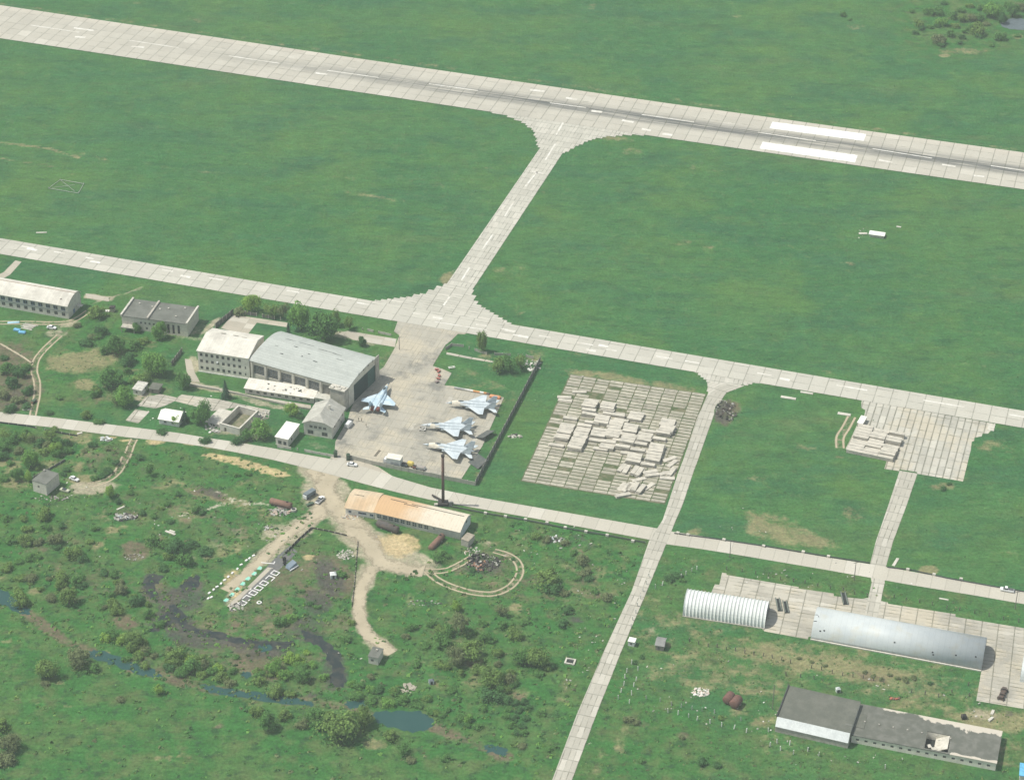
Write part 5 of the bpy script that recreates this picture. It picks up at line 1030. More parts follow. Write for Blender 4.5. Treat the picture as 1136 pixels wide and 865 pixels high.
# canopy trailer by the training ground
c=G(323.5,629.5); t=thing('camp_trailer','blue grey sloped trailer with white lower edge beside the painted frames','trailer',(c.x,c.y,0),head((318,632),(329,625)))
MB().add([(-2.1,-1.3,.55),(2.1,-1.3,.55),(2.1,1.3,.55),(-2.1,1.3,.55),(-1.8,-1.0,1.2),(1.9,-.9,1.9),(1.9,1.2,2.3),(-1.5,1.2,1.7)],[(0,3,2,1),(4,5,6,7),(0,1,5,4),(1,2,6,5),(2,3,7,6),(3,0,4,7)]).build('cover',M('slate_blue_cover',(0.17,0.22,0.26),(0.22,0.26,0.29)),t); MB().box(-2.3,2.2,-1.6,-1.303,.3,.7).build('white_skirt',CARW,t)
for y in(-1.2,1.2): MB().tube((0,y-.1,.35),(0,y+.1,.35),.35,.35,10).build('wheel',TYRE,t)
for i,(px,py) in enumerate([(315.6,621.8),(315.9,626.3)]): box_hut('display_board','dark square board on posts beside the blue grey trailer, %s one'%['farther','nearer'][i],'board',px,py,(1.3,.6,1.2 if i==0 else .9),BLACKM if i==0 else CONC,BLACKM,.2,'boards by the trailer')
# ---------------------------------------------------------------- training ground: frames, teal mats, stones
WP=M('white_frame_paint',(0.78,0.76,0.71)); fr_px=[(305.3,635.8),(299.8,641.5),(293,647),(287,652.5),(281,657.8),(274.6,663.3),(269,669)]
pos_words=['nearest the blue grey trailer','second from the blue grey trailer','third from the blue grey trailer','middle of the row','third from the far lower end','second from the far lower end','at the lower left end of the row']
FH=head((269,669),(305,635.8))
for i,(px,py) in enumerate(fr_px):
    c=G(px,py); t=thing('white_ground_frame','white painted square frame on the ground, '+pos_words[i],'ground frame',(c.x,c.y,.06),FH,'row of white ground frames'); s=1.3; wd=.40
    miss=1 if i in(1,5) else -1
    for k,(x0,x1,y0,y1) in enumerate([(-s,s,-1.5,-1.5+wd),(-s,-s+wd,-1.5+wd,1.5-wd),(-s,s,1.5-wd,1.5),(s-wd,s,-1.5+wd,1.5-wd)]):
        if k!=miss: MB().box(x0,x1,y0,y1,0,.16).build('edge_board',WP,t)
AS=M('training_asphalt',(0.115,0.12,0.115),(0.15,0.145,0.13),.3,.95)
struct(sheet('asphalt_strip',[(260,672),(268,672),(318,624),(330,612),(322,605),(306,618),(285,640)],.035,AS,((260,672),(318,624)),))
ribbon('concrete_strip',[((252,672),(256,676)),((270,655),(274,657)),((296,630),(300,632)),((297,629),(303,630))],.045,M_PLAIN)
TEAL=M('teal_paint',(0.22,0.56,0.42),(0.30,0.62,0.48),.8)
tl=[(288,630.3),(282,636.3),(275,641.8),(269.3,647.5),(263.3,653.5),(257.3,659.5),(251,665.5)]
tw_=['nearest the asphalt fork','second from the asphalt fork','third from the asphalt fork','middle of the row','third from the sand end','second from the sand end','at the lower left sand end']
for i,(px,py) in enumerate(tl):
    c=G(px,py); t=thing('teal_board','teal board lying in the grass, '+tw_[i],'board',(c.x,c.y,.03),FH+random.uniform(-.1,.1),'row of teal boards'); MB().box(-1.0,1.0,-.55,.65,0,.2).build('panel',TEAL,t); MB().box(-.8,.5,-1.0,-.553,0,.15).build('pale_step',M('pale_teal_paint',(0.46,0.62,0.52)),t)
st_=[(281.3,616.5),(276.7,619.5),(273.3,621.8),(267.6,626.5),(263.4,631.3),(257.8,635.8),(253.3,640),(249.2,643.6),(245.2,647.5),(240.8,651),(237,654.2),(232.3,657.8),(234.5,662.6),(231.0,664)]
for i,(px,py) in enumerate(st_):
    c=G(px,py); o=MB().obox((0,0,.18),(1.15,.7,.36),FH+random.uniform(-.4,.4)).build('whitewashed_stone',WP); o.location=(c.x,c.y,0); tag(o,'whitewashed stone in the line along the sandy track, number %d counted from the top right'%(i+1) if False else 'whitewashed stone in the edging line along the sandy training track','stone','whitewashed stones along the track')
for px,py,s in[(287.6,668.4,1.6),(300,624.5,1.0)]: pass
c=G(287.7,668.5); t=thing('painted_tyre_ring','small white ring on the grass below the row of white frames','ring',(c.x,c.y,0)); mb=MB(); mb.loft([[ ((.75+.28*math.cos(2*PI*j/6))*math.cos(2*PI*i/14),(.75+.28*math.cos(2*PI*j/6))*math.sin(2*PI*i/14),.2+.2*math.sin(2*PI*j/6)) for j in range(6)] for i in range(15)],cap=False); mb.build('ring',WP,t)
t_=G(297,624.7); t=thing('painted_kerb_mark','L shaped white kerb mark on the asphalt fork','kerb mark',(t_.x,t_.y,.05),FH-1.2); MB().box(-2.6,2.6,-.2,.2,0,.12).build('long_arm',WP,t); MB().box(2.2,2.6,.203,1.4,0,.12).build('short_arm',WP,t)
# white square frame near cross road
c=G(632.5,734); t=thing('concrete_well_frame','square white concrete frame with dark centre in the rough grass west of the cross road','well frame',(c.x,c.y,0),-.25); 
for x0,x1,y0,y1 in[(-1.9,1.9,-1.6,-1.1),(-1.9,1.9,1.1,1.6),(-1.9,-1.3,-1.098,1.098),(1.3,1.9,-1.098,1.098)]: MB().box(x0,x1,y0,y1,0,.5).build('wall',CONCL,t)
MB().box(-1.298,1.298,-1.098,1.098,.02,.08).build('pit',DARK,t)
# ---------------------------------------------------------------- small airfield items
c=G(970,261.5); t=thing('marker_shelter','low white flat roofed shelter alone on the grass field with rubble round it','shelter',(c.x,c.y,0),head((963,260),(984,263))); MB().box(-2.2,4.6,-1.6,1.6,0,1.3).build('body',CONCL,t); MB().box(-2.6,5,-2,2,1.303,1.5).build('roof',WR,t); MB().obox((-5.5,.2,.2),(4,1.6,.3),.3).build('step',CONCL,t)
def frame_lines():
    a=[(54,209.5),(67,200),(93,204.5),(87,215)]; c=G(73,207); t=thing('antenna_frame','thin white wire antenna frame lying in the grass field at upper left','antenna',(c.x,c.y,0))
    P=[G(*p)-c for p in a]; WHITEWASH=M('dull_white_wire',(0.40,0.42,0.36))
    for i in range(4): MB().tube(P[i]+Vector((0,0,.35)),P[(i+1)%4]+Vector((0,0,.35)),.13,.13,5).build('rail',WHITEWASH,t)
    MB().tube(P[0]*.8+Vector((0,0,.35)),P[2]*.5+Vector((0,0,.35)),.1,.1,5).build('brace',WHITEWASH,t); MB().tube(P[1]*.9+Vector((0,0,.35)),P[3]*.7+Vector((0,0,.35)),.1,.1,5).build('brace',WHITEWASH,t)
    for p in P: MB().tube((p.x,p.y,0),(p.x,p.y,1.2),.14,.12,6).build('post',WHITEWASH,t)
frame_lines()
def rock(name,label,cat,px,py,sz,mat,rz=0,group=None,z=0):
    c=G(px,py); o=MB().loft([[(sz[0]*k*math.cos(2*PI*i/7)*random.uniform(.8,1.1),sz[1]*k*math.sin(2*PI*i/7)*random.uniform(.8,1.1),h_) for i in range(7)] for k,h_ in((.5,0),(.5,sz[2]*.6),(.3,sz[2]))]).build(name,mat); o.location=(c.x,c.y,z); o.rotation_euler=(0,0,rz); return tag(o,label,cat,group)
def slabobj(label,px,py,sz,hd,mat=CONCL,z=0,group=None,name='concrete_plate',tilt=0):
    c=G(px,py); o=MB().obox((0,0,sz[2]/2),sz,0).build(name,mat); o.location=(c.x,c.y,z); o.rotation_euler=(tilt,0,hd); return tag(o,label,'slab',group)
HX=head((740,391),(1136,456))
for l,px,py,sz,hd in[('pale slab lying alone in the grass south of the taxiway near the dark junk heap',874.5,441.5,(6.5,1.6,.3),HX),('pale slab at the taxiway edge between the cross road and the slab pad',895,436,(5.5,1.2,.3),HX),('thin white slab in the far meadow south of the taxiway at left',46,258.3,(5.0,.9,.25),HX+.35),('white slab fragment on the field right of the marker shelter',997,252,(2.2,1,.3),HX),
   ('round ended pale slab on the grass left of the white box',936.5,459.5,(5.5,1.8,.25),HX),('slab at the outer corner of the eastern slab pad',1099.5,474.3,(2.8,5.0,.25),HX),('long white slab lying across the verge east of the side road',993.5,623.5,(5.5,1.1,.25),1.1),('pale slab by the side road verge above the pad pit',1047,664.5,(3.5,.7,.2),HX),
   ('white slab standing in grass beside the lower right dirt yard',1099,798,(2.6,.9,.6),.8),('thin white slab by the lower right yard corner',1101,790,(1.0,2.6,.3),-.4),('pale plank on the meadow west of the wire fence',189,591,(4.8,1.0,.25),HX-.25),('pale plank beside the first plank on the meadow west of the wire fence',191,589.3,(2.5,.9,.25),HX-.25),('pale plank near the small rubble in the west meadow',134,563.5,(3.6,.7,.25),.7),('flat white plank on the verge by the rutted track mouth',30,454.5,(3.6,.8,.25),.1),('white plank beside the service road fence at left',88.5,481,(2.2,.9,.4),.5)]: slabobj(l,px,py,sz,hd)
c=G(952,470); 
# white container at pad
c=G(955.8,470); t=thing('white_cabin_box','white cabin box at the upper left corner of the stacked slab pile','cabin',(c.x,c.y,.08),head((952,471),(958,461))); MB().box(-3,3,-1.2,1.2,0,1.9).build('body',CONCL,t); MB().box(-3.1,3.1,-1.3,1.3,1.903,2.05).build('roof',WR,t); MB().box(-2,-1,-1.25,-1.203,.2,1.7).build('door',DARK,t)
# pits on hangar yard
for i,(px,py,a,b_) in enumerate([(863.7,671,7.6,1.3),(871.6,673.5,7.2,1.3),(936.5,664,7.5,1.6)]):
    c=G(px,py); t=thing('inspection_ramp',['dark inspection trough left of its twin beside the ribbed shelter','dark inspection trough right of its twin beside the ribbed shelter','dark inspection trough alone on the upper part of the slab yard'][i],'trough',(c.x,c.y,.06),head((970,600),(966,626))+.25,'troughs on the slab yard'); 
    for y in(-b_/2,b_/2): MB().box(-a/2,a/2,y-.18,y+.18,0,.7).build('side_wall',M('mossy_concrete',(0.16,0.18,0.15)),t)
    MB().box(-a/2,a/2,-b_/2+.182,b_/2-.182,.01,.1).build('floor',DARK,t)
c=G(1112,771); t=thing('scrap_vehicle_frame','rusty stripped machine frame standing on the slabs at lower right','scrap frame',(c.x,c.y,.06),1.15)
for x,z in((-2.4,1.2),(-.8,1.6),(.8,1.1),(2.3,1.5)): MB().obox((x,0,z/2+.2),(1.1,1.6,z),.1).build('block',RUSTD,t)
for y in(-.9,.9): MB().box(-3.4,3.4,y-.15,y+.15,.35,.7).build('rail',RUSTD,t)
for x in(-2.4,2.4):
    for y in(-1.15,1.15): MB().tube((x,y-.12,.45),(x,y+.12,.45),.45,.45,10).build('wheel',TYRE,t)
box_hut('well_cover','small black box with lid in the grass above the collapsed wing','box',1069,796.5,(1.6,1.4,1.4),BLACKM,BLACKM)
box_hut('vent_box','small pale vent box on the grass behind the black roofed hall','box',929.5,767,(1.5,1.3,1.5),GALV,GALV)
c=G(993,775); t=thing('scrap_pile','small rusty red scrap plate pile between the store and the collapsed wing','scrap',(c.x,c.y,0),.2); 
for k in range(4): MB().obox((k*.9-1.4,random.uniform(-.4,.4),.25),(1.3,.8,.3),random.uniform(0,3),rx=random.uniform(-.3,.3)).build('plate',[M('red_scrap',(0.40,0.13,0.08)),RUST][k%2],t)
# blue bundles by barrack
BL=M('blue_tarp',(0.16,0.42,0.60),(0.12,0.33,0.5)); 
for i,(px,py,s,l) in enumerate([(19,366.6,(3.0,1.6,1.0),'blue tarp covered bundle, the left and farther of the pair below the barrack'),(24.6,369.4,(3.0,1.8,1.0),'blue tarp covered bundle, the right and nearer of the pair below the barrack'),(15,358,(5.2,1.6,.35),'pale blue flat pallet stack below the barrack windows')]):
    c=G(px,py); t=thing('tarp_bundle',l,'bundle',(c.x,c.y,0),HX+.2*i); m_=BL if i<2 else M('pale_blue_paint',(0.36,0.56,0.62)); a,b_,d=s
    MB().loft([[(-a/2,-b_/2,0),(a/2,-b_/2,0),(a/2,b_/2,0),(-a/2,b_/2,0)],[(-a/2,-b_/2,d*.7),(a/2,-b_/2,d*.6),(a/2,b_/2,d*.7),(-a/2,b_/2,d*.7)],[(-a*.3,-b_*.25,d),(a*.3,-b_*.2,d*.9),(a*.3,b_*.25,d),(-a*.3,b_*.25,d*.95)]]).build('tarp',m_,t); MB().box(-a/2-.1,a/2+.1,-.06,.06,d*.3,d*.4).build('rope',WHITEWASH,t)
c=G(33,362.5); t=thing('lumber_stack','flat stack of pale boards on the grass beside the blue bundles','lumber',(c.x,c.y,0),HX)
for k in range(6): MB().obox((random.uniform(-1,1),-2.2+.8*k,.12),(random.uniform(4,7),.55,.22),random.uniform(-.1,.1)).build('board',[CONCL,CONC][k%2],t)
c=G(38,446); t=thing('cart','small dark cart with reddish load blocking the mouth of the rutted track','cart',(c.x,c.y,0),1.2); MB().box(-1.3,1.3,-.6,.6,.5,1.1).build('tray',M('dark_green_paint',(0,0,0)),t); MB().box(-2.0,-1.302,-.4,.4,.5,.9).build('load',RUST,t)
for y in(-.7,.7): MB().tube((0,y-.08,.45),(0,y+.08,.45),.45,.45,10).build('wheel',TYRE,t)
c=G(125,345); t=thing('transformer_kiosk','small kiosk with dark top and white base between barrack and flat roofed block','kiosk',(c.x,c.y,0),-.2); MB().box(-1,1,-1,1,0,1.8).build('body',CONC,t); MB().box(-1.1,1.1,-1.1,1.1,1.803,2.4).build('cap',BLACKM,t); MB().box(-3.4,-1.003,-1.5,.2,0,.3).build('white_step',WHITEWASH,t)
box_hut('white_outhouse','small white trough box in the meadow below the west marsh meadow huts','box',478.5,757.5,(1.8,1.6,1.2),GALV,M('dark_grey_paint',(0,0,0)))
# car-like junk next to cube
c=G(72,544.5); t=thing('wrecked_car_shell','pale yellowish wrecked car shell in the grass by the square grey building','car wreck',(c.x,c.y,0),HX-.1); MB().loft([[(-2,-.8,.2),(-2,.8,.2),(-2,.8,.8),(-2,-.8,.8)],[(2,-.8,.2),(2,.8,.2),(2,.8,.75),(2,-.8,.75)]]).build('body',M('faded_olive_cream',(0.50,0.50,0.36),(0.36,0.37,0.28)),t); MB().box(-.9,.6,-.65,.65,.753,1.15).build('cabin',CARGL,t)
# heap/wreck builders
def heap(name,label,px,py,rx,ry,n_,mats,smax=1.2,hmax=1.4,cat='debris heap',flat=.35):
    c=G(px,py); rr=random.Random(int(px*7+py)); mb=MB()
    for k in range(n_):
        a=rr.uniform(0,2*PI); d=math.sqrt(rr.random()); x,y=rx*d*math.cos(a),ry*d*math.sin(a); s=rr.uniform(.25,1)*smax
        mb.obox((x,y,max(.1,hmax*(1-d)*rr.uniform(.3,1))),(s,s*rr.uniform(.3,1),s*flat*rr.uniform(.4,1.4)),rr.uniform(0,3),rr.randrange(len(mats)),rr.uniform(-.5,.5),rr.uniform(-.5,.5))
    o=mb.build(name,mats); o.location=(c.x,c.y,gz(c.x,c.y)); return tag(o,label,cat)
CH=M('charred_wood',(0.045,0.043,0.042),(0.08,0.07,0.06)); RB=M('red_brick_rubble',(0.36,0.19,0.12),(0.28,0.16,0.11)); GR=M('grey_rubble',(0.40,0.385,0.33),(0.28,0.27,0.235))
heap('burnt_junk_heap','burnt junk heap with brick rubble inside the loop of the dirt track',536,625,6.5,6.0,170,[CH,CH,M('dark_grey_rubble',(0,0,0)),GR,CH],1.1,1.0)
heap('brick_rubble_heap','reddish brick rubble on the left of the burnt heap inside the track loop',532,628,3.2,3.5,60,[RB,RB,CH],1.1,1.0)
heap('dark_scrap_heap','dark scrap heap by the cross road bend south of the taxiway',806,456,4.6,8,120,[CH,RUSTD,M('dark_grey_rubble',(0.17,0.165,0.15),(0.1,0.1,0.09)),GR],1.0,.7)
heap('scrap_wreck','heap of white and grey wreckage with twisted panels in the west meadow',139.5,573.5,4.6,2.4,50,[GALV,GR,GR,CH],2.0,1.2)
heap('rubble_heap','pale brick rubble heap beneath the rust brown tank',309.5,567.5,4.2,3.2,60,[GR,M('pinkish_rubble',(0.46,0.36,0.28)),GR],1.6,.9)
heap('rubble_heap','grey rubble pile in the shrubs south of the service road near its east end',617.5,598,3.2,2.2,40,[GR,CH,GALV],1.1,.7)
heap('rubble_heap','broken white concrete crater rim left of the rusty tank pair',777.5,767.5,3.4,2.4,70,[WHITEWASH,M('pinkish_white_rubble',(0.66,0.56,0.46))],1.1,.6)
heap('rubble_heap','grey rubble at the roadside bend near the mound in the west',117.5,487.5,2.6,1.7,30,[GR,GALV],1.6,.9)
heap('rubble_heap','rubble spilling from the left wall of the roofless ruin',236,471,3.5,5,60,[GR,GR,CONC],1.3,.5)
heap('rubble_heap','rubble at the right hand wall of the roofless ruin',291,463,3,5,40,[GR,CONCL,TIMBER],1.4,.5)
heap('rubble_heap','white rubble at the front of the roofless ruin beside the road hedge',238,478.5,2.6,1.6,36,[GR,GR,WHITEWASH,CONC],1.2,.7)
heap('rubble_heap','pale rubble by the lower end of the white frames',262,673,3.4,3.0,60,[GR,CONCL,CH],1.0,.4)
heap('rubble_heap','scattered pale rubble at the workshop wing corner',391,573.5,5,1.6,40,[GR,RB,WHITEWASH],.9,.4)
heap('rubble_heap','pale rubble at the foot of the tray roofed annex',523,612,3.2,3.2,36,[GR,M('pinkish_rubble',(0,0,0)),CONCL],1.0,.4)
heap('rubble_heap','white debris beside the first white frame of the meadow near the dirt junction',297,585.5,2.6,1.6,24,[WHITEWASH,GR,CH],1.0,.4)
heap('rubble_heap','pale slab rubble on the grass by the eastern corner of the apron wall',571.5,484,2.6,1.5,20,[CONCL,CONCL,CH],1.7,.4)
heap('rubble_heap','rubble in the north east corner of the apron grass by the wall',590,405,4,5,50,[GR,CONC,WHITEWASH],1.3,.5)
heap('rubble_heap','grey broken concrete patch on the meadow near the wire fence',383.5,615,3.2,3.4,80,[CONCL,CONC],.9,.25)
heap('rubble_heap','dark rubble line in the meadow east of the dirt track',470,669,7,1.6,40,[GR,CH],.8,.35)
heap('rubble_heap','wood and stone debris in the grass in front of the square grey building',60,553,8,2.5,40,[GR,CH,TIMBER],1.0,.4)
heap('driftwood_pile','bleached branches lying in the grass south of the pump hut',452,764,2.6,2.4,14,[M('bleached_wood',(0.40,0.36,0.28))],2.4,.4,'branches',.12)
heap('rubble_heap','brown ruined foundation outline in the brown reed meadow',148,618,4,2,20,[GR,TIMBER,GR],1.0,.3)
# oil drum / bath
c=G(326.7,623.5)
# blue object at lower right corner
q=B('blue_roofed_kiosk','blue roofed kiosk cut off by the lower right corner of the photo',(1130.5,866),(1150,869),'kiosk'); MB().box(0,9,0,6,0,2.6).build('wall',WHITEWASH,q.root); MB().box(-.3,9.3,-.3,6.3,2.603,2.85).build('roof',M('bright_blue_roof',(0.14,0.45,0.66)),q.root)
# small scattered debris that nobody could count
mb=MB(); rr=random.Random(21)
for (x,y,rx,ry,k) in [(150,580,90,30,60),(230,565,60,18,40),(590,610,60,20,40),(655,690,16,60,60),(685,650,12,40,30),(630,760,10,40,20),(75,545,30,14,30),(300,640,60,40,40),(850,640,60,12,30),(920,640,90,14,40),(760,780,70,20,40),(850,800,20,25,50),(640,600,60,20,30),(680,470,60,60,40),(570,430,30,40,20),(270,450,60,16,50),(160,460,20,10,20),(450,580,50,20,24),(1000,760,80,15,20),(960,260,12,5,20),(520,560,40,8,20),(860,590,60,20,20),(390,730,30,15,16),(1080,790,30,12,24),(950,840,120,10,30),(760,740,50,10,20),(300,590,25,15,30)]:
    for i in range(int(k*.42)):
        px,py=rr.gauss(x,rx*.55),rr.gauss(y,ry*.55); p=G(px,py); s=rr.uniform(.2,.8)**1.3
        mb.obox((p.x,p.y,gz(p.x,p.y)+s*.12),(s*rr.uniform(.6,1.6),s*rr.uniform(.4,.9),s*.35),rr.uniform(0,3),rr.choice([0,1,1,1,1,0,2]),rr.uniform(-.2,.2))
stuff(mb.build('scattered_rubble',[CONCL,GR,WHITEWASH]))
# ---------------------------------------------------------------- stacks of concrete slabs on the yard
SLABL=6.0
_slab=[]
for k in range(4):
    bm_=MB().obox((0,0,.16),(SLABL+random.uniform(-.15,.15),1.95,.32),0,r=random.random()*.6+.4); _slab.append(bm_.mesh('concrete_plate',M_SLAB))
SG='concrete slabs stacked on the storage yard'
def zone(px,py):
    if px<650 : return 'weathered concrete slab in the stacks on the left part of the paved storage yard'
    if px<700 : return 'weathered concrete slab in the stacks at the middle of the paved storage yard'
    return 'weathered concrete slab in the stacks on the right part of the paved storage yard'
PLATES=[]     # (is_top, nearness, position, heading, scale, label, group)
def stack(zx,zy,n_,lay,rot=0,rnd=.05):
    px,py=560+zx/4.12,390+zy/4.12; hgt=.14+lay*.46
    c=G(px,py,hgt); hd=YH+rot; v_=Vector((-math.sin(hd),math.cos(hd),0))
    u_=Vector((math.cos(hd),math.sin(hd),0))
    for i in range(n_):
        L_=max(1,lay+R.choice([-1,0,0,0]) if i else lay)
        for l in range(L_):
            p=c+v_*((i-(n_-1)/2)*2.12)+u_*R.uniform(-.25,.25)+v_*R.uniform(-.08,.08)
            PLATES.append((l==L_-1,(i==0)+.5*(l==L_-2),(p.x,p.y,.15+l*.46),hd+R.uniform(-rnd,rnd),(1,1,1),zone(px,py),SG))
for a in [(390,232,2,4),(385,262,1,4),(385,280,1,4),(470,240,2,3),(470,262,1,2),(445,305,2,4),(300,300,1,2),(515,285,1,3),(600,290,2,3),(285,340,2,3),(360,345,2,3),(265,375,2,4),(345,383,2,4),(430,365,2,3),(325,420,2,4),(235,423,1,2),(505,330,2,3),(575,345,2,4),(495,368,2,3),(565,393,2,4),(470,420,2,3),(540,428,1,4),(640,385,2,4),(620,415,1,3),(560,375,1,3),(705,393,1,3),(695,435,2,4),(610,445,1,3),(590,480,2,4),(680,475,2,4),(655,510,1,3),(745,318,2,3),(742,345,2,4),(725,365,1,4),(530,310,1,2),(415,400,1,2),(480,280,1,2),(400,320,1,3),(660,360,1,2),(525,400,1,2),(440,440,1,2),(650,455,1,2),(560,460,1,2)]: stack(a[0],a[1],a[2]+(a[2]>1),a[3])
for a in [(545,530,2,2,1.35),(605,540,2,3,1.3),(670,552,2,2,.5),(755,487,1,1,.8),(765,507,1,1,1.2),(762,545,1,2,1.3),(722,555,1,1,.6),(745,575,1,1,.15),(545,615,2,2,1.3),(585,610,2,3,1.4),(622,622,1,3,1.3),(540,650,1,2,.5),(615,580,1,1,.7),(660,612,1,1,1.0),(455,440,1,1,.4),(270,205,1,1,.1),(275,220,1,1,.05),(340,180,1,1,.15)]: stack(*a,rnd=.12)
# pile of slabs on the eastern pad
PA,PB,PD=G(938,502,.0),G(990.4,513,.0),G(952.3,474)
ph=math.atan2(PB.y-PA.y,PB.x-PA.x); pu=Vector((math.cos(ph),math.sin(ph),0)); pv=Vector((-pu.y,pu.x,0)); wl=(PB-PA).length; dl=(PD-PA).dot(pv); sk=(PD-PA).dot(pu)/dl
E_TOP=[[2,2,2,2,1,3,3,3,3,3],[2,2,1,2,2,2,3,3,2,2],[2,3,3,2,2,0,3,3,0,3]]
for i in range(3):
    for j in range(10):
        for l in range(E_TOP[i][j]+1):
            t_=(j+.5)/10*dl; p=PA+pv*t_+pu*(sk*t_+(i+.5)*wl/3+R.uniform(-.2,.2))
            PLATES.append((l==E_TOP[i][j],(j==0)+(i==2)*.8,(p.x,p.y,.08+l*.56),ph+R.uniform(-.015,.015),(wl/3/6.25,dl/10/2.05*.95,1.2),['weathered slab in the left column of the neat pile on the eastern pad','weathered slab in the middle column of the neat pile on the eastern pad','weathered slab in the right column of the neat pile on the eastern pad'][i],'concrete slabs piled on the eastern pad'))
PLATES.sort(key=lambda q:(-q[0],-q[1]))
rest=MB()
for k,(tp,nr,p,hd,scl,lab,grp) in enumerate(PLATES):
    if k<285:
        o=link('concrete_plate',R.choice(_slab),None,p,hd); o.scale=scl; tag(o,lab,'slab',grp)
    else: rest.obox((p[0],p[1],p[2]+.16*scl[2]),(SLABL*scl[0],1.95*scl[1],.32*scl[2]),hd,r=R.random()*.6+.4)
stuff(rest.build('buried_concrete_plates',M_SLAB))
# ================================================================ FENCES, PIPES, POSTS, POLES
def pts3(path): return [G(*p) for p in path]
def panel_fence(label,path,h=2.2,mat=CONC,step=3.0,name='concrete_fence',t=.14,post=True,skip=0.0,seed=1,tilt=.03,cat='fence'):
    P=pts3(path); root=thing(name,label,cat,(P[0].x,P[0].y,0)); rr=random.Random(seed)
    mp=MB().box(0,1,-t/2,t/2,0,1).mesh('panel',mat); pp=MB().box(-.14,.14,-.16,.16,0,1).mesh('post',CONC)
    tot=sum((b_-a).length for a,b_ in zip(P[:-1],P[1:])); step=max(step,tot/95)
    for a,b_ in zip(P[:-1],P[1:]):
        L=(b_-a).length; n_=max(1,round(L/step)); h_=math.atan2(b_.y-a.y,b_.x-a.x)
        for i in range(n_):
            p=a+(b_-a)*(i/n_)-P[0]
            if rr.random()>=skip:
                o=link('panel',mp,root,p,h_+rr.uniform(-.01,.01)); o.scale=(L/n_-.04,1,h*rr.uniform(.94,1.03)); o.rotation_euler=(rr.uniform(-tilt,tilt),0,h_)
            if post: o=link('post',pp,root,p,h_); o.scale=(1,1,h*1.06)
    return root
FC=M('fence_concrete',(0.40,0.385,0.315),(0.26,0.26,0.22),.5); FD=M('dark_boards_and_fence_shade',(0.12,0.125,0.11),(0.18,0.17,0.14),.6); MOSS=M('mossy_concrete',(0,0,0))  # FD: dark boards, and the shade colour of the east concrete fence
panel_fence('concrete panel fence along the service road below the apron',[(387,508.5),(412,515),(527,538.5)],1.9,FC,3.2)
panel_fence('tall concrete fence coloured shade-dark closing the east side of the apron grass',[(527.5,538),(560,476),(599.5,400.5)],2.5,FD,3.4,tilt=.02)  # pale concrete; the shade of this side is put into its dark colour
panel_fence('low broken concrete fence on the north edge of the apron grass',[(599,400),(583.5,396),(540,393.5),(514,385),(501,383.5),(494,388)],1.3,FC,3.2,skip=.35,seed=3)
panel_fence('low white concrete fence in front of the white roofed shed and gabled house',[(308,496.5),(330,499.5),(371,507)],1.2,CONCL,3.0,skip=.1)
panel_fence('dark board fence climbing from the flat roofed block to the hangar hedge',[(239,364),(259,347.5)],2.4,FD,3)
panel_fence('dark board fence down the slope left of the cream three storey block',[(202,390.5),(190,406)],2.2,FD,2.6)
panel_fence('dark board fence under the tree row behind the hangar',[(261,346.5),(278,350),(318,356.5)],1.8,FD,3,skip=.15,seed=5)
panel_fence('low white post fence along the pad north east of the hangar',[(402,366),(420,369.5),(440.5,374)],1.1,CONCL,2.8,skip=.45,seed=8)
panel_fence('low concrete kerb fence along the path in front of the lean-to',[(209,427.5),(243,433.5),(268,438.5),(320,450.5),(344,455)],.9,FC,3.0,skip=.05)
panel_fence('dark low fence along the verge of the service road at far left',[(-10,468),(30,473),(60,479.5),(86,484)],.8,M('dark_pipe_cladding',(0.055,0.065,0.06)),4,skip=.05)
panel_fence('black wire fence slanting down from the dirt junction to the board pair',[(345.6,586.5),(330,600.5),(316.5,614.5)],1.0,BLACKM,2.6,tilt=.06)
panel_fence('black wire fence along the north edge of the small enclosure',[(346,586),(365,589.5),(385,594.5)],.6,BLACKM,2.6,tilt=.06)
panel_fence('black wire fence along the east edge of the small enclosure by the dirt track',[(397,601),(394,640),(390.5,673)],.5,BLACKM,3.0,tilt=.06,t=.1)
panel_fence('dark retaining board running uphill from the square grey building',[(37,530.5),(55,521),(72.6,511)],1.0,FD,2.6)
# heat pipes on white blocks
def pipeline(label,path,blocks,r_=.22,z=.55):
    P=pts3(path); root=thing('heating_pipe',label,'pipe',(P[0].x,P[0].y,0)); mb=MB()
    for a,b_ in zip(P[:-1],P[1:]): mb.tube(a-P[0]+Vector((0,0,z)),b_-P[0]+Vector((0,0,z)),r_,r_,6)
    mb.build('pipe',M('dark_pipe_cladding',(0,0,0)),root)
    for q in blocks: 
        p=G(*q)-P[0]; MB().obox((p.x,p.y,.45),(1.2,.9,.9),head((540,569),(702,601))).build('support_block',CONCL,root)
pipeline('dark heating pipe on white blocks along the south verge between chimney and cross road',[(498,562),(538,570),(583,577.5),(627,586.5),(673,594.5),(716,602.5)],[(538.6,570),(560.7,573.5),(583,577),(606.8,580.5),(627,586),(650,590.5),(673.6,594.5),(702,601)])
pipeline('dark heating pipe along the north verge from the cross road to the side road',[(748,592),(790,597.5),(860,608),(914,617),(965,625)],[(752,592),(763,594),(803,599.5),(847,606.5),(891,613),(919,618)],.2,.4)
pipeline('dark heating pipe along the north verge east of the side road',[(984,629.5),(1010,632.5),(1050,641.5),(1100,650.5),(1150,659)],[(1007,632.5),(1066,643),(1036,638)],.2,.4)
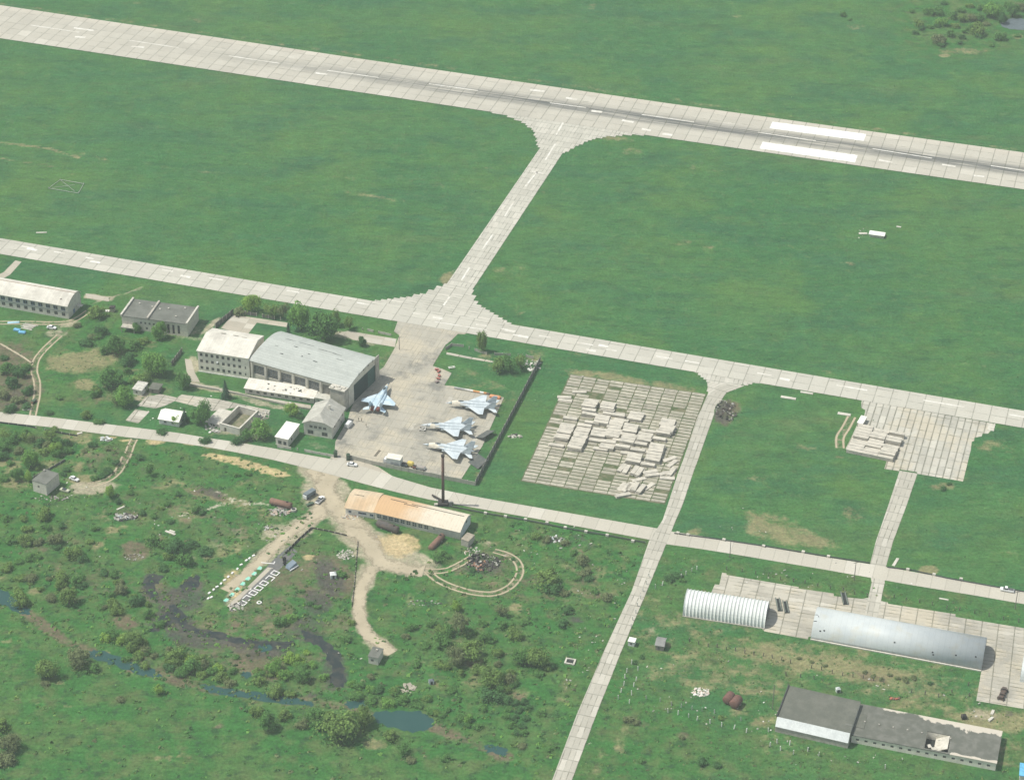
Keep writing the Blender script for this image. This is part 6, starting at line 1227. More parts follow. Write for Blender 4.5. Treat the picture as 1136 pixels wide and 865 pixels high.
# single fence posts: each one an object
WPOST=M('white_post',(0.68,0.67,0.6)); DPOST=M('dark_post',(0.10,0.095,0.08),(0.16,0.14,0.11))
pw=MB().box(-.14,.14,-.14,.14,0,1.9).mesh('fence_post',WPOST); pdk=MB().box(-.13,.13,-.13,.13,0,1.7).mesh('fence_post',DPOST); pgr=MB().box(-.13,.13,-.13,.13,0,1.7).mesh('fence_post',M('grey_post',(0.40,0.41,0.36)))
def posts(label,group,me,lst):
    for x,y in lst:
        p=G(x,y); o=link('fence_post',me,None,(p.x,p.y,0)); o.rotation_euler=(random.uniform(-.1,.1),random.uniform(-.1,.1),random.uniform(0,1.5)); tag(o,label,'post',group)
z=lambda L:[(680+x/5.4,690+y/5.4) for x,y in L]
posts('short white fence post in the lower row across the green meadow','white meadow posts',pw,z([(330,540),(390,553),(454,570),(504,585),(582,605),(651,624),(725,638),(799,660),(932,655),(941,742)]))
posts('faded grey fence post in the upper row across the green meadow','grey meadow posts',pgr,z([(200,460),(283,475),(351,498),(408,510),(472,522),(533,532),(608,545),(767,590)]))
posts('white fence post in the slanting row just east of the cross road','white roadside posts',pw,z([(82,300),(72,335),(64,378),(48,420),(32,460)])+[(607.0,0)][:0])
posts('white fence post in the second slanting row east of the cross road','white roadside posts',pw,z([(150,290),(138,350),(124,385),(112,435),(98,485),(112,250)]))
posts('white fence post beside the cross road above the white booth','white roadside posts',pw,[(720,640),(717,648),(713,656),(710,664),(707,672),(705,680),(702,688),(700,696)])
posts('white post among the shrubs left of the ribbed shelter','white shrub side posts',pw,[(755.6,640.6),(761,637.5),(767,634),(773,631.5),(734.7,649),(727,652)])
posts('dark fence post in the row between service road and slab yard','dark roadside posts',pdk,[(806,632),(823,634),(838,636.5),(852,640),(866,643),(880,645),(893,647),(907,650),(921,653),(935,655),(948,659),(962,661.5),(992,663),(1005,666),(1020,668.5),(1034,671),(1050,675),(1064,677),(1081,680),(1097,683.5),(1113,687),(1130,690)])
posts('dark fence post in the row along the straw meadow below the slab yard','dark straw meadow posts',pdk,[(765+ i*10.2,712+i*2.05+random.uniform(-1,1)) for i in range(12)]+[(900+i*11.5,741+i*2.4+random.uniform(-1,1)) for i in range(8)])
posts('dark fence post in the row behind the black roofed hall','dark hall side posts',pdk,[(872,749),(888,751),(903,753),(1011,768),(1026,770),(1041,773),(1056,768),(1075,772),(1074,760)])
posts('white fence post in front of the black roofed hall fascia','white hall side posts',pw,[(866,832),(880,836),(896,833),(908,838),(982,852),(876,826)])
posts('white wall base post south of the hall by the green meadow','white hall side posts',pw,[(852,806),(854,822)][:0] or [(862,824)])
# utility poles
POLE=M('grey_timber_pole',(0.20,0.19,0.16),(0.14,0.13,0.11),1.0)
def pole(label,px,py,h=9.0,arm=True):
    c=G(px,py); t=thing('utility_pole',label,'utility pole',(c.x,c.y,0),.3,'utility poles'); MB().tube((0,0,0),(0,0,h),.17,.11,8).build('shaft',POLE,t)
    if arm: MB().box(-.9,.9,-.06,.06,h-.7,h-.55).build('crossarm',POLE,t)
pole('utility pole on the service road verge nearest the cross road',809.5,618,8.5); pole('utility pole on the service road verge just west of the side road',947.5,643.5,9); pole('utility pole on the service road verge at the far right by the white pickup',1126,675,8.5)
pole('pale utility pole left of the black roofed hall',856.8,786,11,False); pole('utility pole at the taxiway corner of the apron',443,388,7.0); pole('short dark pole on the apron corner grass left of the entrance',494.5,388,2.2,False)
for i,(px,py) in enumerate([(372.3,506.5),(386.3,510)]):
    c=G(px,py); o=MB().box(-.7,.7,-.7,.7,0,2.6).loft([[(-.75,-.75,2.603),(.75,-.75,2.603),(.75,.75,2.603),(-.75,.75,2.603)],[(-.1,-.1,3.4),(.1,-.1,3.4),(.1,.1,3.4),(-.1,.1,3.4)]]).build('gate_pillar',M('dark_green_paint',(0,0,0))); o.location=(c.x,c.y,0); tag(o,['dark green gate pillar on the west side of the apron gate','dark green gate pillar on the east side of the apron gate'][i],'gate pillar','apron gate pillars')
# ================================================================ TREES AND SHRUBS
def leafmat(name,c,c2,tr=.42):
    mt=bpy.data.materials.new(name); mt.use_nodes=True; n=NT(mt); b=mt.node_tree.nodes['Principled BSDF']; v=n.coord('Object')
    cc=n.scale(n.mix(n.step(n.noise(v,2.2,3,.6),.35,.68),c,c2),n.rng(n.attr('rnd',2),0,1,.72,1.3)); setc(n,b,cc,.8,.12)
    t=n.n.new('ShaderNodeBsdfTranslucent'); n.put(t.inputs[0],cc); mx=n.n.new('ShaderNodeMixShader'); mx.inputs[0].default_value=tr
    n.l.new(b.outputs[0],mx.inputs[1]); n.l.new(t.outputs[0],mx.inputs[2]); n.l.new(mx.outputs[0],mt.node_tree.nodes['Material Output'].inputs[0]); return mt
SP={'fresh':leafmat('fresh_green_leaves',(0.20,0.38,0.085),(0.15,0.31,0.07)),'mid':leafmat('mid_green_leaves',(0.135,0.285,0.075),(0.10,0.23,0.065)),'dark':leafmat('dark_green_leaves',(0.09,0.21,0.068),(0.072,0.165,0.058)),
    'olive':leafmat('olive_leaves',(0.205,0.315,0.085),(0.155,0.26,0.07)),'bare':leafmat('budding_twigs',(0.215,0.26,0.115),(0.175,0.215,0.095)),'lime':leafmat('lime_green_leaves',(0.29,0.45,0.085),(0.22,0.37,0.075)),'pine':leafmat('dark_needles',(0.045,0.10,0.055),(0.035,0.08,0.045),.1)}
BARK=M('grey_brown_bark',(0.10,0.085,0.065),(0.06,0.05,0.04),2.0)
def rdir(rr):
    while 1:
        v=Vector((rr.uniform(-1,1),rr.uniform(-1,1),rr.uniform(-1,1)))
        if .05<v.length<1: return v.normalized()
def leaves(mb,c,rad_,n_,size,rr,shell=.45):
    for k in range(n_):
        d=rdir(rr); q=Vector((d.x*rad_[0],d.y*rad_[1],d.z*rad_[2]))*(shell+(1-shell)*rr.random()**.6)*rr.uniform(.85,1.12); p=Vector(c)+q
        nn_=(d*1.1+rdir(rr)*.7+Vector((0,0,.7))).normalized(); a=nn_.orthogonal().normalized(); a=(a*math.cos(k)+nn_.cross(a)*math.sin(k)); b_=nn_.cross(a); s=size*rr.uniform(.55,1.35)
        mb.add([p+a*s,p+b_*s*.8,p-a*s*.9,p-b_*s*.75],[(0,1,2,3)],0,rr.random())
def crown_data(kind,seed):
    rr=random.Random(seed); mb=MB(); tb=MB()
    if kind=='conifer':
        for k in range(16):
            t=k/15; r_=.95*(1-t)+.06
            for j in range(int(34*(1-t))+8):
                a=rr.uniform(0,2*PI); q=r_*rr.uniform(.35,1.08); p=Vector((q*math.cos(a),q*math.sin(a),.12+t*.9-q*.10)); d=Vector((math.cos(a),math.sin(a),-.35)); s=.13*rr.uniform(.6,1.3); sd=Vector((-math.sin(a),math.cos(a),0)); mb.add([p-sd*s*.5,p+d*s*1.3,p+sd*s*.5,p-d*s*.6+Vector((0,0,s*.3))],[(0,1,2,3)],0,rr.random())
        tb.tube((0,0,0),(0,0,.95),.06,.015,6)
    else:
        nb={'round':12,'tall':11,'shrub':8,'thin':9,'low':9}[kind]; zc={'round':.58,'tall':.56,'shrub':.45,'thin':.6,'low':.38}[kind]; zr={'round':.34,'tall':.40,'shrub':.40,'thin':.36,'low':.34}[kind]
        lobes=[]
        for k in range(nb):
            d=rdir(rr); lobes.append((Vector((d.x*.62*rr.uniform(.3,1.2),d.y*.62*rr.uniform(.3,1.2),zc+d.z*zr*.62)),rr.uniform(.2,.48)))
        n_={'round':210,'tall':200,'shrub':150,'thin':100,'low':130}[kind]; sz={'round':.060,'tall':.066,'shrub':.082,'thin':.062,'low':.088}[kind]
        for c,r_ in lobes: leaves(mb,c,(r_,r_,r_*.72 if kind!='tall' else r_*.8),n_,sz,rr)
        leaves(mb,(0,0,zc*.8),(1.05,1.05,zr*1.1),int(n_*2.2),sz*.75,rr,.25)
        zt=zc if kind!='low' else .3
        tb.tube((0,0,-.02),(rr.uniform(-.04,.04),rr.uniform(-.04,.04),zt*.7),.05,.035,7)
        for c,r_ in lobes[:6]: tb.tube((0,0,zt*rr.uniform(.2,.6)),c,.028,.010,5,cap=False)
    mb.v=[(x,y,max(.005,z_)) for x,y,z_ in mb.v]
    return mb,tb
_cr={}
def crown_mesh(kind,seed,sp):
    k=(kind,seed,sp)
    if k not in _cr:
        if (kind,seed) not in _cr: _cr[(kind,seed)]=crown_data(kind,seed)
        mb,tb=_cr[(kind,seed)]; _cr[k]=(mb.mesh('crown',SP[sp]),tb.mesh('trunk',BARK))
    return _cr[k]
RATIO={'round':.95,'tall':1.5,'shrub':.72,'thin':1.0,'low':.55,'conifer':2.0}
_ts=[0]
def tree(px,py,wpx,kind,sp,label,group=None,ratio=None,name=None,cat=None,base=False):
    """px,py: middle of the crown in the photo (or its foot when base=True)"""
    k=mpp(px,py); w_=wpx*k; h=w_*(ratio or RATIO[kind])*R.uniform(.94,1.06); g=py if base else py+.5*h*.842/k*.9
    p=G(px,g); _ts[0]+=1
    name=name or {'conifer':'conifer_tree','shrub':'shrub','low':'shrub'}.get(kind,'deciduous_tree')
    t=thing(name,label,cat or ('shrub' if name=='shrub' else 'tree'),(p.x,p.y,gz(p.x,p.y)),R.uniform(0,6.28),group)
    c,tr_=crown_mesh(kind,_ts[0]%5,sp); s=w_/2*(1.18 if name=='shrub' else 1.06)
    for nm,me_ in(('crown',c),('trunk',tr_)):
        o=link(nm,me_,t); o.scale=(s,s,h)
    return t
# ---- by the buildings
tree(151.5,364,12.5,'round','mid','small round green tree in front of the flat roofed block windows')
tree(177.5,367,19,'tall','fresh','tall pale green tree in front of the flat roofed block doors',ratio=1.05)
tree(278,337,25,'round','lime','bright lime tree at the west end of the tree row behind the hangar',ratio=.8)
tree(299,343,25,'thin','olive','thin olive tree between the lime tree and the big pair behind the hangar',ratio=.8)
tree(314,345,18,'thin','bare','sparse brownish tree just left of the big pair behind the hangar')
tree(334,352,30,'round','fresh','tall fresh green tree, left of the big pair behind the hangar',ratio=1.2)
tree(358,364,38,'round','mid','broad darker tree, right of the big pair behind the hangar',ratio=.9)
tree(374,354,16,'thin','olive','slim olive tree directly right of the big pair behind the hangar',ratio=1.2)
tree(388,357,16,'thin','olive','slim olive tree at the east end of the row behind the hangar',ratio=1.2)
tree(320,366,8,'conifer','pine','small dark conifer against the back wall of the hangar roof')
tree(401.5,379,11.5,'round','dark','small dark round tree by the hangar door pier',ratio=1.0)
tree(266,345,16,'low','bare','brown bush beside the dark fence behind the cream block')
tree(534.5,381,14,'tall','olive','slender olive tree by the taxiway on the apron grass',ratio=1.8)
tree(552,405,24,'thin','olive','left thin tree of the trio on the apron grass',ratio=.85); tree(565,403,26,'thin','mid','middle thin tree of the trio on the apron grass',ratio=.85); tree(578,402,22,'thin','olive','right thin tree of the trio on the apron grass',ratio=.8)
tree(108,345,22,'shrub','olive','pale olive bush below the path east of the barrack'); tree(113.5,367,16,'shrub','dark','dark green bush left of the flat roofed block yard'); tree(97,379,18,'low','dark','low dark bush above the bare earth patch')
tree(130,383,24,'round','mid','bushy green tree west of the slope fence'); tree(142,398,20,'shrub','dark','dark bush at the foot of the bushy tree west of the slope fence'); tree(116,387,15,'shrub','mid','small green bush left of the bushy tree west of the slope fence')
tree(173,404,34,'round','fresh','big pale green tree beside the slope fence left of the cream block',ratio=.85); tree(155,418,22,'shrub','olive','olive bush above the tiny white walled hut'); tree(124,420,30,'round','mid','broad green tree in the clearing west of the tiny white walled hut',ratio=.75)
tree(137,440,26,'round','fresh','fresh green tree left of the tiny white walled hut'); tree(203,423,21,'round','mid','rounded green tree on the bank left of the cream block lawn'); tree(97,459,13,'shrub','olive','small olive bush on the grass above the service road'); tree(54,456,11,'low','dark','small dark bush by the rutted track mouth'); tree(110,466,13,'low','mid','low green bush by the service road left of the concrete pad'); tree(66,440,10,'low','mid','tiny bush in the middle of the clearing'); tree(150,383,16,'shrub','mid','small bush between the bushy tree and the big pale tree'); tree(160,378,14,'low','olive','olive bush below the round tree of the flat roofed block')
tree(250.5,433,13,'conifer','pine','dark spruce on the lawn in front of the cream block',ratio=1.75); tree(223,458,27,'round','mid','large round tree between the white hut and the roofless ruin',ratio=1.05); tree(196,466,13,'round','lime','light lime bush at the corner of the white hut',ratio=.9); tree(205.5,462,9.5,'conifer','pine','dark small conifer at the east wall of the white hut',ratio=2.0)
tree(288,478,27,'round','fresh','bright round tree between ruin and white roofed shed',ratio=.85); tree(273,481,16,'round','mid','smaller green tree at the front right corner of the ruin'); tree(324,455,17,'round','lime','light green tree below the lean-to by the gabled house',ratio=.9); tree(333,462,10,'shrub','dark','dark bush at the corner of the gabled house'); tree(228,487,14,'low','dark','dark hedge bush at the road in front of the large round tree'); tree(263,487,16,'low','dark','dark hedge bush at the road in front of the ruin'); tree(180,478,14,'low','dark','dark bush under the front wall of the white hut')
# ---- thickets: shrubs nothing tells apart share the label of their thicket
def thicket(label,group,lst,seed=1):
    rr=random.Random(seed)
    for q in lst:
        x,y,w_,kind,sp=q[:5]; tree(x,y,w_,kind,sp,label,group,q[5] if len(q)>5 else None)
thicket('dark shrub of the marshy thicket at the left edge west of the rutted track','shrubs of the west thicket',[(8,408,18,'shrub','mid'),(22,411,20,'shrub','dark'),(14,424,18,'shrub','dark'),(4,436,16,'shrub','bare'),(28,405,14,'shrub','mid'),(31,432,14,'shrub','dark'),(20,442,16,'low','bare'),(30,450,12,'low','dark'),(10,452,16,'low','dark'),(4,395,12,'low','dark')])
tree(62,496,15,'round','lime','pale lime bush beside the brown clearing above the square grey building'); tree(35,509,21,'round','fresh','tall fresh green tree above left of the square grey building',ratio=1.15); tree(20,526,17,'round','mid','round green tree left of the square grey building'); tree(31,529,12,'round','lime','small lime tree touching the square grey building')
thicket('mixed shrub of the rough thicket south of the service road at the left edge','shrubs of the roadside thicket',[(5,480,16,'shrub','olive'),(17,486,15,'shrub','mid'),(31,484,16,'shrub','olive'),(44,491,14,'shrub','dark'),(8,494,16,'shrub','mid'),(20,499,14,'shrub','bare'),(55,482,14,'shrub','olive'),(72,490,14,'shrub','dark'),(50,500,14,'low','olive'),(3,505,14,'shrub','dark'),(5,528,14,'low','mid'),(60,475.5,10,'low','olive'),(28,478,12,'low','mid'),(12,513,10,'low','mid')])
tree(103,493,12,'low','dark','dark bush on top of the earth mound by the service road'); thicket('dark shrub along the foot of the earth mound','shrubs round the earth mound',[(113,527,12,'low','dark'),(120,522,12,'low','dark'),(74,520,10,'low','dark'),(70,525,9,'low','dark'),(105,530,10,'low','mid'),(128,515,10,'low','dark'),(95,503,9,'low','bare'),(120,503,9,'low','bare')])
tree(122,545,14,'round','lime','lime bush in the meadow below the earth pad with the white car'); tree(132.5,555,9,'shrub','dark','small dark bush just right of the lime bush below the earth pad'); tree(167.5,519,13,'thin','mid','lone thin tree casting a long shadow in the west meadow',ratio=1.55)
thicket('green bush scattered in the rough west meadow round the wreckage','bushes of the west meadow',[(158,568,9,'shrub','dark'),(218,564,13,'shrub','mid'),(224,568,9,'low','dark'),(198.5,547,9,'low','dark'),(186,557,10,'shrub','mid'),(171,571,10,'low','mid'),(155,506,12,'low','dark'),(262,526,9,'low','mid'),(275,524,9,'low','mid'),(188,577,10,'low','dark'),(145,545,10,'low','mid'),(178,563,9,'low','olive')])
thicket('dense green bush in the clump at the top of the brown reed bank','bushes of the reed bank clump',[(170,599,19,'shrub','mid'),(198,608,28,'round','dark',.6),(186,603,18,'shrub','mid'),(214,603,14,'low','dark'),(226,610,16,'low','dark'),(232,613,12,'low','dark'),(205,618,20,'shrub','mid'),(182,628,14,'low','dark'),(188,615,14,'shrub','olive')])
thicket('soft olive bush of the marsh meadow at the left','bushes of the marsh meadow',[(49,569,20,'shrub','olive'),(50,583,14,'low','mid'),(61,596,18,'shrub','bare'),(62,605,12,'low','dark'),(29,598,18,'shrub','olive'),(82,612,22,'shrub','olive'),(91,619,14,'low','dark'),(70,582,11,'low','dark'),(36,638,16,'shrub','bare'),(35,617,14,'low','mid'),(69,638,19,'shrub','olive'),(86,643,16,'shrub','mid'),(92,649,12,'low','dark'),(57,660,15,'shrub','bare'),(22,663,22,'shrub','olive'),(115,634,13,'low','dark'),(135,652,16,'shrub','bare'),(126,669,14,'shrub','olive'),(112,672,12,'low','mid'),(152,664,18,'shrub','dark'),(30,585,14,'low','olive'),(12,598,14,'low','mid'),(105,585,10,'low','mid'),(20,622,12,'low','mid'),(8,574,12,'low','mid'),(100,600,10,'low','olive')])
tree(77,662,23,'round','olive','round pale olive bush on the meadow above the stream',ratio=.85)
thicket('leafy bush in the wet meadow between the two dark water channels','bushes between the channels',[(149,711,24,'round','olive',.8),(124,702,18,'shrub','mid'),(195,724,22,'shrub','olive'),(212,737,22,'shrub','mid'),(224,731,16,'shrub','olive'),(188,738,15,'low','dark'),(200,743,16,'shrub','mid'),(246,750,16,'shrub','olive'),(236,742,16,'low','mid'),(165,722,14,'low','mid'),(225,748,13,'low','olive'),(176,690,14,'shrub','mid'),(165,680,14,'shrub','mid'),(140,730,12,'low','mid'),(255,757,14,'low','bare'),(160,738,12,'low','olive'),(262,728,9,'low','mid')])
thicket('bright green bush in the clump west of the creek mouth','bushes west of the creek mouth',[(303,738,22,'round','fresh',.75),(320,728,16,'shrub','lime'),(336,748,24,'round','mid',.7),(318,748,16,'shrub','fresh'),(334,732,14,'low','lime'),(305,765,19,'shrub','olive'),(322,768,14,'low','olive'),(288,748,14,'low','mid'),(346,737,12,'low','fresh'),(340,722,10,'low','lime')])
tree(54,740,29,'round','olive','large brownish olive round bush alone below the stream',ratio=.75); tree(50,757,11,'low','bare','small brown bush at the foot of the large round bush below the stream'); tree(89,730,31,'round','bare','wide brownish bush hanging over the stream gap',ratio=.7); tree(101,740,20,'low','mid','green bush at the right foot of the wide brownish bush over the stream'); tree(175.5,763,14,'round','lime','pale lime bush alone on the smooth meadow below the stream'); tree(134,774,11,'low','bare','small brown bush alone on the smooth meadow'); tree(12,824,30,'round','bare','purple brown bush in the lower left corner',ratio=.75); tree(3,803,20,'shrub','olive','olive bush at the left edge above the purple brown bush'); tree(6,842,24,'low','bare','dark brown bush at the bottom left corner below the purple brown bush')
tree(374,803,52,'round','olive','largest bushy willow on the south bank of the pond outlet',ratio=.72); tree(352,797,28,'round','mid','green willow joined to the left side of the largest willow',ratio=.85); tree(403,794,25,'round','olive','rounded pale willow at the pond edge right of the largest willow',ratio=1.0); tree(386,815,22,'shrub','dark','dark lower bush under the largest willow'); tree(299,800,24,'round','mid','leafy green willow on the south bank well left of the largest willow',ratio=.95); tree(334,801,18,'shrub','bare','brownish bush between the leafy willow and the largest willow'); tree(316,792,16,'shrub','olive','olive bush right of the leafy willow on the south bank'); tree(285,788,18,'shrub','olive','olive bush at the stream left of the leafy willow')
tree(434,815,18,'shrub','olive','pale olive bush below the pond'); tree(446,831,20,'thin','mid','loose leafy bush with dark shade south of the pond',ratio=.7); tree(455,840,14,'low','bare','brownish low bush right of the loose leafy bush south of the pond')
thicket('tangled bush of the low green growth along the north bank of the pond','bushes on the pond north bank',[(395,770,16,'low','mid'),(412,775,16,'low','mid'),(430,779,16,'low','fresh'),(448,776,16,'low','mid'),(465,781,14,'low','mid'),(440,766,14,'low','mid'),(420,763,14,'low','dark'),(478,788,12,'low','mid'),(400,760,14,'low','mid'),(488,790,14,'low','mid'),(412,749,10,'low','bare')])
tree(506,672,13,'round','lime','lime bush just below the loop of the dirt track'); tree(512,692,27,'thin','bare','brownish grey bare tree below the lime bush',ratio=1.0); tree(491,711,22,'shrub','mid','green bush left of the brownish grey bare tree'); tree(522,719,36,'round','olive','broad grey olive tree in the east scrub',ratio=.72); tree(506,728,24,'round','bare','greyish round tree at the lower left of the broad grey olive tree',ratio=.9); tree(557,676,20,'thin','bare','hazy thin tree below the dirt track loop, right side',ratio=.7); tree(558,693,14,'shrub','mid','mid green bush beneath the hazy thin tree'); tree(571,703,19,'shrub','olive','olive bush right of the broad grey olive tree'); tree(577,727,26,'round','mid','left half of the wide twin bush in the east scrub',ratio=.8); tree(597,727,30,'round','olive','right half of the wide twin bush in the east scrub',ratio=.75)
tree(545,751,32,'round','olive','pale olive tree above the dark hollow in the east scrub',ratio=.75); tree(543,770,26,'low','dark','dark hollow bush in the east scrub'); tree(560,775,18,'low','dark','dark bush right of the dark hollow bush'); tree(500,765,14,'low','mid','low bush at the old brown foundation'); tree(568,757,14,'low','mid','low green bush right of the pale olive tree above the hollow')
thicket('low dark bush in the dense patch near the bottom of the east scrub','bushes of the dense patch',[(562+rr_[0],775+rr_[1],11,'low','dark' if (i%3) else 'mid') for i,rr_ in enumerate([(0,0),(10,3),(20,2),(3,9),(13,11),(24,9),(0,18),(10,20),(21,19),(6,28),(17,29),(12,37),(20,37)])])
thicket('small bush dotted over the green east scrub west of the cross road','bushes of the east scrub',[(596,593,13,'shrub','olive'),(606,597,12,'low','bare'),(627,601,12,'low','bare'),(607,641,30,'shrub','olive'),(612,652,22,'low','dark'),(625,655,14,'low','bare'),(647,620,17,'shrub','bare'),(649,633,16,'low','bare'),(636,612,10,'low','mid'),(632,676,14,'low','dark'),(655,640,12,'low','dark'),(674,661,14,'low','bare'),(625,690,16,'low','dark'),(660,655,10,'low','mid'),(612,739,12,'low','dark'),(597,744,14,'low','mid'),(535,690,12,'low','mid'),(546,709,12,'low','mid'),(580,690,10,'low','mid'),(478,690,14,'low','mid'),(472,715,14,'low','mid'),(450,705,10,'low','bare'),(462,735,12,'low','mid'),(486,735,14,'low','olive'),(535,785,12,'low','mid'),(510,795,12,'low','mid'),(600,790,12,'low','mid'),(610,830,10,'low','mid'),(530,805,12,'low','mid'),(495,840,12,'low','mid'),(580,825,12,'low','bare'),(640,640,10,'low','mid')])
tree(311,688,0.1+16,'shrub','mid','green bush on the enclosure slope below the white frames'); tree(323,684,14,'low','fresh','fresh green bush beside the first on the enclosure slope'); tree(379,635,13,'low','mid','green bush by the black mud inside the wire fence'); tree(345,668,9,'low','dark','small dark bush inside the enclosure'); tree(352,672,8,'low','mid','small green bush at the creek head'); tree(335,655,8,'low','mid','tiny green bush on the enclosure grass below the trailer'); tree(384,707,14,'low','mid','green bush on the creek bank left of the dirt track'); tree(390,690,10,'low','olive','olive bush on the creek bank near the wire fence end')
tree(525,632,9,'low','dark','small dark bush inside the loop of the dirt track'); tree(490,617,20,'low','mid','low green bush on the grass rise right of the rusty tank')
thicket('low shrub in the scrub east of the cross road','shrubs east of the cross road',[(697,797,14,'low','bare'),(706,800,10,'low','bare'),(756,817,8,'low','bare'),(750,636,14,'low','dark'),(742,641,12,'low','dark'),(757,643,9,'low','mid'),(712,842,10,'low','mid'),(780,843,14,'low','dark'),(795,846,12,'low','dark'),(800,795,8,'low','olive'),(712,728,7,'low','dark'),(704,734,7,'low','dark')])
thicket('dark rusty brown dock plants in the straw meadow below the grey store','dock plants in the straw meadow',[(960+i*9.0,745+(i%3)*3+i*.8,6.5,'low','bare') for i in range(7)]+[(1004,752,8,'low','bare'),(1013,751,8,'low','bare'),(1032,757,7,'low','dark'),(886,729,6,'low','bare'),(900,733,6,'low','bare'),(915,737,6,'low','bare')])
tree(1053,536,7,'low','dark','dark bush at the lower edge of the eastern slab pad'); tree(1046,541,8,'low','dark','second dark bush just below the edge of the eastern slab pad'); tree(936,16,8.5,'shrub','mid','lone bush on the grass beyond the runway'); tree(943,21,6,'low','mid','small bush at the foot of the lone bush beyond the runway')
tree(1102,12,25,'round','fresh','tallest pale green tree beside the far pond',ratio=.75); tree(1111,21,13,'round','dark','dark tree standing at the near edge of the far pond',ratio=1.0); tree(1123,13,17,'round','mid','green tree behind the far pond'); tree(1133,8,14,'shrub','bare','brownish tree at the top right corner')
thicket('grey green bush of the far scrub in the upper right','bushes of the far scrub',[(1041,12,16,'shrub','mid'),(1030,13,13,'shrub','mid'),(1019,26,13,'shrub','olive'),(1022,31,9,'low','dark'),(1043,24,15,'shrub','fresh'),(1040,28,9,'low','dark'),(1041,44,16,'shrub','bare'),(1044,49,11,'low','dark'),(1055,37,12,'shrub','mid'),(1084,33,19,'shrub','olive'),(1087,39,12,'low','dark'),(1067,41,8,'shrub','dark'),(1065,47,8,'low','dark'),(1056,17,13,'shrub','mid'),(1069,20,13,'shrub','olive'),(1077,18,14,'shrub','bare'),(1087,19,13,'shrub','mid'),(1109,40,15,'shrub','mid'),(1015,36,9,'low','dark'),(1066,11,10,'low','mid'),(1048,3,9,'low','dark'),(1032,29,9,'low','mid'),(1078,29,12,'shrub','mid'),(1060,28,11,'low','olive'),(1072,34,10,'low','mid'),(1095,26,10,'low','bare'),(1012,12,8,'low','mid'),(1088,8,11,'shrub','mid'),(1076,6,10,'low','olive'),(1118,5,12,'shrub','mid'),(1128,39,9,'low','mid'),(1100,50,7,'low','mid')])
UG=MB(); UGS=['olive','mid','fresh','lime','bare']
def fill(path,n_,spread,wlo,whi,sps,seed):
    rr=random.Random(seed)
    for i in range(n_):
        k=rr.randrange(len(path)-1); t=rr.random(); (x0,y0),(x1,y1)=path[k],path[k+1]
        x=x0+(x1-x0)*t+rr.gauss(0,spread); y=y0+(y1-y0)*t+rr.gauss(0,spread*.55)
        if any(inside(x,y+3,p) for p in WATERP): continue
        kd=rr.choice(['shrub','low','low']); sd=rr.randrange(5)
        if (kd,sd) not in _cr: _cr[(kd,sd)]=crown_data(kd,sd)
        mb=_cr[(kd,sd)][0]; p=G(x,y); w_=rr.uniform(wlo,whi)*mpp(x,y); h=w_*RATIO[kd]; z0=gz(p.x,p.y); a=rr.uniform(0,6.28); ca,sa=math.cos(a)*w_/2,math.sin(a)*w_/2
        o=len(UG.v); UG.v+=[(p.x+vx*ca-vy*sa,p.y+vx*sa+vy*ca,z0+vz*h) for vx,vy,vz in mb.v]; UG.f+=[[o+q for q in f] for f in mb.f]; UG.mi+=[UGS.index(rr.choice(sps))]*len(mb.f); UG.r+=mb.r; UG.uv+=mb.uv
WATERP=[[(412,786),(440,784),(466,785),(486,798),(457,818),(430,812)],[(332,698),(361,704),(386,738),(388,758),(362,760),(346,716)]]
fill([(110,700),(170,728),(230,745),(300,752)],26,9,9,19,['olive','mid','lime','bare'],41)
fill([(300,745),(330,738),(350,760)],10,8,10,18,['olive','fresh','lime','mid'],42)
fill([(10,590),(60,610),(110,650),(150,675),(60,650),(10,640)],30,14,8,18,['olive','olive','bare','mid'],43)
fill([(485,695),(530,720),(590,728),(560,760),(500,740)],26,12,9,20,['olive','olive','mid','bare'],44)
fill([(390,765),(440,772),(490,785),(530,810)],14,6,8,15,['mid','fresh','olive'],45)
fill([(5,490),(40,495),(80,500),(20,515)],16,8,8,16,['olive','mid','bare'],46)
fill([(95,360),(130,395),(160,425),(120,445),(90,425)],14,9,8,16,['olive','mid','bare'],47)
stuff(UG.build('undergrowth',[SP[q] for q in UGS],fix=False))
# ---- ground cover: herb clumps and tussocks nobody could count
def cover(name,n_,sampler,cols,smin,smax,seed):
    rr=random.Random(seed); mb=MB(); 
    for i in range(n_):
        q=sampler(rr)
        if not q: continue
        px,py=q; p=G(px,py); z0=gz(p.x,p.y); s=rr.uniform(smin,smax); mi=rr.choices(range(len(cols)),[c[1] for c in cols])[0]; rv=rr.random()
        for k in range(5):
            d=rdir(rr); d.z=abs(d.z)*.6; c=Vector((p.x,p.y,z0))+Vector((d.x*s*.6,d.y*s*.6,s*.08+d.z*s*.28)); nn_=(d+rdir(rr)*.7+Vector((0,0,.6))).normalized(); a=nn_.orthogonal().normalized(); b_=nn_.cross(a); e=s*rr.uniform(.35,.6)
            mb.add([c+a*e,c+b_*e*.8,c-a*e*.9,c-b_*e*.7],[(0,1,2,3)],mi,min(1,max(0,rv+rr.uniform(-.2,.2))))
    o=mb.build(name,[SP[c[0]] for c in cols],fix=False); return stuff(o)
WATERQ=[[(416,790),(440,788),(466,789),(480,798),(457,812),(430,806)],[(336,700),(361,709),(381,738),(384,754),(367,757),(352,716)]]
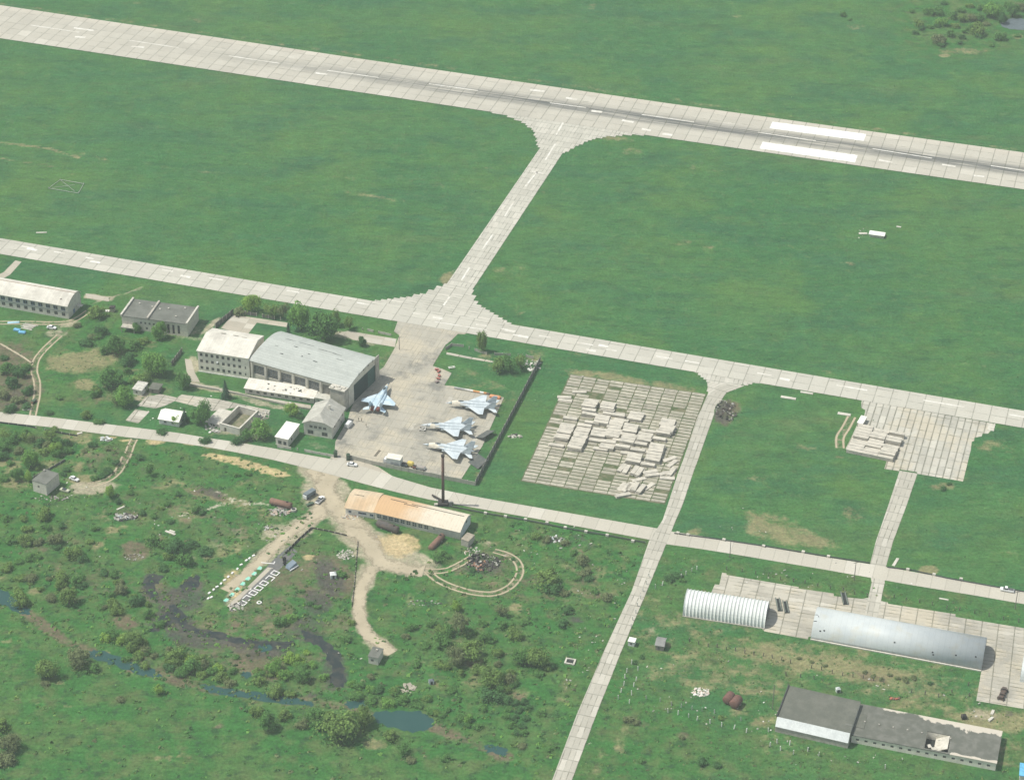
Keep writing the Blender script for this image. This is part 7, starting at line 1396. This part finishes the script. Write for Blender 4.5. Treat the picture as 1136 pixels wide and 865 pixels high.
def meadow(rr):
    x,y=rr.uniform(-15,730),rr.uniform(470,875)
    if y<np.interp(x,roadx,roady)+(14 if x>380 else 12): return
    xr=np.interp(y,[577,600,655,722,793,851,900],[735,719,701,670,640,617,598]) if y>577 else 728
    if x>xr-3: return
    for (cx_,cy_,rx_,ry_) in [(390,565,45,45),(350,530,30,20),(290,635,60,16),(440,615,40,22),(450,570,75,34),(405,670,14,60),(100,535,30,10),(425,725,20,12),(52,537,16,14),(416,727,14,14)]:
        if ((x-cx_)/rx_)**2+((y-cy_)/ry_)**2<1: return
    for p in WATERP:
        if inside(x,y,p): return
    # wetter ground grows thicker
    ys=np.interp(x,[0,71,148,224,300,420,540,620],[676,722,752,775,790,815,842,860])
    dens=.75 if y<ys else .16
    if rr.random()>dens: return
    return x,y
cover('meadow_herbs',8500,meadow,[('mid',5),('fresh',1.5),('olive',3),('bare',2),('dark',4)],.45,1.5,5)
def eastm(rr):
    x,y=rr.uniform(640,1136),rr.uniform(600,870); xr=np.interp(y,[600,655,722,793,851,900],[745,722,694,666,644,625])
    if x<xr or y<np.interp(x,roadx,roady)+16: return
    if inside(x,y,[(750,650),(800,630),(1150,695),(1150,790),(1080,780),(1085,748),(895,712),(750,690)]) or inside(x,y,[(855,755),(1120,805),(1110,865),(855,812)]): return
    return x,y
cover('meadow_tussocks',2600,eastm,[('mid',4),('olive',3),('bare',3),('dark',3)],.3,.85,6)
def fields(rr):
    x,y=rr.uniform(-20,1160),rr.uniform(-10,640)
    if rr.random()<.4: x,y=rr.uniform(0,380),rr.uniform(320,460)
    t_=[264.5+.1687*x,282+.17*x]; r_=[6.3+.1438*x,43+.1475*x]
    if r_[0]-3<y<r_[1]+3 or t_[0]-3<y<t_[1]+4: return
    if y>t_[1] and not (x<200 or (810<x<990 and y<590) or (1010<x and 520<y<640)): return
    if abs(y-np.interp(x,roadx,roady))<12 or y>np.interp(x,roadx,roady): return
    if 480<x<640 and y<340 and abs(x-(604-(y-157)*.68))<24: return
    if 760<x<822 and y>400: return
    if x<100 and 296<y<356 or 130<x<226 and 322<y<378: return
    return x,y
cover('field_tussocks',2600,fields,[('mid',3),('dark',5)],.3,.7,8)
# ================================================================ HAZE
if HAZE>0:
    mb=MB().box(-24000,24000,-24000,24000,-1.0,640.0); mt=bpy.data.materials.new('haze_air'); mt.use_nodes=True; t=mt.node_tree; t.nodes.remove(t.nodes['Principled BSDF'])
    pv=t.nodes.new('ShaderNodeVolumePrincipled'); pv.inputs['Color'].default_value=(0.84,0.94,0.88,1); pv.inputs['Density'].default_value=HAZE
    t.links.new(pv.outputs[0],t.nodes['Material Output'].inputs['Volume'])
    stuff(mb.build('haze',mt))
